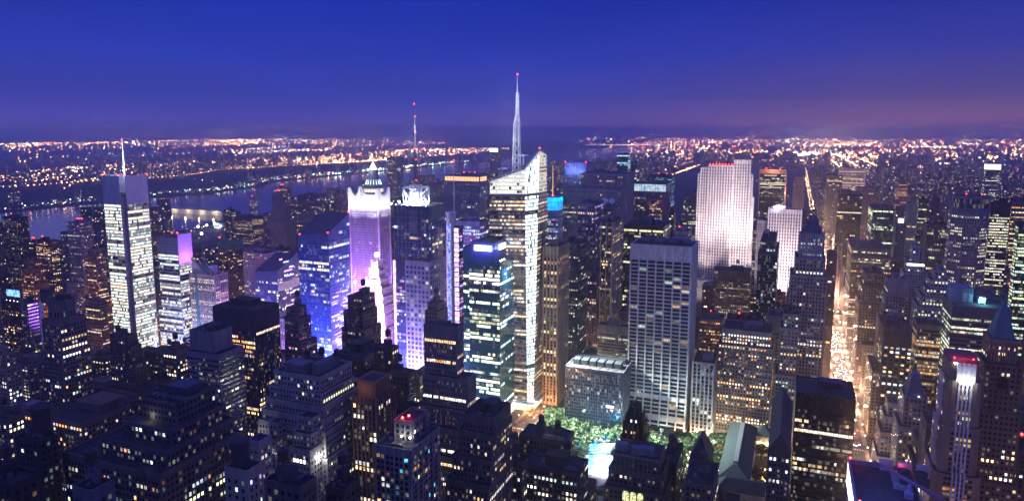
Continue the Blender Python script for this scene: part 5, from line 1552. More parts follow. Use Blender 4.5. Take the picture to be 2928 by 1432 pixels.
B('office_tower', 'art deco grey block with scalloped stone crown, below the white-panel tower', 2531, 2540, 2604, 800, 900, 800, 'stone', 'B', wall=(.24, .24, .28), tiers=[(16, 2, 3, 3, 2)], lit=.14, crown=scallops, pal=[COOL, CREAM], short='scalloped grey block')
B('office_block', 'brown stepped block with an arched top left of scalloped grey block', 2463, 2472, 2530, 780, 900, 850, 'brown', 'B', wall=(.2, .16, .15), tiers=[(15, 2, 2, 3, 3), (34, 2, 2, 2, 2)], lit=.14, cat='building', short='brown stepped block')
B('office_block', 'pale terraced block like a ziggurat left of the big roofed office block', 2664, 2672, 2704, 772, 870, 760, 'pale', 'B', tiers=[(10, 4, 4, 4, 3), (19, 4, 4, 4, 3), (28, 4, 4, 4, 3), (38, 4, 4, 4, 3)], band=1, bh=1, bd=.3, lit=.12, fl=.1, pal=[CREAM, YELLOW], cat='building', short='pale ziggurat block')


def box_roof(b):
    w_, d_ = b.x1 - b.x0, b.y1 - b.y0
    m = MB(); m.box(b.x0 + w_ * .04, b.x0 + w_ * .42, b.y0 + d_ * .45, b.y1 - 3, b.z - 1, b.z + 12); m.build('penthouse', wallmat((.24, .28, .38)), b.root, b.org)
    m = MB(); m.box(b.x0 + w_ * .24, b.x0 + w_ * .32, b.y0 + d_ * .45 - .3, b.y0 + d_ * .45 - .02, b.z, b.z + 8, 0, True); m.box(b.x0 + w_ * .34, b.x0 + w_ * .41, b.y0 + d_ * .45 - .3, b.y0 + d_ * .45 - .02, b.z, b.z + 8, 0, True); m.build('penthouse_panel', wallmat((.6, .6, .62)), b.root, b.org)
    light('roof_lamp', 'POINT', (b.x0 + w_ * .58, b.y0 + d_ * .4, b.z + 4), 6e3, (.25, .85, 1), b)
    m = MB(); m.box(b.x0 + w_ * .52, b.x0 + w_ * .64, b.y0 + d_ * .45, b.y0 + d_ * .62, b.z - 1, b.z + 5); m.build('roof_shed', wallmat((.3, .5, .55)), b.root, b.org)
    fixture(b, (b.x0 + w_ * .58, b.y0 + d_ * .42, b.z + 1), .8, (.5, .95, 1), 12)


B('office_tower', 'big dark office block with lit floor bands and a cyan lamp on its roof', 2698, 2724, 2896, 872, 1040, 610, 'curtain', 'B', wall=(.09, .10, .14), bay=2.2, fh=3.9, fhf=.5, lit=.55, fl=.15, run=3, pal=[YELLOW, CREAM, GREEN], lev=(1, 3), top=10, crown=box_roof, gear=False, short='big roofed office block')
B('office_tower', 'dark blue tower with a sparse grid of white windows right of the avenue', 2514, 2527, 2616, 940, 1140, 690, 'grey', 'B', wall=(.07, .075, .105), bay=5.2, fh=4.2, fw=.55, fhf=.45, lit=.24, fl=.06, pal=[WHITE, COOL, WARM], lev=(2, 4), top=14, gear='mech', short='dark white-windowed tower')
B('office_block', 'blank walled grey block with a lit white sign on its left side', 2506, 2514, 2592, 912, 960, 765, 'grey', 'B', wall=(.32, .31, .31), lit=0, fl=0, cat='building', short='blank grey block')
B('office_block', 'glassy office block with a patch of orange rooms left of big roofed office block', 2612, 2624, 2694, 925, 1085, 640, 'curtain', 'B', wall=(.12, .12, .13), bay=1.7, fh=3.4, lit=.5, fl=.1, lev=(0, 2), pal=[CREAM, AMBER, WARM], cat='building', short='orange-patched glass block')


# --- foreground right
def green_pyramid(b):
    cx_, cy_ = (b.x0 + b.x1) / 2, (b.y0 + b.y1) / 2
    w_, d_ = (b.x1 - b.x0) / 2 - 1.5, (b.y1 - b.y0) / 2 - 1.5
    z = b.z - .6
    m = MB(); m.box(cx_ - w_, cx_ + w_, cy_ - d_, cy_ + d_, z - .3, z + 1.6)
    m.loft(rect(cx_ - w_, cx_ + w_, cy_ - d_, cy_ + d_, z + 1.6), rect(cx_ - 1.2, cx_ + 1.2, cy_ - 1.2, cy_ + 1.2, z + 21))
    m.build('pyramid_roof', mat('verdigris', (.06, .20, .21), .7, noise=.35), b.root, b.org)
    m = MB()
    for k in range(9):
        xx = b.x0 + 1 + (b.x1 - b.x0 - 2) * k / 8; m.box(xx - .4, xx + .4, b.y0 - .5, b.y0 - .1, b.z - 14, b.z - 1, 0, True)
    m.box(b.x0 - 1.2, b.x1 + 1.2, b.y0 - 1.2, b.y0 - .15, b.z - 1.5, b.z - .2, 0, True)
    m.build('cornice', wallmat((.3, .24, .19)), b.root, b.org)
    m = MB()
    xx = cx_; pts = [(xx - 2.4, b.z - 30), (xx + 2.4, b.z - 30)] + [(xx + 2.4 * math.cos(t), b.z - 24 + 2.4 * math.sin(t)) for t in np.linspace(0, math.pi, 9)]
    m.poly([(x, b.y0 - 4.2, z_) for x, z_ in pts]); m.build('arched_window', mat('dark_pane', (.02, .02, .03), .2), b.root, b.org)


B('office_tower', 'dark brown masonry tower with a green copper pyramid roof at right', 2826, 2834, 2914, 968, 1440, 420, 'brown', 'B', dep=20, wall=(.18, .135, .10), bay=2.7, fh=3.6, fw=.52, fhf=.5, lit=.10, fl=0, lev=(2, 4), pal=[WARM, CREAM, WHITE], tiers=[(15, 3, 3, 3, 3), (45, 1, 1, 1, 1), (90, 2, 2, 2, 2)], crown=green_pyramid, gear=False, short='green pyramid tower')


def curved_bay_tower():
    D = 400
    st = style('stone', wall=(.28, .21, .15), bay=2.3, fh=3.2, fw=.86, fhf=.56, mg=.3, lit=.12, fl=.03, lev=(1, 3), pal=[WARM, AMBER, WARM, CREAM], run=2, base=1, top=1)
    x0, x1, y0, y1, z = place(2691, 2712, 2818, 1042, D, 'B')
    y1 = y0 + 30
    b = tower('apartment_tower', 'tan apartment tower with curved corner bays, white ribs and a floodlit crown', 'skyscraper', 100, None, ((x0 + x1) / 2, (y0 + y1) / 2), st)
    w_ = x1 - x0
    # plan: straight ribbed middle, quarter-round corners
    def plan(g):
        r = w_ * .26
        a0, a1, c0, c1 = x0 - g, x1 + g, y0 - g, y1 + g
        pts = []
        for cxx, cyy, t0 in ((a0 + r, c0 + r, math.pi), (a1 - r, c0 + r, 1.5 * math.pi), (a1 - r, c1 - r, 0), (a0 + r, c1 - r, .5 * math.pi)):
            for t in np.linspace(t0, t0 + math.pi / 2, 5): pts.append((cxx + r * math.cos(t), cyy + r * math.sin(t)))
        return pts
    zz = lambda row: at(2760, row, D)[2]
    zc = zz(1085)
    stages = [(zc, z, -1.2, dict(st, lit=0, fl=0)), (zz(1215), zc, 0, st), (zz(1345), zz(1215), 1.2, st), (0, zz(1345), 3.4, st)]
    for q, (za, zb, g, s) in enumerate(stages):
        p = plan(g)
        tier(b, [(x, y, za) for x, y in p], [(x, y, zb) for x, y in p], s, 'curved_stage' if q else 'crown_stage', windows=q > 0)
    # white ribs on the middle of the south and west faces
    m = MB()
    for (za, zb, g, s) in stages[1:]:
        for k in range(4):
            xx = x0 + w_ * (.34 + .11 * k)
            m.box(xx - .45, xx + .45, y0 - g - .9, y0 - g - .05, za, zb + 1.5, 0, True)
        for k in range(3):
            yy = y0 + 26 * (.34 + .16 * k)
            m.box(x0 - g - .9, x0 - g - .05, yy - .45, yy + .45, za, zb + 1.5, 0, True)
    m.build('white_rib', wallmat((.62, .62, .66)), b.root, b.org)
    m = MB()
    for k in range(4):
        xx = x0 + w_ * (.30 + .135 * k); m.box(xx - .9, xx + .9, y0 - .6, y0 + .9, zc, z + 1.6, 0, True)
        if k < 3: m.box(xx + .9, xx + w_ * .135 - .9, y0 + .1, y0 + .7, zc, z, 0, True)
    m.build('crown_panel', mat('crown_white'), b.root, b.org)
    for k in range(3):
        xx = x0 + w_ * (.36 + .135 * k)
        light('crown_flood', 'POINT', (xx, y0 - 3.2, zc - .5), 900, (.95, .97, 1), b, rad=.3)
        fixture(b, (xx, y0 - 2.2, zc - 1), .35, (.95, .97, 1), 30)
    m = MB(); m.box(x0 + 2, x1 - 2, y0 + 6, y1 - 2, z - 1, z + 2.4); m.build('penthouse', wallmat((.25, .08, .1)), b.root, b.org)
    light('red_roof_glow', 'POINT', ((x0 + x1) / 2, y0 + 5, z + 6), 1500, (1, .08, .12), b, rad=1)
    for xx in (x0 + 4, x1 - 5): beacon(b, (xx, y0 + 6, z + 2.4), .45)
    fixture(b, (x0 + 3.5, y0 + .8, z + .8), .5, (1, .9, .85), 60)
    finish(b, D); FOOT.append((x0 - 4, x1 + 4, y0 - 4, y1 + 4)); HEROES.append((2680, 2830, 1440, D)); INFO.append(('curved-bay tan tower', 2760, 1030, 1440, D))


curved_bay_tower()


def black_slab():
    D = 490
    st = style('black', wall=(.012, .013, .018), rough=.22, bay=1.6, fh=3.8, fw=.9, fhf=.6, lit=.16, fl=.05, run=8, lev=(1, 3), pal=[CREAM, WARM, WHITE], top=12)
    x0, x1, y0, y1, z = place(2276, 2448, 2453, 1142, D, 'A', 40)
    b = tower('office_tower', 'black glass tower with a blank blue-black top standing over the avenue', 'skyscraper', 100, None, ((x0 + x1) / 2, (y0 + y1) / 2), st)
    tier(b, rect(x0, x1, y0, y1, 0), rect(x0, x1, y0, y1, z), st)
    zb = at(2276, 1096, D + 40)[2]
    roof_gear(b, x0 + 4, x1 - 4, y0 + 10, y1 - 2, z - 1.1, 'mech')
    m = MB()
    for k in range(20): m.box(x0 + 2 + k * (x1 - x0 - 4) / 20, x0 + 2.3 + k * (x1 - x0 - 4) / 20, y0 + 2, y1 - 3, z - 1.05, z - .8)
    m.build('roof_rails', mat('roof_metal', (.09, .10, .12), .6, .3), b.root, b.org)
    finish(b, D); FOOT.append((x0, x1, y0, y1)); HEROES.append((2273, 2455, 1440, D)); INFO.append(('black avenue tower', 2360, 1095, 1440, D))


black_slab()


def crane_roof():
    D = 285
    c = at(2430, 1305, D + 34); zr = at(2440, 1420, D)[2]
    zr = at(2530, 1310, D + 34)[2]
    x0 = at(2428, 1304, D + 34)[0]; y1 = at(2428, 1304, D + 34)[1]
    x1 = x0 + slide(np.array([x0, y1, zr]), (1, 0, 0), 2606)
    y0 = y1 - 44
    st = style('grey', wall=(.16, .17, .24), lit=.05)
    b = tower('office_tower', 'blue roofed tower with a window-cleaning crane and round cooling fans, bottom right', 'skyscraper', None, None, ((x0 + x1) / 2, (y0 + y1) / 2), st)
    tier(b, rect(x0, x1, y0, y1, 0), rect(x0, x1, y0, y1, zr), st, parapet=2.2)
    m = MB()                                                           # plant yard with four cooling fans
    px0, px1, py0, py1 = x0 + 17, x1 - 2, y0 + 24, y1 - 3
    m.box(px0, px1, py0, py1, zr - 2.2, zr - .8); m.build('plant_deck', wallmat((.28, .29, .3)), b.root, b.org)
    for q in range(4):
        cx_, cy_ = px0 + 5 + (q % 2) * 7, py0 + 5 + (q // 2) * 6.5
        m = MB(); m.cyl((cx_, cy_), 2.6, zr - .8, zr + 2.2, 18, cap=False); m.cyl((cx_, cy_), 2.7, zr + 1.6, zr + 2.2, 18, cap=False); m.poly([(cx_ + 2.5 * math.cos(t), cy_ + 2.5 * math.sin(t), zr + 1.5) for t in np.linspace(0, 2 * math.pi, 18, endpoint=False)])
        for k in range(3): m.tube((cx_, cy_, zr + 1.8), (cx_ + 2.4 * math.cos(k * 2.1), cy_ + 2.4 * math.sin(k * 2.1), zr + 1.8), .25, 4)
        m.build('cooling_fan', mat('fan_metal', (.10, .11, .13), .5, .5), b.root, b.org)
    for k in range(3):
        m = MB(); xa = px0 - 4 + k * 7.5; m.box(xa, xa + 5.5, y1 - 2.6, y1 - .8, zr - 2, zr + 2.8); m.build('parapet_panel', wallmat((.42, .42, .44)), b.root, b.org)
    # crane: pedestal, boom
    cb = np.array([x0 + 22, y0 + 18, zr - 2.2])
    m = MB(); m.box(cb[0] - 1.6, cb[0] + 1.6, cb[1] - 1.6, cb[1] + 1.6, cb[2], cb[2] + 2.6); m.tube(cb, cb + np.array([0, 0, 6]), .8, 8); m.build('crane_base', mat('crane_paint', (.34, .30, .5), .5), b.root, b.org)
    m = MB(); t0, t1 = cb + np.array([9.5, -8, 6.2]), cb + np.array([-13, 14, 8.0])
    m.tube(t0, t1, 1.0, 4, r1=.55); m.tube(t0 + np.array([1.5, -1.3, -.1]), t0, 1.25, 4); m.build('crane_boom', mat('crane_boom', (.26, .13, .2), .5), b.root, b.org)
    for p in ((x0 + .6, y1 - .6), (x1 - 1, y1 - .6), (x0 + 1.5, y0 + 1), (x1 - 1, y0 + 1)): beacon(b, (p[0], p[1], zr + .2), .45, s=25)
    for p in ((x0 + 4, y1 - 4), (x1 - 5, y1 - 4)): light('red_roof_glow', 'POINT', (p[0], p[1], zr + 2.5), 250, (1, .05, .1), b, rad=.4)
    # west edge: floodlight put in as the panels' own glow; foot-lights along the parapet
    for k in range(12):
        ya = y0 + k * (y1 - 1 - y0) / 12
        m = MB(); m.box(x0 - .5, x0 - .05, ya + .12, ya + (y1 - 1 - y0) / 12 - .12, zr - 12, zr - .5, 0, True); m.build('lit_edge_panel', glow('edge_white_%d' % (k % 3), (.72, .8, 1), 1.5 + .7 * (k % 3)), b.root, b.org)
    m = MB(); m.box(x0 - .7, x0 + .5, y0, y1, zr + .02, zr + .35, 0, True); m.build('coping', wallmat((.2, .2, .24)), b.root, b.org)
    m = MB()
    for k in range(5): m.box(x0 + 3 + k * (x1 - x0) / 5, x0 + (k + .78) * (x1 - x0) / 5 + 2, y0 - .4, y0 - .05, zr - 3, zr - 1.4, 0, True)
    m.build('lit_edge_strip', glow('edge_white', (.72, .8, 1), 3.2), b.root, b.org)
    light('edge_glow', 'POINT', (x0 - 8, y0 + 20, zr - 6), 2.6e3, (.25, .38, 1), b, rad=2)
    light('roof_blue_glow', 'POINT', ((x0 + x1) / 2 - 4, y0 + 10, zr + 14), 6e3, (.12, .22, 1), b, rad=3)  # light added above the roof to turn it blue
    finish(b, D); FOOT.append((x0, x1, y0, y1)); HEROES.append((2420, 2645, 1440, D)); INFO.append(('crane roof tower', 2530, 1300, 1440, D))


crane_roof()


def blue_hip(b):
    m = MB(); g = 1.5; z = b.z - 1
    m.loft(rect(b.x0 + g, b.x1 - g, b.y0 + g, b.y1 - g, z), rect((b.x0 + b.x1) / 2 - 3, (b.x0 + b.x1) / 2 + 3, b.y0 + 7, b.y1 - 7, z + 15)); m.box((b.x0 + b.x1) / 2 - 2.6, (b.x0 + b.x1) / 2 + 2.6, b.y0 + 7.4, b.y1 - 7.4, z + 15, z + 17)
    m.build('hip_roof', mat('blue_slate', (.06, .10, .17), .6, noise=.3), b.root, b.org)
    m = MB()
    for k in range(5): m.box(b.x0 + 6 + k * .01, b.x1 - 6, b.y0 - 1.2, b.y0 - .2, b.z - 8 - k * 6, b.z - 5.8 - k * 6, 0, True)
    m.build('curved_balcony', wallmat((.36, .36, .42)), b.root, b.org)
    fixture(b, (b.x0 + (b.x1 - b.x0) * .62, b.y0 + 1, b.z + .4), .4, (1, .8, .6), 20)


B('apartment_tower', 'grey tower with a blue hipped roof and balconied middle right of the avenue', 2566, 2586, 2654, 1132, 1380, 540, 'grey', 'B', dep=26, wall=(.24, .24, .27), tiers=[(24, 3, 4, 3, 2)], lit=.12, pal=[CREAM, WARM, COOL], crown=blue_hip, gear=False, cat='apartment block', short='blue hip-roofed tower')
B('apartment_block', 'terraced grey apartment house stepping down left of blue hip-roofed tower', 2524, 2540, 2570, 1150, 1330, 630, 'grey', 'B', dep=24, wall=(.28, .28, .30), tiers=[(12, 3, 0, 4, 0), (26, 3, 0, 5, 0), (48, 2, 0, 5, 0)], lit=.14, pal=[WARM, CREAM, COOL], cat='apartment block', short='terraced grey house')
B('office_block', 'dark blue block with bright cream rooms behind the crane roof tower', 2606, 2624, 2694, 1262, 1440, 468, 'grey', 'B', dep=24, wall=(.10, .11, .17), tiers=[(12, 3, 2, 5, 0)], lit=.2, fl=.1, pal=[CREAM, WARM], lev=(2, 4), cat='building', short='cream-roomed blue block')
B('office_block', 'dull grey block with one lit edge above the cream-roomed blue block', 2636, 2650, 2698, 1208, 1290, 440, 'grey', 'B', dep=24, wall=(.13, .13, .18), lit=.02, cat='building')
B('apartment_block', 'long brown frontage of stone houses lining the right kerb of the avenue', 2478, 2494, 2520, 1060, 1330, 705, 'stone', 'B', dep=60, wall=(.28, .21, .17), lit=.12, cat='building')
B('apartment_block', 'taller brown stone frontage farther up the right kerb of the avenue', 2452, 2468, 2500, 985, 1050, 830, 'stone', 'B', dep=80, wall=(.26, .20, .17), lit=.14, cat='building')
# ------------------------------------------------------------------ foreground, left and centre
def octagon_cap(b):
    w_, d_ = b.x1 - b.x0, b.y1 - b.y0
    cx_, cy_ = (b.x0 + b.x1) / 2, (b.y0 + b.y1) / 2
    def chamf(hx, hy, c, z): return [(cx_ - hx + c, cy_ - hy, z), (cx_ + hx - c, cy_ - hy, z), (cx_ + hx, cy_ - hy + c, z), (cx_ + hx, cy_ + hy - c, z), (cx_ + hx - c, cy_ + hy, z), (cx_ - hx + c, cy_ + hy, z), (cx_ - hx, cy_ + hy - c, z), (cx_ - hx, cy_ - hy + c, z)]
    zt = b.z + 15
    s = dict(b.st, lit=.02, fl=0, bay=2.2, fh=7.5, fw=.4, fhf=.6, base=1.0, top=4)
    tier(b, chamf(w_ * .46, d_ * .46, 7, b.z - .9), chamf(w_ * .46, d_ * .46, 7, zt), s, 'octagon_cap')
    m = MB(); m.box(cx_ - 4, cx_ + 4, cy_ - 3, cy_ + 4, zt - 1, zt + 3.2); m.build('penthouse', wallmat((.05, .045, .045)), b.root, b.org)
    for p in chamf(w_ * .46, d_ * .46, 7, zt):
        m = MB(); m.box(p[0] - .8, p[0] + .8, p[1] - .8, p[1] + .8, zt - 3, zt + 1.2); m.build('cap_pier', wallmat((.24, .19, .17)), b.root, b.org)


B('office_tower', 'tall brown masonry tower with an eight-sided dark cap, left foreground', 118, 168, 246, 918, 1440, 545, 'brown', wall=(.21, .165, .15), bay=2.6, fh=3.6, fw=.56, fhf=.52, lit=.16, fl=.03, lev=(2, 4), pal=[CREAM, WHITE, WARM, COOL, AMBER], run=2, tiers=[(26, 1, 1, 1, 1), (104, 3, 4, 3, 3)], crown=octagon_cap, gear=False, short='octagon-capped brown tower')
B('office_block', 'wide brown block under the octagon-capped brown tower with a long roof', 60, 235, 352, 1212, 1400, 500, 'brown', dep=60, wall=(.2, .16, .14), lit=.14, fl=.05, lev=(2, 4), pal=[CREAM, AMBER, VIOLET, WHITE], cat='building', short='wide brown block')
B('office_tower', 'dark stepped tower with a blank left wall beside the octagon-capped brown tower', 313, 366, 388, 962, 1210, 620, 'brown', wall=(.13, .11, .105), lit=.05, pal=[CREAM, COOL], lev=(2, 3), fw=.4, tiers=[(9, 0, 3, 1, 1), (24, 0, 6, 1, 2), (44, 0, 7, 1, 2), (66, 0, 9, 2, 3)], short='blank-walled stepped tower')
B('office_block', 'small dark block with a row of bluish windows before violet-topped glass tower', 464, 505, 538, 1002, 1105, 620, 'brown', wall=(.15, .13, .13), lit=.22, fl=.06, lev=(2, 4), pal=[COOL, CREAM, WARM], tiers=[(9, 2, 1, 2, 1)], cat='building', short='bluish-windowed block')


def blank_top(b):
    m = MB(); m.box(b.x0 + 6, b.x0 + 18, b.y0 + 8, b.y0 + 16, b.z - 1.1, b.z + 2.5); m.box(b.x1 - 12, b.x1 - 6, b.y1 - 12, b.y1 - 5, b.z - 1.1, b.z + 2); m.build('penthouse', wallmat((.08, .08, .10)), b.root, b.org)


B('office_tower', 'grey horizontally banded tower stepping outward lower down, left of navy ribbed tower', 541, 611, 663, 950, 1440, 485, 'band', wall=(.23, .225, .25), trim=(.28, .275, .30), bay=1.7, fh=3.55, fw=.84, fhf=.42, lit=.07, fl=.05, run=3, lev=(2, 4), pal=[CREAM, YELLOW, WHITE, WARM], top=12,
  tiers=[(15, 1, 6, 3, 4), (90, 2, 6, 3, 3), (118, 2, 4, 3, 3)], crown=blank_top, gear=False, short='grey banded tower')
B('office_tower', 'navy ribbed tower with rows of warm lit floors near its blank top', 607, 727, 797, 888, 1280, 560, 'vert', wall=(.045, .045, .085), trim=(.09, .09, .15), bay=1.6, fh=3.8, fw=.62, fhf=.55, pw=.45, pd=.35, lit=.05, fl=.12, run=5, lev=(2, 4), pal=[WARM, CREAM, AMBER, WHITE], top=17, short='navy ribbed tower')


def wedding_garment():
    """light grey stepped garment-trade building with three projecting wings"""
    D = 425
    st = style('pale', wall=(.34, .33, .34), bay=2.5, fh=3.5, fw=.5, fhf=.52, lit=.035, fl=.02, lev=(2, 3), pal=[CREAM, YELLOW, WHITE], base=.5, top=.8)
    x0, x1, y0, y1, z = place(782, 915, 948, 1078, D)
    y1 = y0 + 30
    b = tower('office_building', 'light grey stepped building like a mountain with a glowing white terrace line', 'building', 100, None, ((x0 + x1) / 2, (y0 + y1) / 2), st)
    drops = [(0, 0, 0), (10, 3.0, 2.0), (18, 5.5, 4.5), (25.5, 8, 7), (33, 10.5, 9), (50, 13.5, 12), (78, 16, 15)]
    zb = [z - d[0] for d in drops] + [0]
    for i, (d, gx, gs) in enumerate(drops):
        r_ = rect(x0 - gx, x1 + gx * .6, y0 - gs * .55, y1 + 4, zb[i + 1] if zb[i + 1] > 0 else 0)
        tier(b, r_, [(x, y, zb[i]) for x, y, _ in r_], st, 'setback_tier')
    # three bays that come forward of the setbacks, between deep light courts
    w_ = x1 - x0
    for q, (f0, f1, t, out) in enumerate(((.10, .30, 30, 17), (.40, .58, 44, 19), (.74, 1.06, 22, 18))):
        a0, a1 = x0 + w_ * f0, x0 + w_ * f1
        for k, (dz, o) in enumerate(((t, out - 6), (t + 9, out - 2.5), (t + 18, out))):
            nz_ = z - dz - 9 if k < 2 else 0
            r_ = rect(a0 - k, a1 + k, y0 - o, y0 - 1 if k == 0 else y0 - o + 12, max(nz_, 0))
            tier(b, r_, [(x, y, z - dz) for x, y, _ in r_], st, 'projecting_bay')
    # terrace lamps: the white line at one setback
    zt = z - 49.2
    spans = [(x0 - 10, x1 + 6, y0 - 5.1)] + [(x0 + w_ * f0, x0 + w_ * f1, y0 - o - .1) for f0, f1, o in ((.10, .30, 17), (.40, .58, 19 - 6), (.74, 1.06, 18))]
    for a0, a1, yy in spans:
        xx = a0 + 1
        while xx < a1 - 1.6:
            m = MB(); m.quad((xx, yy, zt), (xx + 1.5, yy, zt), (xx + 1.5, yy, zt + 2.3), (xx, yy, zt + 2.3)); m.build('window', glow('terrace', (1, .93, .8), 3.2), b.root, b.org)
            xx += 2.5
    for k in range(4):
        light('terrace_light', 'POINT', (x0 - 8 + k * (w_ + 14) / 3, y0 - 10.2, zt + 1.5), 2600, (1, .94, .85), b, rad=.4)
    m = MB(); m.box(x0 + 4, x0 + 20, y0 + 5, y0 + 16, z - 1, z + 4); m.box(x0 + 26, x1 - 5, y0 + 6, y1 - 3, z - 1, z + 5.5); m.build('penthouse', wallmat((.2, .2, .2)), b.root, b.org)
    for k in range(3): water_tank(b, x0 + 8 + k * 12, y1 - 6, z + (0 if k == 0 else 3), 2.0, 3.6)
    finish(b, D); FOOT.append((x0 - 16, x1 + 11, y0 - 20, y1 + 4)); HEROES.append((727, 975, 1440, D)); INFO.append(('light grey stepped building', 850, 1060, 1440, D))


wedding_garment()


def orange_cap(b):
    w_, d_ = b.x1 - b.x0, b.y1 - b.y0
    m = MB(); g = 2.5
    m.box(b.x0 + g, b.x1 - g, b.y0 + g, b.y1 - g, b.z - 1.1, b.z + 8.5); m.box(b.x0 + g - .7, b.x1 - g + .7, b.y0 + g - .7, b.y1 - g + .7, b.z + 8.5, b.z + 9.6)
    m.build('brick_cap', mat('orange_brick', (.33, .15, .08), .9, noise=.3, scale=.5), b.root, b.org)
    m = MB(); m.quad(*[(p[0], p[1], b.z + 9.65) for p in rect(b.x0 + 4, b.x1 - 4, b.y0 + 4, b.y1 - 4, 0)])
    m.build('roof', M_ROOF, b.root, b.org)
    light('roof_lamp', 'POINT', (b.x0 + 8, b.y0 - 3.0, b.z + 4), 260, (1, .62, .35), b, rad=.3)


B('office_tower', 'brown ribbed tower with an orange brick cap in the centre foreground', 1006, 1078, 1130, 1140, 1440, 425, 'vert', wall=(.17, .10, .07), trim=(.28, .17, .12), bay=3.0, fh=3.5, fw=.62, fhf=.7, pier=1, pw=1.0, pd=.6, lit=.14, fl=0, lev=(2, 4), pal=[WARM, CREAM, YELLOW, WHITE], crown=orange_cap, gear=False, short='orange-capped brown tower')


def flats_top(b):
    w_, d_ = b.x1 - b.x0, b.y1 - b.y0
    st = dict(b.st, bay=3, fw=.5, lit=.06, base=.8, top=.8)
    r_ = rect(b.x0 + w_ * .28, b.x0 + w_ * .80, b.y0 + d_ * .3, b.y0 + d_ * .85, b.z - 1.1)
    tier(b, r_, [(x, y, b.z + 10) for x, y, _ in r_], st, 'penthouse_block')
    beacon(b, (b.x0 + w_ * .5, b.y0 + d_ * .34, b.z + 10), .6, s=30); beacon(b, (b.x0 + w_ * .58, b.y0 + d_ * .45, b.z + 10), .6, s=30)
    light('red_roof_glow', 'POINT', (b.x0 + w_ * .54, b.y0 + d_ * .36, b.z + 12), 250, (1, .05, .03), b, rad=.3)
    for k in (.55, .78):
        fixture(b, (b.x0 + w_ * k, b.y0 + d_ * .25, b.z + 2.2), .45, (1, .98, .9), 30)
        light('deck_lamp', 'POINT', (b.x0 + w_ * k, b.y0 + d_ * .2, b.z + 3.2), 260, (1, .95, .85), b, rad=.3)


B('apartment_tower', 'grey apartment tower with two red roof lights, centre bottom', 1070, 1172, 1258, 1288, 1440, 315, 'apt', wall=(.20, .19, .20), bay=2.6, fh=2.9, fw=.7, fhf=.6, lit=.10, fl=0, lev=(1, 4), pal=[WARM, AMBER, CREAM, CYAN, WHITE], pier=2, pw=.7, pd=.6, trim=(.30, .28, .28), crown=flats_top, gear=False, cat='apartment block', short='red-lamped grey flats')
B('office_tower', 'finely ribbed grey tower descending in steps to the right, before green glass sign tower', 1211, 1305, 1324, 936, 1440, 480, 'vert', wall=(.17, .17, .20), trim=(.30, .29, .31), bay=1.35, fh=3.7, fw=.55, fhf=.55, pw=.42, pd=.4, lit=.05, fl=.10, run=5, lev=(2, 4), pal=[CREAM, WARM, WHITE, AMBER], top=7,
  tiers=[(36, 0, 9, 3, 2), (58, 4, 7, 3, 2), (71, 2, 6, 4, 2), (90, 2, 6, 4, 3)], gear=True, short='ribbed stepping tower')
B('office_block', 'broad dark brick block with many dim window rows below slim ribbed tower', 950, 1042, 1075, 1022, 1110, 560, 'brown', dep=40, wall=(.10, .085, .09), lit=.07, lev=(2, 3), tiers=[(12, 3, 3, 4, 3)], cat='building', short='broad dark brick block')
B('office_block', 'dark box-topped brick block right of broad dark brick block', 1066, 1120, 1140, 996, 1080, 545, 'brown', wall=(.09, .07, .07), lit=.05, lev=(2, 3), cat='building')
B('office_block', 'plain dark brown block wedged left of ribbed stepping tower', 1108, 1168, 1190, 1068, 1150, 515, 'brown', wall=(.12, .095, .085), lit=.03, lev=(3, 4), cat='building')
B('office_block', 'low dark green glass block right of orange-capped brown tower', 1134, 1180, 1200, 1168, 1230, 455, 'curtain', wall=(.04, .06, .06), lit=.12, fl=.05, pal=[GREEN, CREAM], cat='building')
B('office_tower', 'dark setback brick tower with glowing small windows, left of the park', 1326, 1412, 1461, 1196, 1440, 385, 'brown', wall=(.12, .10, .10), bay=2.4, fw=.46, lit=.16, fl=.02, lev=(2, 3), pal=[CREAM, WARM, WHITE], tiers=[(9, 3, 0, 2, 2), (24, 3, 0, 2, 2), (38, 3, 0, 3, 2)], short='dark setback tower')


def tank_house(b):
    w_ = b.x1 - b.x0
    for f, dz in ((.40, 2), (.76, 0)):
        x = b.x0 + w_ * f
        m = MB(); m.box(x - 3, x + 3, b.y0 + 6, b.y0 + 12, b.z - 1, b.z + 5 + dz); m.build('stair_house', wallmat((.1, .09, .09)), b.root, b.org)
        m = MB(); m.cyl((x, b.y0 + 9), 2.2, b.z + 5 + dz, b.z + 10 + dz, 8); m.cyl((x, b.y0 + 9), 2.5, b.z + 10 + dz, b.z + 11.6 + dz, 8, .4); m.build('water_tank', mat('tank_wood'), b.root, b.org)
    m = MB()
    for k in range(5):
        x = b.x0 + w_ * (.52 + .09 * k); m.tri((x, b.y0 - .1, b.z), (x + w_ * .08, b.y0 - .1, b.z), (x + w_ * .04, b.y0 + .8, b.z + 3.2)); m.box(x + .2, x + w_ * .08 - .2, b.y0 + .9, b.y0 + 3, b.z - 1, b.z + 2)
    m.build('gable', wallmat((.3, .24, .2)), b.root, b.org)
    light('roof_lamp', 'POINT', (b.x0 + w_ * .62, b.y0 + 4.6, b.z + 3), 130, (1, .8, .55), b, rad=.2)


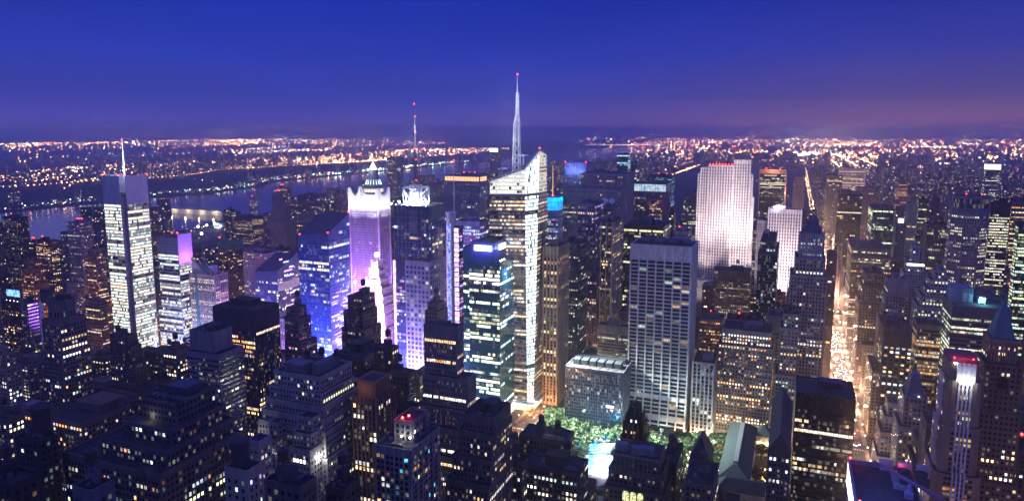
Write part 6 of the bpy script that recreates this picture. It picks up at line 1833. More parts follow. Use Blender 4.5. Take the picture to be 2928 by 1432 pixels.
B('apartment_building', 'dark brick house with small gables and two tanks before the park', 1484, 1616, 1640, 1262, 1440, 470, 'brown', wall=(.085, .07, .07), bay=2.6, fw=.5, lit=.14, lev=(2, 4), pal=[WHITE, CREAM, COOL], tiers=[(22, 3, 3, 4, 2)], crown=tank_house, gear=False, cat='apartment block', short='gabled dark house')
B('apartment_building', 'low dark brick block below the gabled dark house', 1500, 1655, 1682, 1352, 1440, 425, 'brown', wall=(.10, .08, .075), bay=2.7, lit=.14, lev=(2, 4), pal=[CREAM, WHITE, GREEN], cat='apartment block', short='low dark block')
B('apartment_building', 'dark corner block at the bottom between dark setback tower and low dark block', 1420, 1492, 1508, 1330, 1440, 410, 'brown', wall=(.08, .07, .065), bay=2.6, lit=.07, lev=(2, 4), cat='apartment block')


def radiator_tower():
    """black brick gothic tower with pinnacled crown on a broad base"""
    D = 525
    st = style('brown', wall=(.035, .030, .028), bay=2.2, fh=3.6, fw=.45, fhf=.55, lit=.05, fl=0, lev=(2, 4), pal=[WARM, AMBER, CREAM], base=.8, top=.8)
    c = at(1810, 1195, D); xc, yc = c[0], c[1] + 9
    b = tower('gothic_tower', 'black gothic tower with a pinnacled golden-edged crown in front of the park', 'skyscraper', 60, None, (xc, yc), st)
    px = lambda hw: hw * D / FPX
    zr = lambda row: at(1810, row, D - 2)[2]
    tr = [(1176, 14), (1200, 23), (1225, 29), (1262, 35), (1300, 40), (1420, 44)]
    for i, (row, hw) in enumerate(tr):
        r = px(hw); zt = zr(row); zb = zr(tr[i + 1][0]) if i + 1 < len(tr) else 0
        tier(b, rect(xc - r, xc + r, yc - r, yc + r, zb - .3), rect(xc - r, xc + r, yc - r, yc + r, zt), dict(st, lit=st['lit'] if i > 1 else 0), 'setback_tier', parapet=.6)
        m = MB(); n = 5 if i else 3
        for k in range(n):
            t = -1 + 2 * k / (n - 1)
            for (x, y) in ((xc + r * t, yc - r), (xc + r, yc + r * t), (xc - r, yc + r * t)):
                h = 5.5 if abs(t) == 1 else 3.5
                m.box(x - .6, x + .6, y - .6, y + .6, zt - 9, zt + h * .5); m.cyl((x, y), .62, zt + h * .5, zt + h, 5, 0)
        m.build('pinnacle', mat('gold_black', (.09, .065, .03), .5, .3, noise=.3), b.root, b.org)
    r = px(10); m = MB(); m.box(xc - r, xc + r, yc - r, yc + r, zr(1176) - .5, zr(1162)); m.cyl((xc, yc), r * .8, zr(1162), zr(1154), 6, 0.3); m.build('crown_block', mat('gold_black'), b.root, b.org)
    for k in (-1, 0, 1):
        m = MB(); m.box(xc + k * 1.9 - .55, xc + k * 1.9 + .55, yc - px(23) - .25, yc - px(23) - .1, zr(1214), zr(1207), 0, True); m.build('window', glow('crown_window', (.9, .93, 1), 2.2), b.root, b.org)
    finish(b, D); FOOT.append((xc - 14, xc + 14, yc - 14, yc + 14)); HEROES.append((1765, 1850, 1300, D)); INFO.append(('black gothic tower', 1810, 1160, 1300, D))


radiator_tower()


def arches(b):
    w_ = b.x1 - b.x0
    for k in range(3):
        x = b.x0 + w_ * (.36 + .155 * k); z0 = b.z - 29; y = b.y0 - 8.25
        pts = [(x - 2.1, z0), (x + 2.1, z0)] + [(x + 2.1 * math.cos(t), z0 + 5.0 + 2.1 * math.sin(t)) for t in np.linspace(0, math.pi, 11)]
        m = MB(); m.poly([(a, y, c) for a, c in pts]); m.build('arched_window', led_mat('arch_room', (.28, .3, .10), (1, .95, .5), 1.3, 1.1), b.root, b.org)
        m = MB()
        for a in (-1, 0, 1): m.box(x + a * 1.3 - .08, x + a * 1.3 + .08, y - .12, y - .02, z0, z0 + 6.3, 0, True)
        for c in (2.4, 4.8): m.box(x - 2.1, x + 2.1, y - .12, y - .02, z0 + c, z0 + c + .15, 0, True)
        m.build('window_frame', M_DARK, b.root, b.org)
    m = MB()
    for k in range(9): m.box(b.x0 + 2 + (w_ - 7) * k / 8, b.x0 + 3 + (w_ - 7) * k / 8, b.y0 - 1.0, b.y0 - .05, b.z - 14, b.z - .5, 0, True)
    m.box(b.x0 - 1, b.x1 + 1, b.y0 - 1.2, b.y0 - .05, b.z - 1.2, b.z - .3, 0, True)
    m.build('cornice', wallmat((.2, .17, .16)), b.root, b.org)
    for x, y, s in ((b.x0 + 5, b.y0 + 7, 5), (b.x1 - 9, b.y0 + 6, 6), (b.x0 + w_ * .5, b.y0 + 4, 4)):
        m = MB(); m.box(x - s, x + s * .6, y, y + 6, b.z - 1.1, b.z + 4); m.build('penthouse', wallmat((.22, .22, .26)), b.root, b.org)


B('office_building', 'brown brick block with three tall lit arched windows, foot of black gothic tower', 1752, 1884, 1912, 1316, 1440, 455, 'brown', dep=26, wall=(.15, .12, .11), lit=.02, fl=0, tiers=[(9, 2, 3, 3, 0), (21, 2, 3, 5, 0)], crown=arches, gear=False, cat='building', short='arch-windowed brown block')
B('office_building', 'narrow dark block right of the arch-windowed brown block beside the lit terrace', 1890, 1934, 1942, 1324, 1440, 475, 'brown', dep=36, wall=(.07, .06, .06), lit=.07, lev=(2, 3), cat='building')


def steep_roof(b):
    m = MB(); z = b.z - .9; g = .5
    m.loft(rect(b.x0 - g, b.x1 + g, b.y0 - g, b.y1 + g, z), rect((b.x0 + b.x1) / 2 - .8, (b.x0 + b.x1) / 2 + .8, b.y0 + 6, b.y1 - 6, z + 14)); m.box((b.x0 + b.x1) / 2 - .25, (b.x0 + b.x1) / 2 + .25, b.y0 + 6, b.y0 + 6.5, z + 14, z + 17)
    m.build('steep_roof', mat('slate_dark', (.04, .045, .06), .6, noise=.3), b.root, b.org)
    m = MB(); m.box(b.x1 - 4, b.x1 - 1.2, b.y0 + 3, b.y0 + 6, z, z + 6); m.build('dormer', wallmat((.12, .12, .1)), b.root, b.org)
    m = MB(); m.box(b.x1 - 3.6, b.x1 - 1.6, b.y0 + 2.85, b.y0 + 2.98, z + 3, z + 5.2, 0, True); m.build('window', glow('dormer', (.8, .9, .4), .8), b.root, b.org)


B('mansard_building', 'small dark building with a steep pyramid slate roof before the library', 1970, 2028, 2040, 1322, 1440, 430, 'brown', wall=(.10, .09, .09), lit=.05, lev=(2, 3), crown=steep_roof, gear=False, cat='building', short='steep-roofed dark building')
B('office_building', 'dark low building with a pale box on top at bottom beside steep-roofed dark building', 1956, 2040, 2056, 1392, 1440, 395, 'brown', wall=(.11, .10, .10), lit=.06, lev=(2, 4), gear='mech', cat='building')


def gable_front(b):
    m = MB(); z = b.z - .9
    m.tri((b.x0, b.y0 - .1, b.z + .02), (b.x1, b.y0 - .1, b.z + .02), ((b.x0 + b.x1) / 2, b.y0 - .1, b.z + 11), 0)
    m.quad((b.x0, b.y0 - .1, b.z + .02), ((b.x0 + b.x1) / 2, b.y0 - .1, b.z + 11), ((b.x0 + b.x1) / 2, b.y1, b.z + 11), (b.x0, b.y1, b.z + .02), 1)
    m.quad(((b.x0 + b.x1) / 2, b.y0 - .1, b.z + 11), (b.x1, b.y0 - .1, b.z + .02), (b.x1, b.y1, b.z + .02), ((b.x0 + b.x1) / 2, b.y1, b.z + 11), 1)
    m.build('gable_roof', [wallmat((.08, .075, .08)), mat('slate_dark')], b.root, b.org)


B('office_building', 'dark gabled block with a few blue-white windows left of black avenue tower', 2196, 2262, 2272, 1292, 1440, 420, 'brown', wall=(.08, .075, .085), bay=2.6, lit=.14, lev=(2, 4), pal=[COOL, WHITE], crown=gable_front, gear=False, cat='building', short='dark gabled block')


def library():
    """pale marble library: long hipped slate roofs round a courtyard with lit arched windows"""
    st = style('pale', wall=(.50, .48, .44), bay=4.2, fh=8, fw=.45, fhf=.62, lit=.12, lev=(2, 2), pal=[YELLOW, CREAM])
    SE = gnd(2262, 1330, 24)          # where the roof ridge region shows
    x0, x1 = gnd(2046, 1392, 22)[0], gnd(2250, 1392, 22)[0]
    y0 = gnd(2120, 1392, 22)[1] - 6; y1 = gnd(2120, 1215, 22)[1]
    b = tower('library', 'pale marble library with long hipped slate roofs round a lit courtyard', 'library', None, None, ((x0 + x1) / 2, (y0 + y1) / 2), st)
    b.x0, b.x1, b.y0, b.y1 = x0, x1, y0, y1
    wd = 20
    xm0, xm1, ym0, ym1 = x0 + wd + 6, x1 - 16, y0 + 18, y1 - 16
    H = 21
    slate = mat('library_slate', (.045, .075, .085), .7, noise=.25)
    # four wings round the court
    wings = [(x0, x0 + wd + 6, y0 + 18, y1, H + 1), (x0, x1, y0, y0 + 18, H - 1), (x1 - 16, x1, y0 + 18, y1, H - 1), (x0 + wd + 6, x1 - 16, y1 - 16, y1, H - .5)]
    for q, (a0, a1, c0, c1, h) in enumerate(wings):
        tier(b, rect(a0 + .03, a1 - .03, c0 + .03, c1 - .03, 0), rect(a0 + .03, a1 - .03, c0 + .03, c1 - .03, h), st, 'marble_wing', parapet=0, roof=False)
        m = MB(); mx_ = min(a1 - a0, c1 - c0) * .42
        m.loft(rect(a0 - .6, a1 + .6, c0 - .6, c1 + .6, h + .02 + q * .03), rect(a0 + mx_, a1 - mx_, c0 + mx_, c1 - mx_, h + 8 + q * .1)); m.build('hipped_roof', slate, b.root, b.org)
    # long skylit ridge on the west (reading room) wing
    m = MB(); m.box(x0 + wd / 2 + 1, x0 + wd / 2 + 5, y0 + 34, y1 - 14, H + 6, H + 10.2); m.build('ridge_skylight', mat('skylight', (.25, .3, .32), .4), b.root, b.org)
    # court: warm lit inner wall with two arches on its north side
    yc_ = ym1 - .35
    m = MB(); m.box(xm0 + 1, xm1 - 1, yc_, ym1 - .02, 1, H - 1.5, 0, True); m.build('court_wall', wallmat((.62, .55, .42)), b.root, b.org)
    for k in (0.3, .72):
        x = xm0 + (xm1 - xm0) * k; z0 = 8.5
        pts = [(x - 3, z0), (x + 3, z0)] + [(x + 3 * math.cos(t), z0 + 4 + 3 * math.sin(t)) for t in np.linspace(0, math.pi, 11)]
        m = MB(); m.poly([(a, yc_ - .1, c) for a, c in pts]); m.build('arched_window', glow('court_arch', (1, .82, .45), 2.4), b.root, b.org)
        m = MB()
        for a in (-1.5, 0, 1.5): m.box(x + a - .15, x + a + .15, yc_ - .22, yc_ - .12, z0, z0 + 5.8, 0, True)
        m.build('window_frame', M_DARK, b.root, b.org)
        light('court_lamp', 'POINT', (x, yc_ - 7, 13), 2600, (1, .72, .32), b, rad=.5)
    m = MB(); m.box(xm0 + 6, xm0 + 16, ym0 + 6, ym0 + 18, 0, 7); m.build('court_pavilion', wallmat((.4, .42, .42)), b.root, b.org)
    finish(b, 480)
    FOOT.append((x0 - 2, x1 + 2, y0 - 2, y1 + 2)); HEROES.append((2040, 2268, 1440, depth(((x0 + x1) / 2, (y0 + y1) / 2, 0)))); INFO.append(('library', 2150, 1215, 1440, 480))
    return b


LIB = library()


def big_left_block():
    """long office block, lower left: terraces, lit attic rows, scaffolded corner"""
    D = 335
    st = style('brown', wall=(.17, .15, .14), bay=2.7, fh=3.6, fw=.55, fhf=.55, lit=.16, fl=.07, lev=(1, 4), pal=[CREAM, YELLOW, WHITE, COOL, AMBER], top=1.0, base=.5)
    x0, x1, y0, y1, z = place(178, 455, 595, 1358, D)
    y1 = y0 + 58
    b = tower('office_building', 'long dark office block with terraces and a penthouse at the lower left', 'building', 100, None, ((x0 + x1) / 2, (y0 + y1) / 2), st)
    tier(b, rect(x0, x1, y0, y1, 0), rect(x0, x1, y0, y1, z), st)
    w_ = x1 - x0
    levels = [(x0 + w_ * .30, x1 - 3, y0 + 7, y1 - 3, 9), (x0 + w_ * .42, x1 - 6, y0 + 14, y1 - 5, 17), (x0 + w_ * .5, x1 - 10, y0 + 22, y1 - 8, 28)]
    zz = z - 1.1
    for a0, a1, c0, c1, h in levels:
        tier(b, rect(a0, a1, c0, c1, zz), rect(a0, a1, c0, c1, z + h), dict(st, wall=(.10, .10, .12), lit=.06), 'terrace_block'); zz = z + h - 1.1
    a0, a1, c0, c1, h = levels[-1]
    m = MB()
    for q in range(7): m.box(a0 + 3 + q * 3.6, a0 + 5.4 + q * 3.6, c0 + 4, c0 + 8, z + h - 1.1, z + h + .8)
    m.box(a0 + 5, a1 - 6, c0 + 12, c1 - 4, z + h - 1.1, z + h + 3.5); m.build('roof_unit', mat('roof_metal'), b.root, b.org)
    light('deck_lamp', 'POINT', (a0 + 8, c0 - 2, z + 19), 260, (1, .95, .6), b, rad=.3)
    # scaffold round the corner terrace
    m = MB()
    for q in range(10):
        xx = x1 + 1.4; yy = y0 + q * 5
        m.tube((xx, yy, z - 34), (xx, yy, z + 6), .12, 4)
        if q < 9:
            for zq in range(-34, 7, 8): m.tube((xx, yy, z + zq), (xx, yy + 5, z + zq), .1, 4)
    for q in range(7):
        xx = x1 + 1.4 - q * 5; m.tube((xx, y0 - 1.4, z - 34), (xx, y0 - 1.4, z + 6), .12, 4)
        for zq in range(-34, 7, 8): m.tube((xx, y0 - 1.4, z + zq), (xx - 5, y0 - 1.4, z + zq), .1, 4)
    m.build('scaffold', M_DARK, b.root, b.org)
    finish(b, D); FOOT.append((x0, x1, y0, y1)); HEROES.append((175, 600, 1440, D)); INFO.append(('long terraced office block', 380, 1210, 1440, D))


big_left_block()


def drum(b):
    m = MB(); m.cyl((b.x0 + 9, b.y0 + 9), 4.4, b.z - 1, b.z + 13, 16); m.cyl((b.x0 + 9, b.y0 + 9), 4.7, b.z + 13, b.z + 14, 16); m.build('roof_drum', wallmat((.07, .065, .065)), b.root, b.org)


B('apartment_building', 'narrow dark tower with a round roof drum at the lower left corner', 40, 108, 165, 1262, 1440, 345, 'brown', wall=(.06, .06, .055), lit=.05, lev=(1, 3), pal=[CYAN, GREEN, COOL], crown=drum, gear=False, cat='apartment block', short='round-drum dark tower')
B('office_building', 'dark block with bright yellow and white window bands cut by the left edge', -60, 18, 70, 1196, 1330, 480, 'brown', wall=(.14, .13, .11), lit=.4, fl=.3, lev=(2, 4), pal=[YELLOW, CREAM, WHITE], cat='building', short='left edge banded block')
B('office_building', 'pale beige stepped block at the left edge with cool lit windows', -45, 14, 42, 1010, 1110, 640, 'stone', wall=(.32, .27, .22), lit=.14, lev=(2, 4), pal=[WHITE, COOL, CREAM], tiers=[(14, 2, 2, 2, 2)], cat='building')
B('office_building', 'brick red-brown low office block with terraces behind long terraced office block', 392, 495, 542, 1130, 1260, 470, 'brick', wall=(.16, .075, .06), lit=.08, lev=(2, 3), fl=.03, tiers=[(9, 3, 3, 4, 3), (18, 3, 3, 4, 3)], cat='building', short='red-brown terraced block')


def tank_drum(b):
    m = MB(); m.cyl((b.x0 + (b.x1 - b.x0) * .45, b.y1 - 6), 4.2, b.z - 1, b.z + 11, 16); m.cyl((b.x0 + (b.x1 - b.x0) * .45, b.y1 - 6), 4.4, b.z + 11, b.z + 12, 16, 3.6); m.build('water_tank', wallmat((.09, .08, .08)), b.root, b.org)


B('apartment_building', 'beige house with a blank end wall and big round tank, bottom left of centre', 640, 706, 752, 1346, 1440, 300, 'pale', wall=(.36, .32, .26), bay=3.5, fw=.35, lit=.14, lev=(2, 4), pal=[CREAM, COOL, VIOLET], crown=tank_drum, gear=False, cat='apartment block', short='beige blank-walled house')
B('apartment_building', 'low dark house with roof sheds at the bottom below light grey stepped building', 756, 860, 905, 1392, 1440, 275, 'brown', wall=(.12, .11, .10), lit=.05, lev=(2, 4), cat='apartment block')
B('apartment_building', 'bluish white low house with tiny lit windows left of light grey stepped building', 706, 740, 762, 1262, 1330, 370, 'pale', wall=(.30, .31, .34), lit=.06, lev=(2, 3), cat='apartment block')
B('apartment_building', 'dark flat roofed house on the bottom edge right of light grey stepped building', 930, 985, 1030, 1400, 1440, 300, 'brown', wall=(.09, .08, .07), lit=.06, lev=(2, 4), cat='apartment block')
B('apartment_building', 'pale flat topped loft low in the bottom left below long terraced office block', 205, 260, 320, 1402, 1440, 262, 'grey', wall=(.14, .15, .17), lit=.03, cat='apartment block')
B('apartment_building', 'black low house in the extreme bottom left corner', -80, 30, 110, 1385, 1440, 270, 'brown', wall=(.045, .045, .045), lit=.01, cat='apartment block')
# ------------------------------------------------------------------ ground, river, streets
AVE = [(-262, 26), (-537, 28), (-811, 28), (-1085, 28), (-1360, 28), (-1634, 28), (69, 27), (232, 22), (372, 36), (520, 22), (690, 28)]
M_ASPH = mat('asphalt', (.055, .055, .06), .85, noise=.35, scale=.2)
M_PAVE = mat('pavement', (.22, .21, .2), .9, noise=.25, scale=.4)


def sheet(name, pts, m, z=None):
    me = MB(); me.poly([(x, y, z) if z is not None else (x, y, zz) for x, y, *r in pts for zz in [r[0] if r else 0]])
    return structure(me.build(name, m))


# the island and the land beyond
sheet('ground', [(-1830, -600), (60000, -600), (60000, 62000), (-1200, 62000), (-1830, 9000)], mat('city_ground', (.045, .045, .05), .95, noise=.4, scale=.02), 0.0)


def water_material():
    m = mat('river_water', (.010, .018, .045), .10, spec=.5)
    t = m.node_tree; p = t.nodes['Principled BSDF']
    n = t.nodes.new('ShaderNodeTexNoise'); n.inputs['Scale'].default_value = .035; n.inputs['Detail'].default_value = 6
    g = t.nodes.new('ShaderNodeNewGeometry'); bm = t.nodes.new('ShaderNodeBump'); bm.inputs['Strength'].default_value = .35; bm.inputs['Distance'].default_value = 1.6
    t.links.new(g.outputs['Position'], n.inputs[0]); t.links.new(n.outputs[0], bm.inputs['Height']); t.links.new(bm.outputs[0], p.inputs['Normal'])
    return m


sheet('river', [(-9000, -9000), (-1000, -9000), (-900, 62000), (-9000, 62000)], water_material(), -3.0)


def far_shore():
    """the far bank: waterfront, cliff, upland, marshes and the hills at the horizon, as one swept sheet"""
    m = MB()
    prof = [(0, -3.5), (3, 3), (190, 5), (330, 38), (430, 48), (1700, 40), (2300, 4), (5200, 3), (6000, 40), (9000, 70), (13000, 35), (22000, 60), (40000, 90)]
    ys = list(range(-8000, 24001, 400)) + list(range(26000, 62001, 3000))
    rn = random.Random(4)
    rows = []
    for y in ys:
        sh = -2960 + 60 * math.sin(y / 900.0) + 40 * math.sin(y / 370.0 + 1) - (max(0, y - 3200) * .035) + (max(0, 600 - y) * -.02)
        if 2500 < y < 3500: sh += 140 * math.sin((y - 2500) / 1000 * math.pi)
        f = 1 + .25 * math.sin(y / 1700.0) + (y > 6000) * min(.9, (y - 6000) / 6000)
        rows.append([(sh - d, y, h * (f if 200 < d < 2000 else 1)) for d, h in prof])
    for a, b_ in zip(rows[:-1], rows[1:]):
        for i in range(len(prof) - 1): m.quad(a[i], b_[i], b_[i + 1], a[i + 1])
    return structure(m.build('terrain', mat('far_land', (.035, .04, .04), .95, noise=.5, scale=.004)))


far_shore()


def shore_x(y): return -2960 + 60 * math.sin(y / 900.0) + 40 * math.sin(y / 370.0 + 1) - (max(0, y - 3200) * .035) + (max(0, 600 - y) * -.02) + (140 * math.sin((y - 2500) / 1000 * math.pi) if 2500 < y < 3500 else 0)


def land_z(x, y):
    if x > -2000: return 0
    d = shore_x(y) - x
    f = 1 + .25 * math.sin(y / 1700.0) + (y > 6000) * min(.9, (y - 6000) / 6000)
    prof = [(0, -3.5), (3, 3), (190, 5), (330, 38), (430, 48), (1700, 40), (2300, 4), (5200, 3), (6000, 40), (9000, 70), (13000, 35), (22000, 60), (40000, 90)]
    for (a, h), (c, k) in zip(prof[:-1], prof[1:]):
        if a <= d < c:
            return (h + (k - h) * (d - a) / (c - a)) * (f if 200 < d < 2000 else 1)
    return 60 if d > 0 else -3


# avenues and cross streets as asphalt sheets above the ground, kerbed pavements beside them
def road(name, x0, x1, y0, y1, z=.02):
    me = MB(); me.quad((x0, y0, z), (x1, y0, z), (x1, y1, z), (x0, y1, z)); return structure(me.build(name, M_ASPH))


for xa, wa in AVE:
    road('avenue_road', xa - wa / 2 + 4, xa + wa / 2 - 4, 100, 9000 if abs(xa) < 400 else 3200)
st_me = MB()
for k in range(1, 34):
    y = 40 + 80.5 * k
    for (xa, wa), (xb, wb) in zip(*(lambda s: (s[:-1], s[1:]))(sorted(AVE))):
        if 540 < y < 690 and xa == -262: continue
        st_me.quad((xa + wa / 2 - 4.0, y - 5, .016), (xb - wb / 2 + 4.0, y - 5, .016), (xb - wb / 2 + 4.0, y + 5, .016), (xa + wa / 2 - 4.0, y + 5, .016))
structure(st_me.build('street_road', M_ASPH))
pv = MB()
for xa, wa in AVE:
    for k in range(1, 34):
        y = 40 + 80.5 * k
        for sx_ in (-1, 1):
            xx = xa + sx_ * (wa / 2 - 2)
            pv.box(xx - 2, xx + 2, y + 5.2, y + 75.3, -.1, .15)
structure(pv.build('pavement', M_PAVE))
mk = MB()
for xa in (69, -262):
    for k in range(2, 22):
        y = 40 + 80.5 * k
        for q in range(8):
            mk.quad((xa - 9 + q * 2.4, y - 8.6, .026), (xa - 7.8 + q * 2.4, y - 8.6, .026), (xa - 7.8 + q * 2.4, y - 5.6, .026), (xa - 9 + q * 2.4, y - 5.6, .026))
        for lane in (-3.2, 0, 3.2):
            for s in range(6):
                mk.quad((xa + lane - .1, y + 8 + s * 11, .026), (xa + lane + .1, y + 8 + s * 11, .026), (xa + lane + .1, y + 12 + s * 11, .026), (xa + lane - .1, y + 12 + s * 11, .026))
structure(mk.build('road_marking', mat('road_paint', (.7, .7, .66), .7)))

# ------------------------------------------------------------------ street lamps and traffic
LAMP = {}


def lamp(x, y, col, power, label, group, h=9.0, r=.55):
    key = col
    if key not in LAMP:
        m = MB(); m.tube((0, 0, 0), (0, 0, h), .11, 5); m.tube((0, 0, h), (1.6, 0, h + .4), .08, 4); m.ball((1.7, 0, h + .25), r, 6, 1)
        o = m.build('street_lamp', [M_DARK, glow('lamp_%d_%d' % (col[1] * 99, col[2] * 99), col, 22)]); LAMP[key] = o; first = True
    else:
        o = LAMP[key].copy(); COL.objects.link(o)
    o.location = (x, y, .15); tag(o, label, 'street lamp', group)
    if power:
        l = light('lamp_light', 'POINT', (0, 0, 0), power, col, rad=.4); l.parent = o; l.location = (1.7, 0, h - .6)
    return o


WARMW, SODIUM, PINKW = (1, .74, .62), (1, .40, .13), (1, .58, .34)
for k in range(46):
    y = 250 + k * 30 if k < 30 else 1150 + (k - 30) * 75
    for sx_ in (-1, 1):
        lamp(69 + sx_ * 9.5, y + (sx_ > 0) * 14, PINKW, (9000 if y < 800 else 48000 if y < 1500 else 90000) if (k % 2 == 0 or k > 30) else 0, 'small bright lamp along the glowing avenue at right', 'lamps along the glowing avenue')
for k in range(16):
    y = 520 + k * 34
    for sx_ in (-1, 1): lamp(-262 + sx_ * 9, y, (1, .45, .16), 30000 if k % 2 == 0 else 0, 'orange lamp along the road by the green glass sign tower', 'lamps along the orange road')
for xa, ys_, n, dy in ((-537, 560, 16, 45), (-811, 420, 12, 60), (-1085, 420, 10, 80), (232, 330, 8, 90)):
    for k in range(n):
        lamp(xa + (-9 if k % 2 else 9), ys_ + k * dy, SODIUM, 34000, 'orange lamp in a street gap between the office towers', 'lamps in the street gaps')

CARS = {}


def car(x, y, away, kind=0):
    key = (away, kind)
    if key not in CARS:
        m = MB()
        w_, L = (1.85, 4.6)
        m.box(-w_ / 2, w_ / 2, -L / 2, L / 2, .32, .82, 0, True)
        m.loft(rect(-w_ / 2 + .06, w_ / 2 - .06, -L / 2 + .5, L / 2 - 1.2, .82), rect(-w_ / 2 + .22, w_ / 2 - .22, -L / 2 + 1.1, L / 2 - 1.9, 1.42), 1, True, 0)
        for sx_ in (-1, 1):
            for yy in (-L / 2 + .85, L / 2 - .85):
                m.tube((sx_ * (w_ / 2 - .12), yy, .33), (sx_ * (w_ / 2 + .02), yy, .33), .33, 9, 2)
            m.box(sx_ * .62 - .22, sx_ * .62 + .22, L / 2 + .01, L / 2 + .1, .5, .75, 3, True)
            m.box(sx_ * .66 - .2, sx_ * .66 + .2, -L / 2 - .1, -L / 2 - .01, .55, .8, 4, True)
        paint = [(.5, .33, .03), (.03, .03, .035), (.4, .41, .43), (.25, .03, .03)][kind]
        o = m.build('car', [mat('car_paint_%d' % kind, paint, .3, .2), mat('car_glass', (.02, .02, .03), .1), mat('tyre', (.02, .02, .02), .9), glow('headlight', (1, .93, .82), 55), glow('taillight', (1, .06, .03), 22)])
        CARS[key] = o
    else:
        o = CARS[key].copy(); COL.objects.link(o)
    o.location = (x, y, .02); o.rotation_euler = (0, 0, 0 if away else math.pi)
    return o


rc = random.Random(77)
# the right hand avenue runs one way towards the viewer: headlights face the camera, tail lights where traffic waits
n = 0
y = 470
while y < 2100:
    for lane in (-6.4, -3.2, 0, 3.2, 6.4):
        if rc.random() < (.72 if 760 < y < 1250 else .42):
            aw = rc.random() < .35
            o = car(69 + lane + rc.uniform(-.3, .3), y + rc.uniform(-2, 2), aw, rc.choice([0, 0, 1, 2, 1]))
            tag(o, 'small car with glowing lamps in the avenue traffic at right', 'car', 'cars in the avenue traffic')
    y += 10 if 760 < y < 1250 else 15
y = 560
while y < 1050:
    for lane in (-6, -2, 2, 6):
        if rc.random() < .32:
            o = car(-262 + lane, y + rc.uniform(-3, 3), True, rc.choice([0, 1, 2, 3]))
            tag(o, 'small car with red tail lamps on the orange road left of the park', 'car', 'cars on the orange road')
    y += 17

for q in range(4): lamp(-181, 402 + q * 16, (1, .80, .42), 26000, 'yellowish lamp in the gap right of ribbed stepping tower', 'lamps right of ribbed stepping tower')
for q in range(5): lamp(-1000 + q * 34, 655 + (q % 2) * 12, (1, .33, .10), 90000, 'deep orange lamp between the far left apartment towers', 'lamps between the far left towers')
for q in range(12): lamp(-96 + q * 12.5, 716 + (q % 2) * 3, (1, .60, .28), 11000, 'amber lamp on the street between the park and the wide masonry block', 'lamps on the street north of the park')
for q in range(12): lamp(-190 + q * 19, 852 + 80.5 * (q % 3) + 9, (1, .62, .34), 42000, 'amber lamp in a cross street behind the white gridded tower', 'lamps in the cross streets')
for q in range(10): lamp(110 + (q % 5) * 46, 600 + 80.5 * (q // 2) + 6, (1, .70, .45), 22000, 'warm lamp in a cross street right of the glowing avenue', 'lamps in the right hand cross streets')
# ------------------------------------------------------------------ the park
PX0, PX1 = -243, 16
PY0, PY1 = gnd(1700, 1440)[1] + 2, gnd(1700, 1200)[1] - 2
PY0, PY1 = max(PY0, 545), min(PY1, 711)
mp_ = MB(); mp_.quad((PX0, PY0, .05), (PX1, PY0, .05), (PX1, PY1, .05), (PX0, PY1, .05)); structure(mp_.build('park_ground', mat('park_gravel', (.16, .15, .12), .95, noise=.3, scale=.6)))
lawn = [gnd(1660, 1392, .3), gnd(1850, 1392, .3), gnd(1850, 1296, .3), gnd(1665, 1296, .3)]
LX0, LX1 = gnd(1690, 1340)[0] - 6, gnd(1860, 1340)[0]
LY0, LY1 = gnd(1720, 1362)[1], gnd(1720, 1298)[1]
m = MB(); m.box(LX0, LX1, LY0, LY1, 0, .3); structure(m.build('rink_ice', mat('rink_ice', (.30, .34, .40), .35, noise=.6, scale=.5)))


def leaf_crown(seed, R=5.2, H=7.5, z0=4.0):
    rn = random.Random(seed); m = MB()
    for _ in range(420):
        t = rn.random() * 2 * math.pi; f = rn.random() ** .45; ph = rn.uniform(-1, 1)
        bump = .78 + .3 * math.sin(3 * t + seed) * math.cos(2.3 * ph + seed)
        rr = R * f * math.sqrt(max(0, 1 - ph * ph * .85)) * bump
        p = np.array([rr * math.cos(t), rr * math.sin(t), z0 + H * .5 + H * .5 * ph * f * bump])
        s = rn.uniform(.45, .95); u = np.array([rn.gauss(0, 1), rn.gauss(0, 1), rn.gauss(0, .6)]); u /= np.linalg.norm(u)
        v = np.cross(u, (rn.gauss(0, 1), rn.gauss(0, 1), rn.gauss(0, 1))); v /= np.linalg.norm(v)
        mi = 0 if rn.random() < .6 else 1
        m.quad(p - u * s - v * s * .6, p + u * s - v * s * .6, p + u * s * .8 + v * s * .6, p - u * s * .8 + v * s * .6, mi)
    return m


def leaf_mat(key, c):
    m = mat(key, c, .7, noise=.35, scale=.6)
    return m


LEAF = [(leaf_mat('leaf_green', (.07, .13, .055)), leaf_mat('leaf_light', (.12, .18, .085))), (leaf_mat('leaf_gold', (.20, .13, .03)), leaf_mat('leaf_amber', (.26, .15, .03)))]
TREES = []
for sd in range(4):
    tr = MB(); tr.tube((0, 0, 0), (.1, 0, 5.5), .34, 7, r1=.2)
    for k in range(5):
        a = k * 1.26 + sd; tr.tube((.1, 0, 3.8 + .4 * k), (.1 + 2.6 * math.cos(a), 2.6 * math.sin(a), 7.0 + .5 * k), .14, 5, r1=.05)
    TREES.append((tr, leaf_crown(sd + 3)))
TM = {}
rt = random.Random(9)
RADX = -262


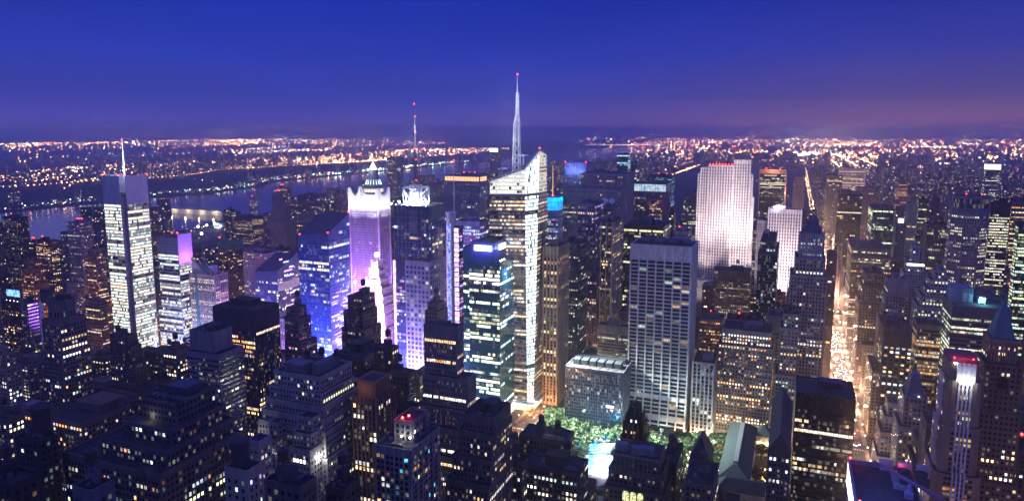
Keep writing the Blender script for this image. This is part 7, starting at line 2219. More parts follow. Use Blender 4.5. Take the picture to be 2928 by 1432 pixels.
def tree(x, y, gold, s):
    k = rt.randrange(4); key = (k, gold)
    if key not in TM:
        tm = TREES[k][0].build('trunk', mat('bark', (.12, .10, .07), .9, noise=.3)); cm = TREES[k][1].build('crown', list(LEAF[gold]))
        TM[key] = (tm.data, cm.data); bpy.data.objects.remove(tm); bpy.data.objects.remove(cm)
    lab, grp = (('amber tinted park tree beside the library terrace', 'amber park trees') if gold else ('green leafy park tree lit from below by lamps', 'green park trees'))
    e = empty('park_tree', (x, y, .05), lab, 'tree', grp)
    for nm, me in zip(('trunk', 'crown'), TM[key]):
        o = bpy.data.objects.new(nm, me); COL.objects.link(o); o.parent = e
    e.rotation_euler = (0, 0, rt.random() * 6.3); e.scale = (s, s, s * rt.uniform(.9, 1.15))


spots = []
y = PY1 - 4
NR = 0
while y > PY0:
    x = PX0 + 5
    while x < PX1 - 3:
        xx, yy = x + rt.uniform(-1.5, 1.5), y + rt.uniform(-1.5, 1.5)
        row = proj((xx, yy, 0))[1]; col = proj((xx, yy, 0))[0]
        inside = LX0 - 5 < xx < LX1 + 5 and yy < LY1 + 16
        if not inside or (yy < LY0 - 2 and xx < LX1 and rt.random() < .35) or (LX0 < xx < LX0 + 26 and abs(yy - (LY0 + LY1) / 2 - 8) < 8 and rt.random() < .5):
            gold = 1 if xx > PX1 - 62 + rt.uniform(-14, 14) else 0
            if not (gold and rt.random() < .25): tree(xx, yy, gold, rt.uniform(1.1, 1.55)); spots.append((xx, yy))
        x += 11.6
    y -= 10.4
# park lamps under the trees
LAMPS = 0
for k, (xx, yy) in enumerate(spots):
    if k % 5 == 0:
        gold = xx > PX1 - 62
        lamp(xx + 4.6, yy + 3.8, (1, .6, .28) if gold else (.85, 1, .80), 5000 if gold else 6500, 'amber globe lamp among the amber park trees' if gold else 'pale globe lamp among the green park trees', 'lamps among the amber trees' if gold else 'lamps among the green trees', h=4.2 if not gold else 4.4, r=.45)
for k in range(9):
    xx = PX0 + 12 + k * 28
    lamp(xx, PY1 - 26 - (k % 3) * 12, (.70, 1, .66), 5000, 'tall pale floodlamp above the green park trees', 'tall floodlamps over the park', h=17)
# the park's own floodlights stand on the roof corner of the sign tower to the west
_g = [h for h in INFO if h[0] == 'white gridded tower'][0]
for k in range(3):
    q = np.array([SIGN_ROOF[1] + .6, SIGN_ROOF[2] + 2 + k * 5, SIGN_ROOF[4] + 1.5])
    m = MB(); m.box(-.7, .7, -.5, .5, -2.0, .2, 0, True); m.ball((0, -.6, 0), .6, 8, 1)
    o = m.build('roof_floodlight', [M_DARK, glow('park_flood', (.9, 1, .85), 20)]); o.location = tuple(q)
    tag(o, ['first', 'second', 'third'][k] + ' floodlight from the near roof corner of the green glass sign tower', 'floodlight', 'park floodlights on the green glass sign tower')
    l = light('park_flood_light', 'SPOT', (1.4, -1.4, .8), 8e6, (.95, 1, .84), size=40, blend=.9, rad=1); l.parent = o
    tg = np.array([PX0 + 40 + k * 62, PY1 - 26 - 4 * k, 0]); l.rotation_euler = Vector(tuple(tg - q)).to_track_quat('-Z', 'Y').to_euler()
# white-lit rink: floods on poles
for (xx, yy) in ((LX0 + 4, LY1 + 3), (LX0 + 30, LY1 + 4), (LX1 - 8, LY1 + 3), (LX0 + 2, LY0 + 6)):
    lamp(xx, yy, (.82, .92, 1), 4000, 'tall white floodlamp beside the ice rink', 'floodlamps round the ice rink', h=14, r=.7)


def kiosk_row():
    """blue lit tents along the north edge of the rink, white glowing roofs"""
    n = 0
    for q in range(3):
        for k in range(9):
            px, row = 1648 + k * 12 + q * 5, 1294 - q * 8
            p = gnd(px, row)
            m = MB(); m.box(-2.2, 2.2, -2.2, 2.2, 0, 2.5); m.loft(rect(-2.6, 2.6, -2.6, 2.6, 2.5), rect(-.2, .2, -.2, .2, 4.3), 1)
            for sx_ in (-1, 1): m.box(sx_ * 1.1 - .8, sx_ * 1.1 + .8, -2.28, -2.21, .8, 2.2, 2, True)
            o = m.build('market_kiosk', [mat('kiosk_blue', (.06, .25, .6), .5), mat('kiosk_roof', (.2, .55, .8), .6), glow('kiosk_window', (.6, .9, 1), 3)])
            o.location = (p[0], p[1], .05); tag(o, 'small blue lit market tent beside the ice rink', 'market tent', 'blue tents beside the ice rink')
            n += 1
    for k in range(5):
        p = gnd(1652 + k * 24, 1288)
        lamp(p[0] + 3, p[1] - 3, (.03, .40, 1), 42000, 'blue floodlamp standing among the blue market tents', 'blue floodlamps among the tents', h=7)


kiosk_row()
# white pavilion with a glazed front
p0, p1 = gnd(1862, 1318), gnd(1926, 1318)
t = empty('rink_pavilion', ((p0[0] + p1[0]) / 2, p0[1], 0), 'white lit glass pavilion with red skirting right of black gothic tower', 'pavilion')
m = MB(); L = p1[0] - p0[0]
m.box(-L / 2, L / 2, 0, 14, 0, 1.2, 0); m.build('plinth', mat('pavilion_red', (.4, .05, .05), .7), t)
m = MB()
for a in range(7):
    for c in (0, 14): m.box(-L / 2 + a * L / 6 - .2, -L / 2 + a * L / 6 + .2, c - .2, c + .2, 1.2, 8.5)
m.box(-L / 2 - .5, L / 2 + .5, -.5, 14.5, 8.5, 9); m.build('frame', M_STEEL, t)
m = MB(); m.box(-L / 2 + .4, L / 2 - .4, .3, .5, 1.4, 8.3, 0, True); m.build('lit_glass', glow('pavilion', (.85, .9, 1), 1.5), t)
m = MB()
for a in range(6):
    x_ = -L / 2 + a * L / 6
    m.loft(rect(x_ + .2, x_ + L / 6 - .2, 0, 14, 9.02), rect(x_ + L / 12 - .2, x_ + L / 12 + .2, 2, 12, 11.2))
m.build('tented_roof', mat('tent_white', (.8, .8, .85), .7), t)
light('pavilion_lamp', 'POINT', (0, -8, 12), 1.4e4, (.8, .85, 1), rad=1).parent = t
# violet crowd lights south of the rink
for k in range(26):
    p = gnd(1690 + rt.uniform(0, 58), 1366 - rt.uniform(0, 22))
    lamp(p[0], p[1], [(.35, .3, 1), (.7, .6, 1), (.9, .95, 1)][k % 3], 700, ['violet lantern', 'lilac lantern', 'white lantern'][k % 3] + ' on the plaza south of the ice rink', 'lanterns south of the ice rink', h=2.4, r=.5)
# glittering terrace between the library and the black gothic tower
for k in range(44):
    p = gnd(1938 + rt.uniform(0, 34), 1282 + k * 3.1)
    lamp(p[0], p[1], (1, .78, .5), 1700 if k % 2 else 0, 'warm lantern on the terrace left of the library', 'lanterns on the library terrace', h=3.2, r=.5)
p = gnd(1758, 1292)
m = MB(); m.cyl((0, 0), 1.4, 0, 2, 10, 1.0); m.ball((0, 0, 5.5), 3.6, 12, 1)
o = m.build('glowing_balloon', [M_DARK, glow('balloon', (1, .93, .9), 1.5)]); o.location = (p[0], p[1], .05); tag(o, 'round glowing white balloon at the left foot of black gothic tower', 'balloon lamp')

# ------------------------------------------------------------------ added screens that throw Times Square's coloured light onto the towers
def billboard(x, y, z, w_, h, rot, c1, c2, s, label, pw, col):  # made-up panel with an area lamp, placed to colour the facades it faces
    t = empty('billboard', (x, y, z), label, 'billboard', None)
    t.rotation_euler = (0, 0, rot)
    nx, ny = math.sin(rot) * 48, -math.cos(rot) * 48                     # keep the air before the screen free of other buildings
    FOOT.append((min(x, x + nx) - w_ / 2, max(x, x + nx) + w_ / 2, min(y, y + ny) - 5, max(y, y + ny) + 5))
    m = MB(); m.box(-w_ / 2 - .4, w_ / 2 + .4, 0.1, .9, -.4, h + .4, 0, True)
    for k in (-.35, .35): m.box(w_ * k - .3, w_ * k + .3, .2, .8, -z, -.45)
    m.build('frame', M_DARK, t)
    m = MB(); m.quad((-w_ / 2, 0, 0), (w_ / 2, 0, 0), (w_ / 2, 0, h), (-w_ / 2, 0, h)); m.build('screen', led_mat('bill_%d' % (abs(hash((c1, c2))) % 9999), c1, c2, s, .25), t)
    l = light('screen_light', 'AREA', (0, -1.2, h / 2), pw, col, sx_=w_, sy_=h); l.parent = t; l.rotation_euler = (-math.pi / 2, 0, 0)
    return t


VIO, MAG, BLU = (.42, .16, 1), (.85, .25, 1), (.3, .35, 1)
H_ = math.pi / 2
_bb = [(-431, 702, 20, 30, 44, -H_, VIO, MAG, 2.2, 'violet screen deep in the canyon left of girder-cube antenna tower', 2.2e5, VIO),
       (-500, 712, 8, 34, 34, math.pi, MAG, BLU, 2.2, 'tall magenta screen in the canyon behind slim ribbed tower', 2.6e5, (1, .45, .9)),
       (-404, 648, 6, 44, 26, math.pi, BLU, VIO, 2.2, 'blue screen in the canyon below girder-cube antenna tower', 4e5, (.52, .40, 1)),
       (-590, 848, 12, 44, 36, math.pi, MAG, VIO, 2.2, 'pink screen in the canyon under the fin-crowned violet tower', 6e5, (.55, .25, 1)),
       (-470, 790, 14, 30, 40, H_, VIO, BLU, 2.2, 'violet screen beside the globe-topped stepped building', 2e5, VIO),
       (-535, 622, 8, 46, 34, math.pi, BLU, VIO, 2.2, 'dim blue screen behind violet stepped tower', 3.2e5, (.16, .22, 1)),
       (-640, 640, 8, 44, 30, math.pi, VIO, MAG, 2.2, 'purple screen before the small slope-roofed tower', 1.5e5, (.35, .2, 1)),
       (-735, 640, 8, 40, 26, math.pi, BLU, MAG, 2.2, 'bluish screen before the violet-topped glass tower', 1.6e5, (.5, .55, 1)),
       (-445, 850, 10, 40, 40, math.pi, BLU, VIO, 2.2, 'blue screen before the white-gridded blue tower', 2.5e5, (.3, .3, 1)),
       (-700, 690, 8, 30, 30, H_, MAG, VIO, 2.2, 'lilac screen left of the small slope-roofed tower', 2e5, VIO)]
for a in _bb: billboard(*a)
# ------------------------------------------------------------------ ordinary city between and beyond the towers
rf = random.Random(2024)
# never cover these: (columns, lowest row that must stay visible, depth of the thing)
KEEP = list(HEROES) + [(2380, 2480, 1330, 1e5), (2440, 2500, 1440, 1e5), (1440, 1660, 1260, 790), (1500, 1790, 1240, 690), (1800, 1990, 1290, 690), (1640, 1765, 1385, 640), (1850, 1980, 1440, 640), (1937, 1980, 1440, 1e5),
                       (2250, 2420, 470, 3500), (500, 760, 700, 2300), (1410, 1900, 440, 9000), (1200, 1420, 560, 2600)]
FILLED = []


def clash(x0, x1, y0, y1, g=5):
    for (a, b_, c, d) in FOOT:
        if x0 < b_ + g and x1 > a - g and y0 < d + g and y1 > c - g: return True
    return False


def top_limit(x0, x1, y0, y1):
    """highest roof this lot may have without hiding a landmark behind it"""
    D = depth(((x0 + x1) / 2, y0, 0))
    cols = [proj((x, y, 30))[0] for x in (x0, x1) for y in (y0, y1)]
    a, b_ = min(cols) - 2, max(cols) + 2
    row = 395
    for (k0, k1, yb, kd) in KEEP:
        if kd > D + 5 and a < k1 and b_ > k0: row = max(row, yb)
    z = at((a + b_) / 2, row, D)[2]
    return z, D, a, b_, row


def zone_height(x, y):
    r = rf.random()
    if x < -1640: return rf.uniform(8, 22) if r < .8 else rf.uniform(30, 70)
    if y > 2050:
        if -800 < x < 64 and 2150 < y < 6150: return 0                      # the big park
        return rf.uniform(18, 45) if r < .75 else rf.uniform(55, 120)
    if x < -850: return rf.uniform(14, 30) if r < .78 else rf.uniform(40, 110) if r < .95 else rf.uniform(110, 150)
    if y < 520: return rf.uniform(35, 70) if r < .8 else rf.uniform(70, 95)
    if y < 800: return rf.uniform(35, 85) if r < .75 else rf.uniform(85, 130)
    return rf.uniform(40, 110) if r < .7 else rf.uniform(110, 170)


WCOL = [('dark brown', (.11, .085, .075)), ('brick red', (.16, .085, .065)), ('grey', (.17, .17, .19)), ('pale stone', (.33, .30, .28)), ('tan', (.24, .19, .15)), ('black', (.04, .04, .045)), ('slate blue', (.10, .11, .16))]
LITW = [('nearly unlit', .03, [CREAM, COOL]), ('sparsely lit', .10, [WARM, CREAM, WHITE]), ('amber speckled', .26, [WARM, AMBER, WARM]), ('cool lit', .22, [COOL, WHITE, CREAM]), ('brightly lit', .42, [CREAM, YELLOW, WHITE])]
lots = []
xs = sorted(AVE)
xs = [(-1830, 6)] + xs + [(850, 28), (1050, 28), (1250, 28), (1500, 28), (1800, 28)]
xs = sorted(xs)
for k in range(2, 62):
    ya = 40 + 80.5 * k
    for (xa, wa), (xb, wb) in zip(xs[:-1], xs[1:]):
        u0, u1 = xa + wa / 2 + 1, xb - wb / 2 - 1
        if xa < -1800: u0 += 30
        for half in (0, 1):
            y0 = ya + 8 + half * 33; y1 = y0 + 31.5
            x = u0
            while x < u1 - 10:
                wd = min(rf.choice([14, 18, 22, 28, 36, 45]), u1 - x)
                if wd >= 10: lots.append((x + .4, x + wd - .4, y0, y1))
                x += wd
cand = []
for (x0, x1, y0, y1) in lots:
    c = proj(((x0 + x1) / 2, y0, 30))
    D = depth(((x0 + x1) / 2, y0, 0))
    if D < 235 or c[0] < -140 or c[0] > PW + 140 or c[1] < 300: continue
    h = zone_height((x0 + x1) / 2, y0)
    if h == 0: continue
    if proj(((x0 + x1) / 2, y0, h))[1] > PH + 30: continue
    if clash(x0, x1, y0, y1, 2.5): continue
    if PX0 - 6 < x1 and x0 < PX1 + 2 and PY0 - 4 < y1 and y0 < PY1 + 8: continue
    z, D, a, b_, row = top_limit(x0, x1, y0, y1)
    h = min(h, z - rf.uniform(0, 6))
    if h < 7: continue
    # does it show at all? its roof must rise above what stands before it
    cand.append((D, x0, x1, y0, y1, h, a, b_))
cand.sort()
# front-to-back pass: keep those whose roofline is not wholly behind nearer landmarks
skyline = np.full(PW + 400, PH + 200.0)
items = sorted([(h_[3], 'H', h_) for h_ in INFO_H] if 'INFO_H' in globals() else [], key=lambda t: t[0])
NEAR_MAX, seen_c, own = 215, 0, []
far_boxes = []
for c in cand:
    D, x0, x1, y0, y1, h, a, b_ = c
    rowt = proj(((x0 + x1) / 2, (y0 + y1) / 2, h))[1]
    hid = False
    for (s0, s1, yt, yb, hd) in BLOCKS:
        if hd < D - 10 and s0 <= a + 3 and s1 >= b_ - 3 and yt < rowt - 2: hid = True; break
    if hid: continue
    i0, i1 = int(max(0, a + 200)), int(min(PW + 399, b_ + 200))
    if i1 <= i0: continue
    vis = np.mean(skyline[i0:i1 + 1] > rowt + 2)
    if vis < .15: continue
    skyline[i0:i1 + 1] = np.minimum(skyline[i0:i1 + 1], rowt)
    own.append(c)
score = [((b_ - a) * min(140, 60000 / D / 3) * (1 if -20 < (a + b_) / 2 < PW + 20 else .1), c) for c in own for D, x0, x1, y0, y1, h, a, b_ in [c]]
score.sort(key=lambda t: -t[0])
chosen = [c for s, c in score[:NEAR_MAX]]
rest = [c for s, c in score[NEAR_MAX:]]
used = set()


def nearest_name(cx_, row, D):
    best = None
    out = []
    for (s, hx, yt, yb, hd) in INFO:
        out.append((abs(hx - cx_) + .35 * abs(max(yt, min(yb, row)) - row), s, hx, hd, yt, yb))
    out.sort()
    return out


def rel(cx_, row, D, o):
    d, s, hx, hd, yt, yb = o
    if abs(hx - cx_) < 28: return ('behind the ' if D > hd else 'in front of the ') + s
    side = 'right' if cx_ > hx else 'left'
    return ('behind and %s of the ' if D > hd + 60 else 'just %s of the ' if abs(D - hd) < 160 else 'before and %s of the ') % side + s


for c in chosen:
    D, x0, x1, y0, y1, h, a, b_ = c
    wn, wc = rf.choice(WCOL); ln, lp, pal = rf.choice(LITW)
    if D < 620 and lp > .25: ln, lp, pal = LITW[1]
    ap = h > 45 and D > 900
    tall = 'tall' if h > 95 else 'mid-height' if h > 45 else 'low'
    shape = 'slim' if (x1 - x0) < 17 else 'broad' if (x1 - x0) > 34 else ''
    st = style('apt' if ap else 'brown', wall=tuple(min(.6, v * rf.uniform(.85, 1.15)) for v in wc), lit=lp, pal=pal, lev=(1, 3), bay=rf.choice([2.6, 3.2, 4.0]), fh=3.4, fl=.03 if not ap else 0, fw=rf.uniform(.4, .65), fhf=rf.uniform(.42, .58))
    cx_ = (a + b_) / 2; row = proj(((x0 + x1) / 2, y0, h))[1]
    near = nearest_name(cx_, row, D)
    lab = None
    feats = ['', ' with a water tank'] if D < 900 and h < 95 else ['']
    tk = rf.random() < .5 and len(feats) > 1
    core = ' '.join(w_ for w_ in (shape, tall, ln, wn, 'building') if w_) + (' with a water tank' if tk else '')
    for o in near[:14]:
        t = core + ' ' + rel(cx_, row, D, o)
        if len(t.split()) <= 16 and t not in used: lab = t; break
    if lab is None: lab = ' '.join((core + ' beside the ' + near[9][1]).split()[:16])
    used.add(lab)
    b = tower('city_building', lab, 'building', None if D < 560 else 0, 'ordinary buildings between the towers', ((x0 + x1) / 2, (y0 + y1) / 2), st)
    b.x0, b.x1, b.y0, b.y1, b.z = x0, x1, y0, y1, h
    if h > 60 and rf.random() < .55:
        s1 = rf.uniform(.55, .8) * h; g = rf.uniform(2, 4)
        tier(b, rect(x0, x1, y0, y1, 0), rect(x0, x1, y0, y1, s1), st, 'setback_tier', z_lo=0)
        tier(b, rect(x0 + g, x1 - g, y0 + g, y1 - g, s1 - .2), rect(x0 + g, x1 - g, y0 + g, y1 - g, h), dict(st, base=1), 'setback_tier')
        if D < 1400: roof_gear(b, x0 + g + 1, x1 - g - 1, y0 + g + 1, y1 - g - 1, h - 1.1, 'tank' if tk else 'mech', 1 if rf.random() < .2 else 0)
    else:
        tier(b, rect(x0, x1, y0, y1, 0), rect(x0, x1, y0, y1, h), st, 'wall', z_lo=0)
        if D < 1400: roof_gear(b, x0 + 1, x1 - 1, y0 + 1, y1 - 1, h - 1.1, 'tank' if tk else 'mech', 1 if rf.random() < .12 else 0)
    if D < 640 and h < 95: clutter(b, x0 + 1, x1 - 1, y0 + 1, y1 - 1, h - 1.08 if b.roofz > h - 3 else h + 90, 5) if b.roofz > h - 3 and abs(b.x0 - x0) < .1 and rf.random() < .8 else None
    finish(b, D)

# ------------------------------------------------------------------ the rest of the city: one mass of blocks, and its countless lights
fm, fw_P, fw_C = MB(), [], []


def mass_box(x0, x1, y0, y1, h, lit, z0=0.0, win=True):
    fm.box(x0, x1, y0, y1, z0, z0 + h, rf.randrange(4))
    if not win: return
    for (ax, bx, ay, by) in ((x0, x1, y0, y0), (x1, x1, y0, y1) if x1 < 0 else (x0, x0, y1, y0)):
        L = abs(bx - ax) + abs(by - ay)
        n = int(L * h / 60 * lit)
        dx, dy = (bx - ax) / L, (by - ay) / L
        nx, ny = dy, -dx
        for _ in range(min(n, 60)):
            u = rf.uniform(1, max(1.1, L - 3)); z = z0 + 2 + 3.6 * rf.randrange(max(1, int((h - 3) / 3.6)))
            px, py = ax + dx * u + nx * .1, ay + dy * u + ny * .1
            wd = rf.choice([1.6, 1.6, 2.4, 4.0])
            fw_P.append([(px, py, z), (px + dx * wd, py + dy * wd, z), (px + dx * wd, py + dy * wd, z + 1.9), (px, py, z + 1.9)])
            cc = PAL[rf.choice([WARM, WARM, CREAM, AMBER, WHITE, COOL])]; s = rf.choice([.5, .9, 1.6, 2.6])
            fw_C.append([v * s for v in cc])


for c in rest:
    D, x0, x1, y0, y1, h, a, b_ = c
    mass_box(x0, x1, y0, y1, h, .5 if D > 1500 else .22)


def visible(x, y, z=0, m=60):
    if np.dot(np.array([x, y, z]) - CAM, C_) < 100: return False
    px, py = proj((x, y, z)); return -m < px < PW + m and py < PH + 50


# upper Manhattan and beyond to the north
for _ in range(5200):
    y = 2100 + rf.random() ** 1.4 * 7500; x = rf.uniform(-1900, 2600)
    if -800 < x < 64 and 2150 < y < 6150: continue
    if x < -1780 - max(0, y - 6000) * .05: continue
    if not visible(x, y): continue
    wd, dp = rf.uniform(18, 60), rf.uniform(18, 40)
    h = rf.uniform(12, 28) if rf.random() < .8 else rf.uniform(35, 85)
    if abs(x - 64) < 40 or abs(x - 232) < 12: continue
    z, D, a, b_, row = top_limit(x, x + wd, y, y + dp)
    h = min(h, z)
    if h < 6: continue
    mass_box(x, x + wd, y, y + dp, h, .45 if y < 5000 else .25)
# far bank
for _ in range(2600):
    y = rf.uniform(-500, 7500)
    d = rf.choice([rf.uniform(15, 180), rf.uniform(440, 1800), rf.uniform(440, 1800), rf.uniform(440, 1000), rf.uniform(2400, 5600)])
    x = shore_x(y) - d
    if not visible(x, y): continue
    wd, dp = rf.uniform(12, 40), rf.uniform(12, 30)
    h = rf.uniform(7, 14) if rf.random() < .9 else rf.uniform(30, 75)
    mass_box(x, x + wd, y, y + dp, h, .4, land_z(x, y) - 2)
mass = fm.build('distant_city', [wallmat((.10, .085, .08)), wallmat((.07, .07, .085)), wallmat((.16, .14, .13)), wallmat((.12, .075, .06))])
mass['kind'] = 'stuff'; tag(mass, 'mass of small distant buildings spreading to the horizon', 'distant city')
wn = quads_mesh('distant_windows', np.array(fw_P), np.array(fw_C), mass, (0, 0, 0)); wn['kind'] = 'stuff'

# lights: little globes along streets and scattered
LP = []
ORG, AMB, WHT, RED, GRN, BLW = (1, .50, .20), (1, .36, .10), (1, .88, .72), (1, .06, .04), (.3, 1, .75), (.5, .65, 1)


def put(x, y, z, col, s, r=None):
    c = math.sin(x / 410 + 1.7 * math.sin(y / 530)) + math.sin(y / 370 + 1.3 * math.sin(x / 610)) + .8 * math.sin((x + y) / 1250)
    s *= math.exp(rf.gauss(-.85, .85) + .55 * c)
    if visible(x, y, z, 10): LP.append((x, y, z, col, s, r))


def pick():
    r = rf.random()
    return ORG if r < .52 else AMB if r < .76 else WHT if r < .88 else RED if r < .93 else BLW if r < .97 else GRN


def roadline(x0, y0, x1, y1, step, col, s, dz=9):
    L = math.hypot(x1 - x0, y1 - y0); n = max(2, int(L / step))
    for k in range(n + 1):
        t = (k + rf.uniform(-.25, .25)) / n; x, y = x0 + (x1 - x0) * t, y0 + (y1 - y0) * t
        put(x + rf.uniform(-3, 3), y, land_z(x, y) + dz, col, s * rf.uniform(.4, 1.5))


# near bank of the far shore, its waterfront promenade
for k in range(760):
    y = rf.uniform(-900, 6500); x = shore_x(y) - rf.uniform(5, 150)
    put(x, y, land_z(x, y) + 6, rf.choice([WHT, WHT, BLW, GRN, ORG, ORG]), rf.choice([3, 6, 10]))
for k in range(230):
    y = -500 + k * 27; x = shore_x(y) - 415; put(x, y, land_z(x, y) + 8, rf.choice([ORG, AMB]), rf.choice([4, 7, 10]))
for k in range(1900):
    y = rf.uniform(-900, 9000); d = 430 + rf.random() ** 1.2 * 1400; x = shore_x(y) - d
    put(x, y, land_z(x, y) + rf.uniform(6, 18), pick(), rf.choice([1.5, 3, 5, 8]))
for k in range(34):
    y = rf.uniform(0, 7000); d = rf.uniform(440, 1700); x = shore_x(y) - d
    roadline(x, y, x + rf.uniform(-700, 700), y + rf.uniform(-900, 900), 55, pick(), 5)
# marsh and beyond
for k in range(1500):
    y = rf.uniform(-2500, 16000); d = 2300 + rf.random() ** .8 * 9000; x = shore_x(y) - d
    if 2700 < d < 3900 and rf.random() < .8: continue
    put(x, y, land_z(x, y) + rf.uniform(5, 16), pick(), rf.choice([2, 4, 7, 12]))
for k in range(26):
    y = rf.uniform(-1000, 11000); d = rf.uniform(2600, 9000); x = shore_x(y) - d; aa = rf.uniform(-1, 1)
    roadline(x, y, x + 1800 * math.sin(aa), y + 1800 * math.cos(aa), 130, rf.choice([ORG, WHT, ORG, AMB]), 9)
# upper Manhattan: avenues and streets
for xa in (-1360, -1085, -940, 232, 372, 520, 690, 900, 1150):
    roadline(xa, 2200, xa - 40, 9500, rf.uniform(90, 170), ORG, 4)
roadline(-811, 2150, -811, 8500, 30, ORG, 9); roadline(74, 2000, 74, 6300, 70, (1, .5, .22), 5); roadline(64, 1500, 64, 5200, 80, (1, .6, .32), 5)
for k in range(70):
    y = 2150 + k * 105
    if rf.random() < .45: roadline(100, y, rf.uniform(400, 1500), y, rf.uniform(60, 160), ORG, 2)
    if rf.random() < .5: roadline(-1750, y, -820, y, rf.uniform(60, 160), ORG, 2)
for k in range(2600):
    y = 2200 + rf.random() ** 1.1 * 9000; x = rf.uniform(-1800, 4800)
    if -800 < x < 64 and 2150 < y < 6150 and rf.random() < .93: continue
    if x < -1780 - max(0, y - 6000) * .05: continue
    put(x, y, rf.uniform(5, 40), pick(), rf.choice([1.5, 3, 5, 9]))
# the northern mainland to the horizon
for k in range(1700):
    y = 9000 + rf.random() ** 1.3 * 15000; x = rf.uniform(-4200, 16000)
    if x < -1900 - max(0, y - 6000) * .06 and y < 12500: continue
    put(x, y, land_z(x, y) + rf.uniform(5, 60), rf.choice([ORG, ORG, AMB, AMB, WHT, RED, ORG]), rf.choice([3, 6, 10, 18]))
for k in range(34):
    y = rf.uniform(8500, 18000); x = rf.uniform(-1800, 12000); aa = rf.uniform(-1.5, 1.5)
    roadline(x, y, x + 1500 * math.sin(aa), y + 1500 * math.cos(aa), 150, rf.choice([ORG, AMB, WHT]), 10)
# a stadium-bright cluster straight up the avenue
for k in range(60): put(rf.uniform(-120, 230), rf.uniform(9300, 9600), rf.uniform(15, 40), (1, .95, .85), 40)
for k in range(40): put(rf.uniform(1750, 2100), rf.uniform(8800, 9100), rf.uniform(15, 40), (1, .62, .3), 30)
# low streets of the west side and the river-bank highway
for k in range(900):
    x, y = rf.uniform(-1800, -830), rf.uniform(700, 3200)
    if clash(x, x, y, y, 0): continue
    put(x, y, rf.uniform(4, 30), rf.choice([ORG, ORG, AMB, WHT, RED]), rf.choice([1.0, 2, 3]))
roadline(-1780, 500, -1790, 6000, 40, ORG, 5)
OCT = np.array([(1, 0, 0), (0, 1, 0), (-1, 0, 0), (0, -1, 0), (0, 0, 1), (0, 0, -1)], float)
TRI = np.array([(0, 1, 4), (1, 2, 4), (2, 3, 4), (3, 0, 4), (1, 0, 5), (2, 1, 5), (3, 2, 5), (0, 3, 5)])
n = len(LP)
cen = np.array([p[:3] for p in LP]); dist = np.linalg.norm(cen - CAM, axis=1)
rad = np.array([p[5] if p[5] else np.clip(d * .00060, .6, 9) for p, d in zip(LP, dist)])
V = (cen[:, None, :] + OCT[None] * rad[:, None, None]).reshape(-1, 3)
Fc = (TRI[None] + (np.arange(n) * 6)[:, None, None]).reshape(-1, 3)
me = bpy.data.meshes.new('city_lights'); me.vertices.add(len(V)); me.loops.add(len(Fc) * 3); me.polygons.add(len(Fc))
me.vertices.foreach_set('co', V.reshape(-1).astype(np.float32)); me.loops.foreach_set('vertex_index', Fc.reshape(-1).astype(np.int32)); me.polygons.foreach_set('loop_start', np.arange(0, len(Fc) * 3, 3, dtype=np.int32)); me.update(calc_edges=True)
aa = me.attributes.new('lit', 'FLOAT_COLOR', 'FACE')
CL = np.array([[v * p[4] * 1.3 * ex for v in p[3]] + [1] for p, ex in zip(LP, np.exp(dist * 1.1e-4))]).repeat(8, 0); aa.data.foreach_set('color', CL.reshape(-1).astype(np.float32))
gm = bpy.data.materials.new('lamp_globe'); gm.use_nodes = True
_p = gm.node_tree.nodes['Principled BSDF']; _a = gm.node_tree.nodes.new('ShaderNodeAttribute'); _a.attribute_name = 'lit'
gm.node_tree.links.new(_a.outputs['Color'], _p.inputs['Emission Color']); _p.inputs['Emission Strength'].default_value = 1; gm.cycles.emission_sampling = 'NONE'
me.materials.append(gm)
o = bpy.data.objects.new('city_lights', me); COL.objects.link(o); o['kind'] = 'stuff'; tag(o, 'countless small orange and white lights of the far city', 'city lights')

# ------------------------------------------------------------------ the suspension bridge up the river
def bridge():
    pa, pb = at(1606, 402, 12600), at(1880, 404, 12600)
    zd = 52.0
    A, Bp = np.array([pa[0], pa[1], zd]), np.array([pb[0], pb[1], zd])
    d = (Bp - A)
    t = empty('suspension_bridge', tuple((A + Bp) / 2 * np.array([1, 1, 0])), 'distant suspension bridge strung with lights across the river', 'bridge')
    org = np.array(t.location)
    m = MB(); m.tube(A - d * .1, Bp + d * .1, 4, 4); m.build('deck', M_DARK, t, org)
    m = MB()
    for k in range(64): m.ball(tuple(A - d * .06 + d * 1.12 * k / 63 + np.array([0, 0, 7])), 4.0, 6)
    m.build('deck_lamps', glow('bridge_deck', (1, .7, .4), 16), t, org)
    T1, T2 = A + d * .14, A + d * .86; H = 125
    for T in (T1, T2):
        m = MB()
        for s in (-9, 9): m.tube((T[0], T[1] + s, 0), (T[0], T[1] + s, zd + H), 4, 4)
        for q in (10, H - 8): m.tube((T[0], T[1] - 9, zd + q), (T[0], T[1] + 9, zd + q), 3.5, 4)
        m.build('bridge_tower', M_STEEL, t, org); m = MB(); m.ball((T[0], T[1], zd + H + 4), 4, 6); m.build('aircraft_beacon', glow('aircraft_beacon_0.03_14.00', (1, .03, .02), 14), t, org)
    m = MB(); l = MB()
    P = [A + d * (-.1 + (.24) * k / 8) + np.array([0, 0, H * (k / 8) ** 1.5]) for k in range(9)] + [T1 + (T2 - T1) * k / 20 + np.array([0, 0, 6 + (H - 6) * (2 * k / 20 - 1) ** 2]) for k in range(1, 21)] + [T2 + d * .24 * k / 8 + np.array([0, 0, H * (1 - k / 8) ** 1.5]) for k in range(1, 9)]
    for a, c in zip(P[:-1], P[1:]): m.tube(a, c, 1.5, 4)
    for p in P: l.ball(tuple(p), 2.6, 6)
    m.build('main_cable', M_STEEL, t, org); l.build('cable_lamps', glow('bridge_cable', (.7, .8, 1), 6), t, org)


bridge()

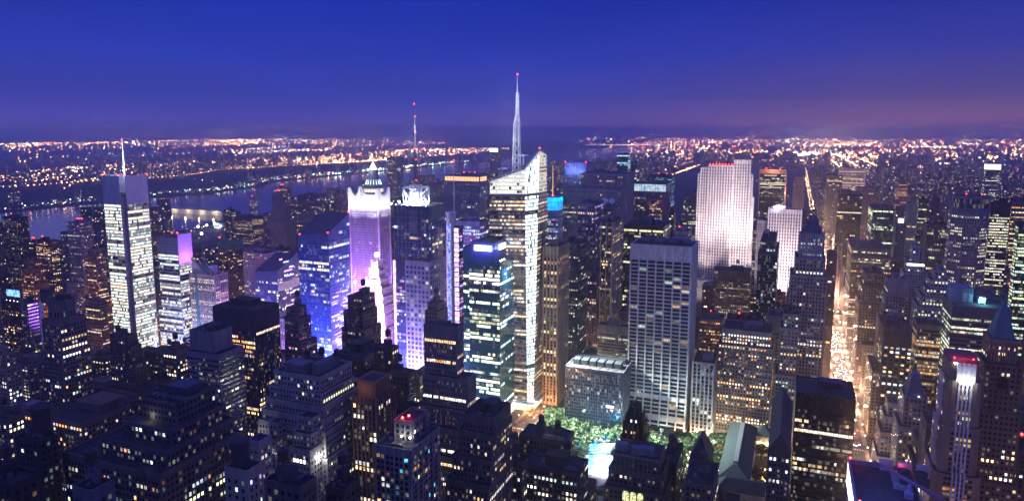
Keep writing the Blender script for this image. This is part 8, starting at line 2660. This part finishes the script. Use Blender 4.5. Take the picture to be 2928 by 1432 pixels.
# ------------------------------------------------------------------ the floodlit pier yard
def pier():
    p = gnd(545, 668); x, y = p[0], p[1]
    t = empty('pier_shed', (x - 60, y + 260, 0), 'long pale pier shed jutting into the river beside the floodlit yard', 'pier shed')
    q = gnd(612, 604, 14); q2 = gnd(690, 604, 14)
    L = np.linalg.norm(q2 - q); org = np.array(t.location)
    m = MB(); m.box(q[0] - 260, q[0] + 40, q[1], q[1] + 55, -3, 16); m.build('wall', wallmat((.6, .56, .5)), t, org)
    m = MB(); m.loft(rect(q[0] - 262, q[0] + 42, q[1] - 2, q[1] + 57, 16.1), rect(q[0] - 262, q[0] + 42, q[1] + 26, q[1] + 29, 22)); m.build('roof', wallmat((.4, .38, .38)), t, org)
    for k in range(4): light('wall_wash', 'POINT', (q[0] - 200 + k * 70, q[1] - 16, 12), 2.2e4, (1, .8, .55), rad=1)
    for k, (px, row) in enumerate(((565, 648), (590, 644), (612, 640), (630, 646), (575, 668))):
        f = gnd(px, row, 18)
        lamp(f[0], f[1], (.95, .95, 1), 7e5, 'tall dazzling floodlamp in the pier yard by the river', 'floodlamps in the pier yard', h=18, r=3.4)
    f = gnd(622, 655)
    t2 = empty('depot_building', (f[0], f[1], 0), 'white lit depot block in the floodlit pier yard', 'building')
    m = MB(); m.box(-16, 16, 0, 26, 0, 20); m.build('wall', wallmat((.75, .75, .75)), t2)
    m = MB(); m.box(-16.5, 16.5, -.5, 26.5, 20, 21); m.build('roof', M_ROOF, t2)
    m = MB()
    for k in range(5): m.box(-13 + k * 5.6, -10 + k * 5.6, -.15, -.02, 3, 8, 0, True)
    m.build('window_strip', glow('depot', (.8, .9, 1), 1.5), t2)


pier()

# ------------------------------------------------------------------ the air: even haze, ground and city inside, sky outside
HAZE = 1
if HAZE:
    m = MB(); m.box(-50000, 50000, -9500, 50000, -9.0, 392.0, 0, True)
    hm = bpy.data.materials.new('haze_air'); hm.use_nodes = True
    t = hm.node_tree; t.nodes.remove(t.nodes['Principled BSDF'])
    v = t.nodes.new('ShaderNodeVolumePrincipled'); v.inputs['Color'].default_value = (.88, .91, 1, 1); v.inputs['Density'].default_value = 1.15e-4; v.inputs['Anisotropy'].default_value = 0.75
    t.links.new(v.outputs[0], t.nodes['Material Output'].inputs['Volume'])
    o = m.build('haze', hm); o['kind'] = 'stuff'; tag(o, 'thin bluish evening haze filling the air over the city', 'haze')
print('windows', NWIN[0], 'objects', len(bpy.data.objects), 'lights', len(LP), 'chosen', len(chosen), 'rest', len(rest))
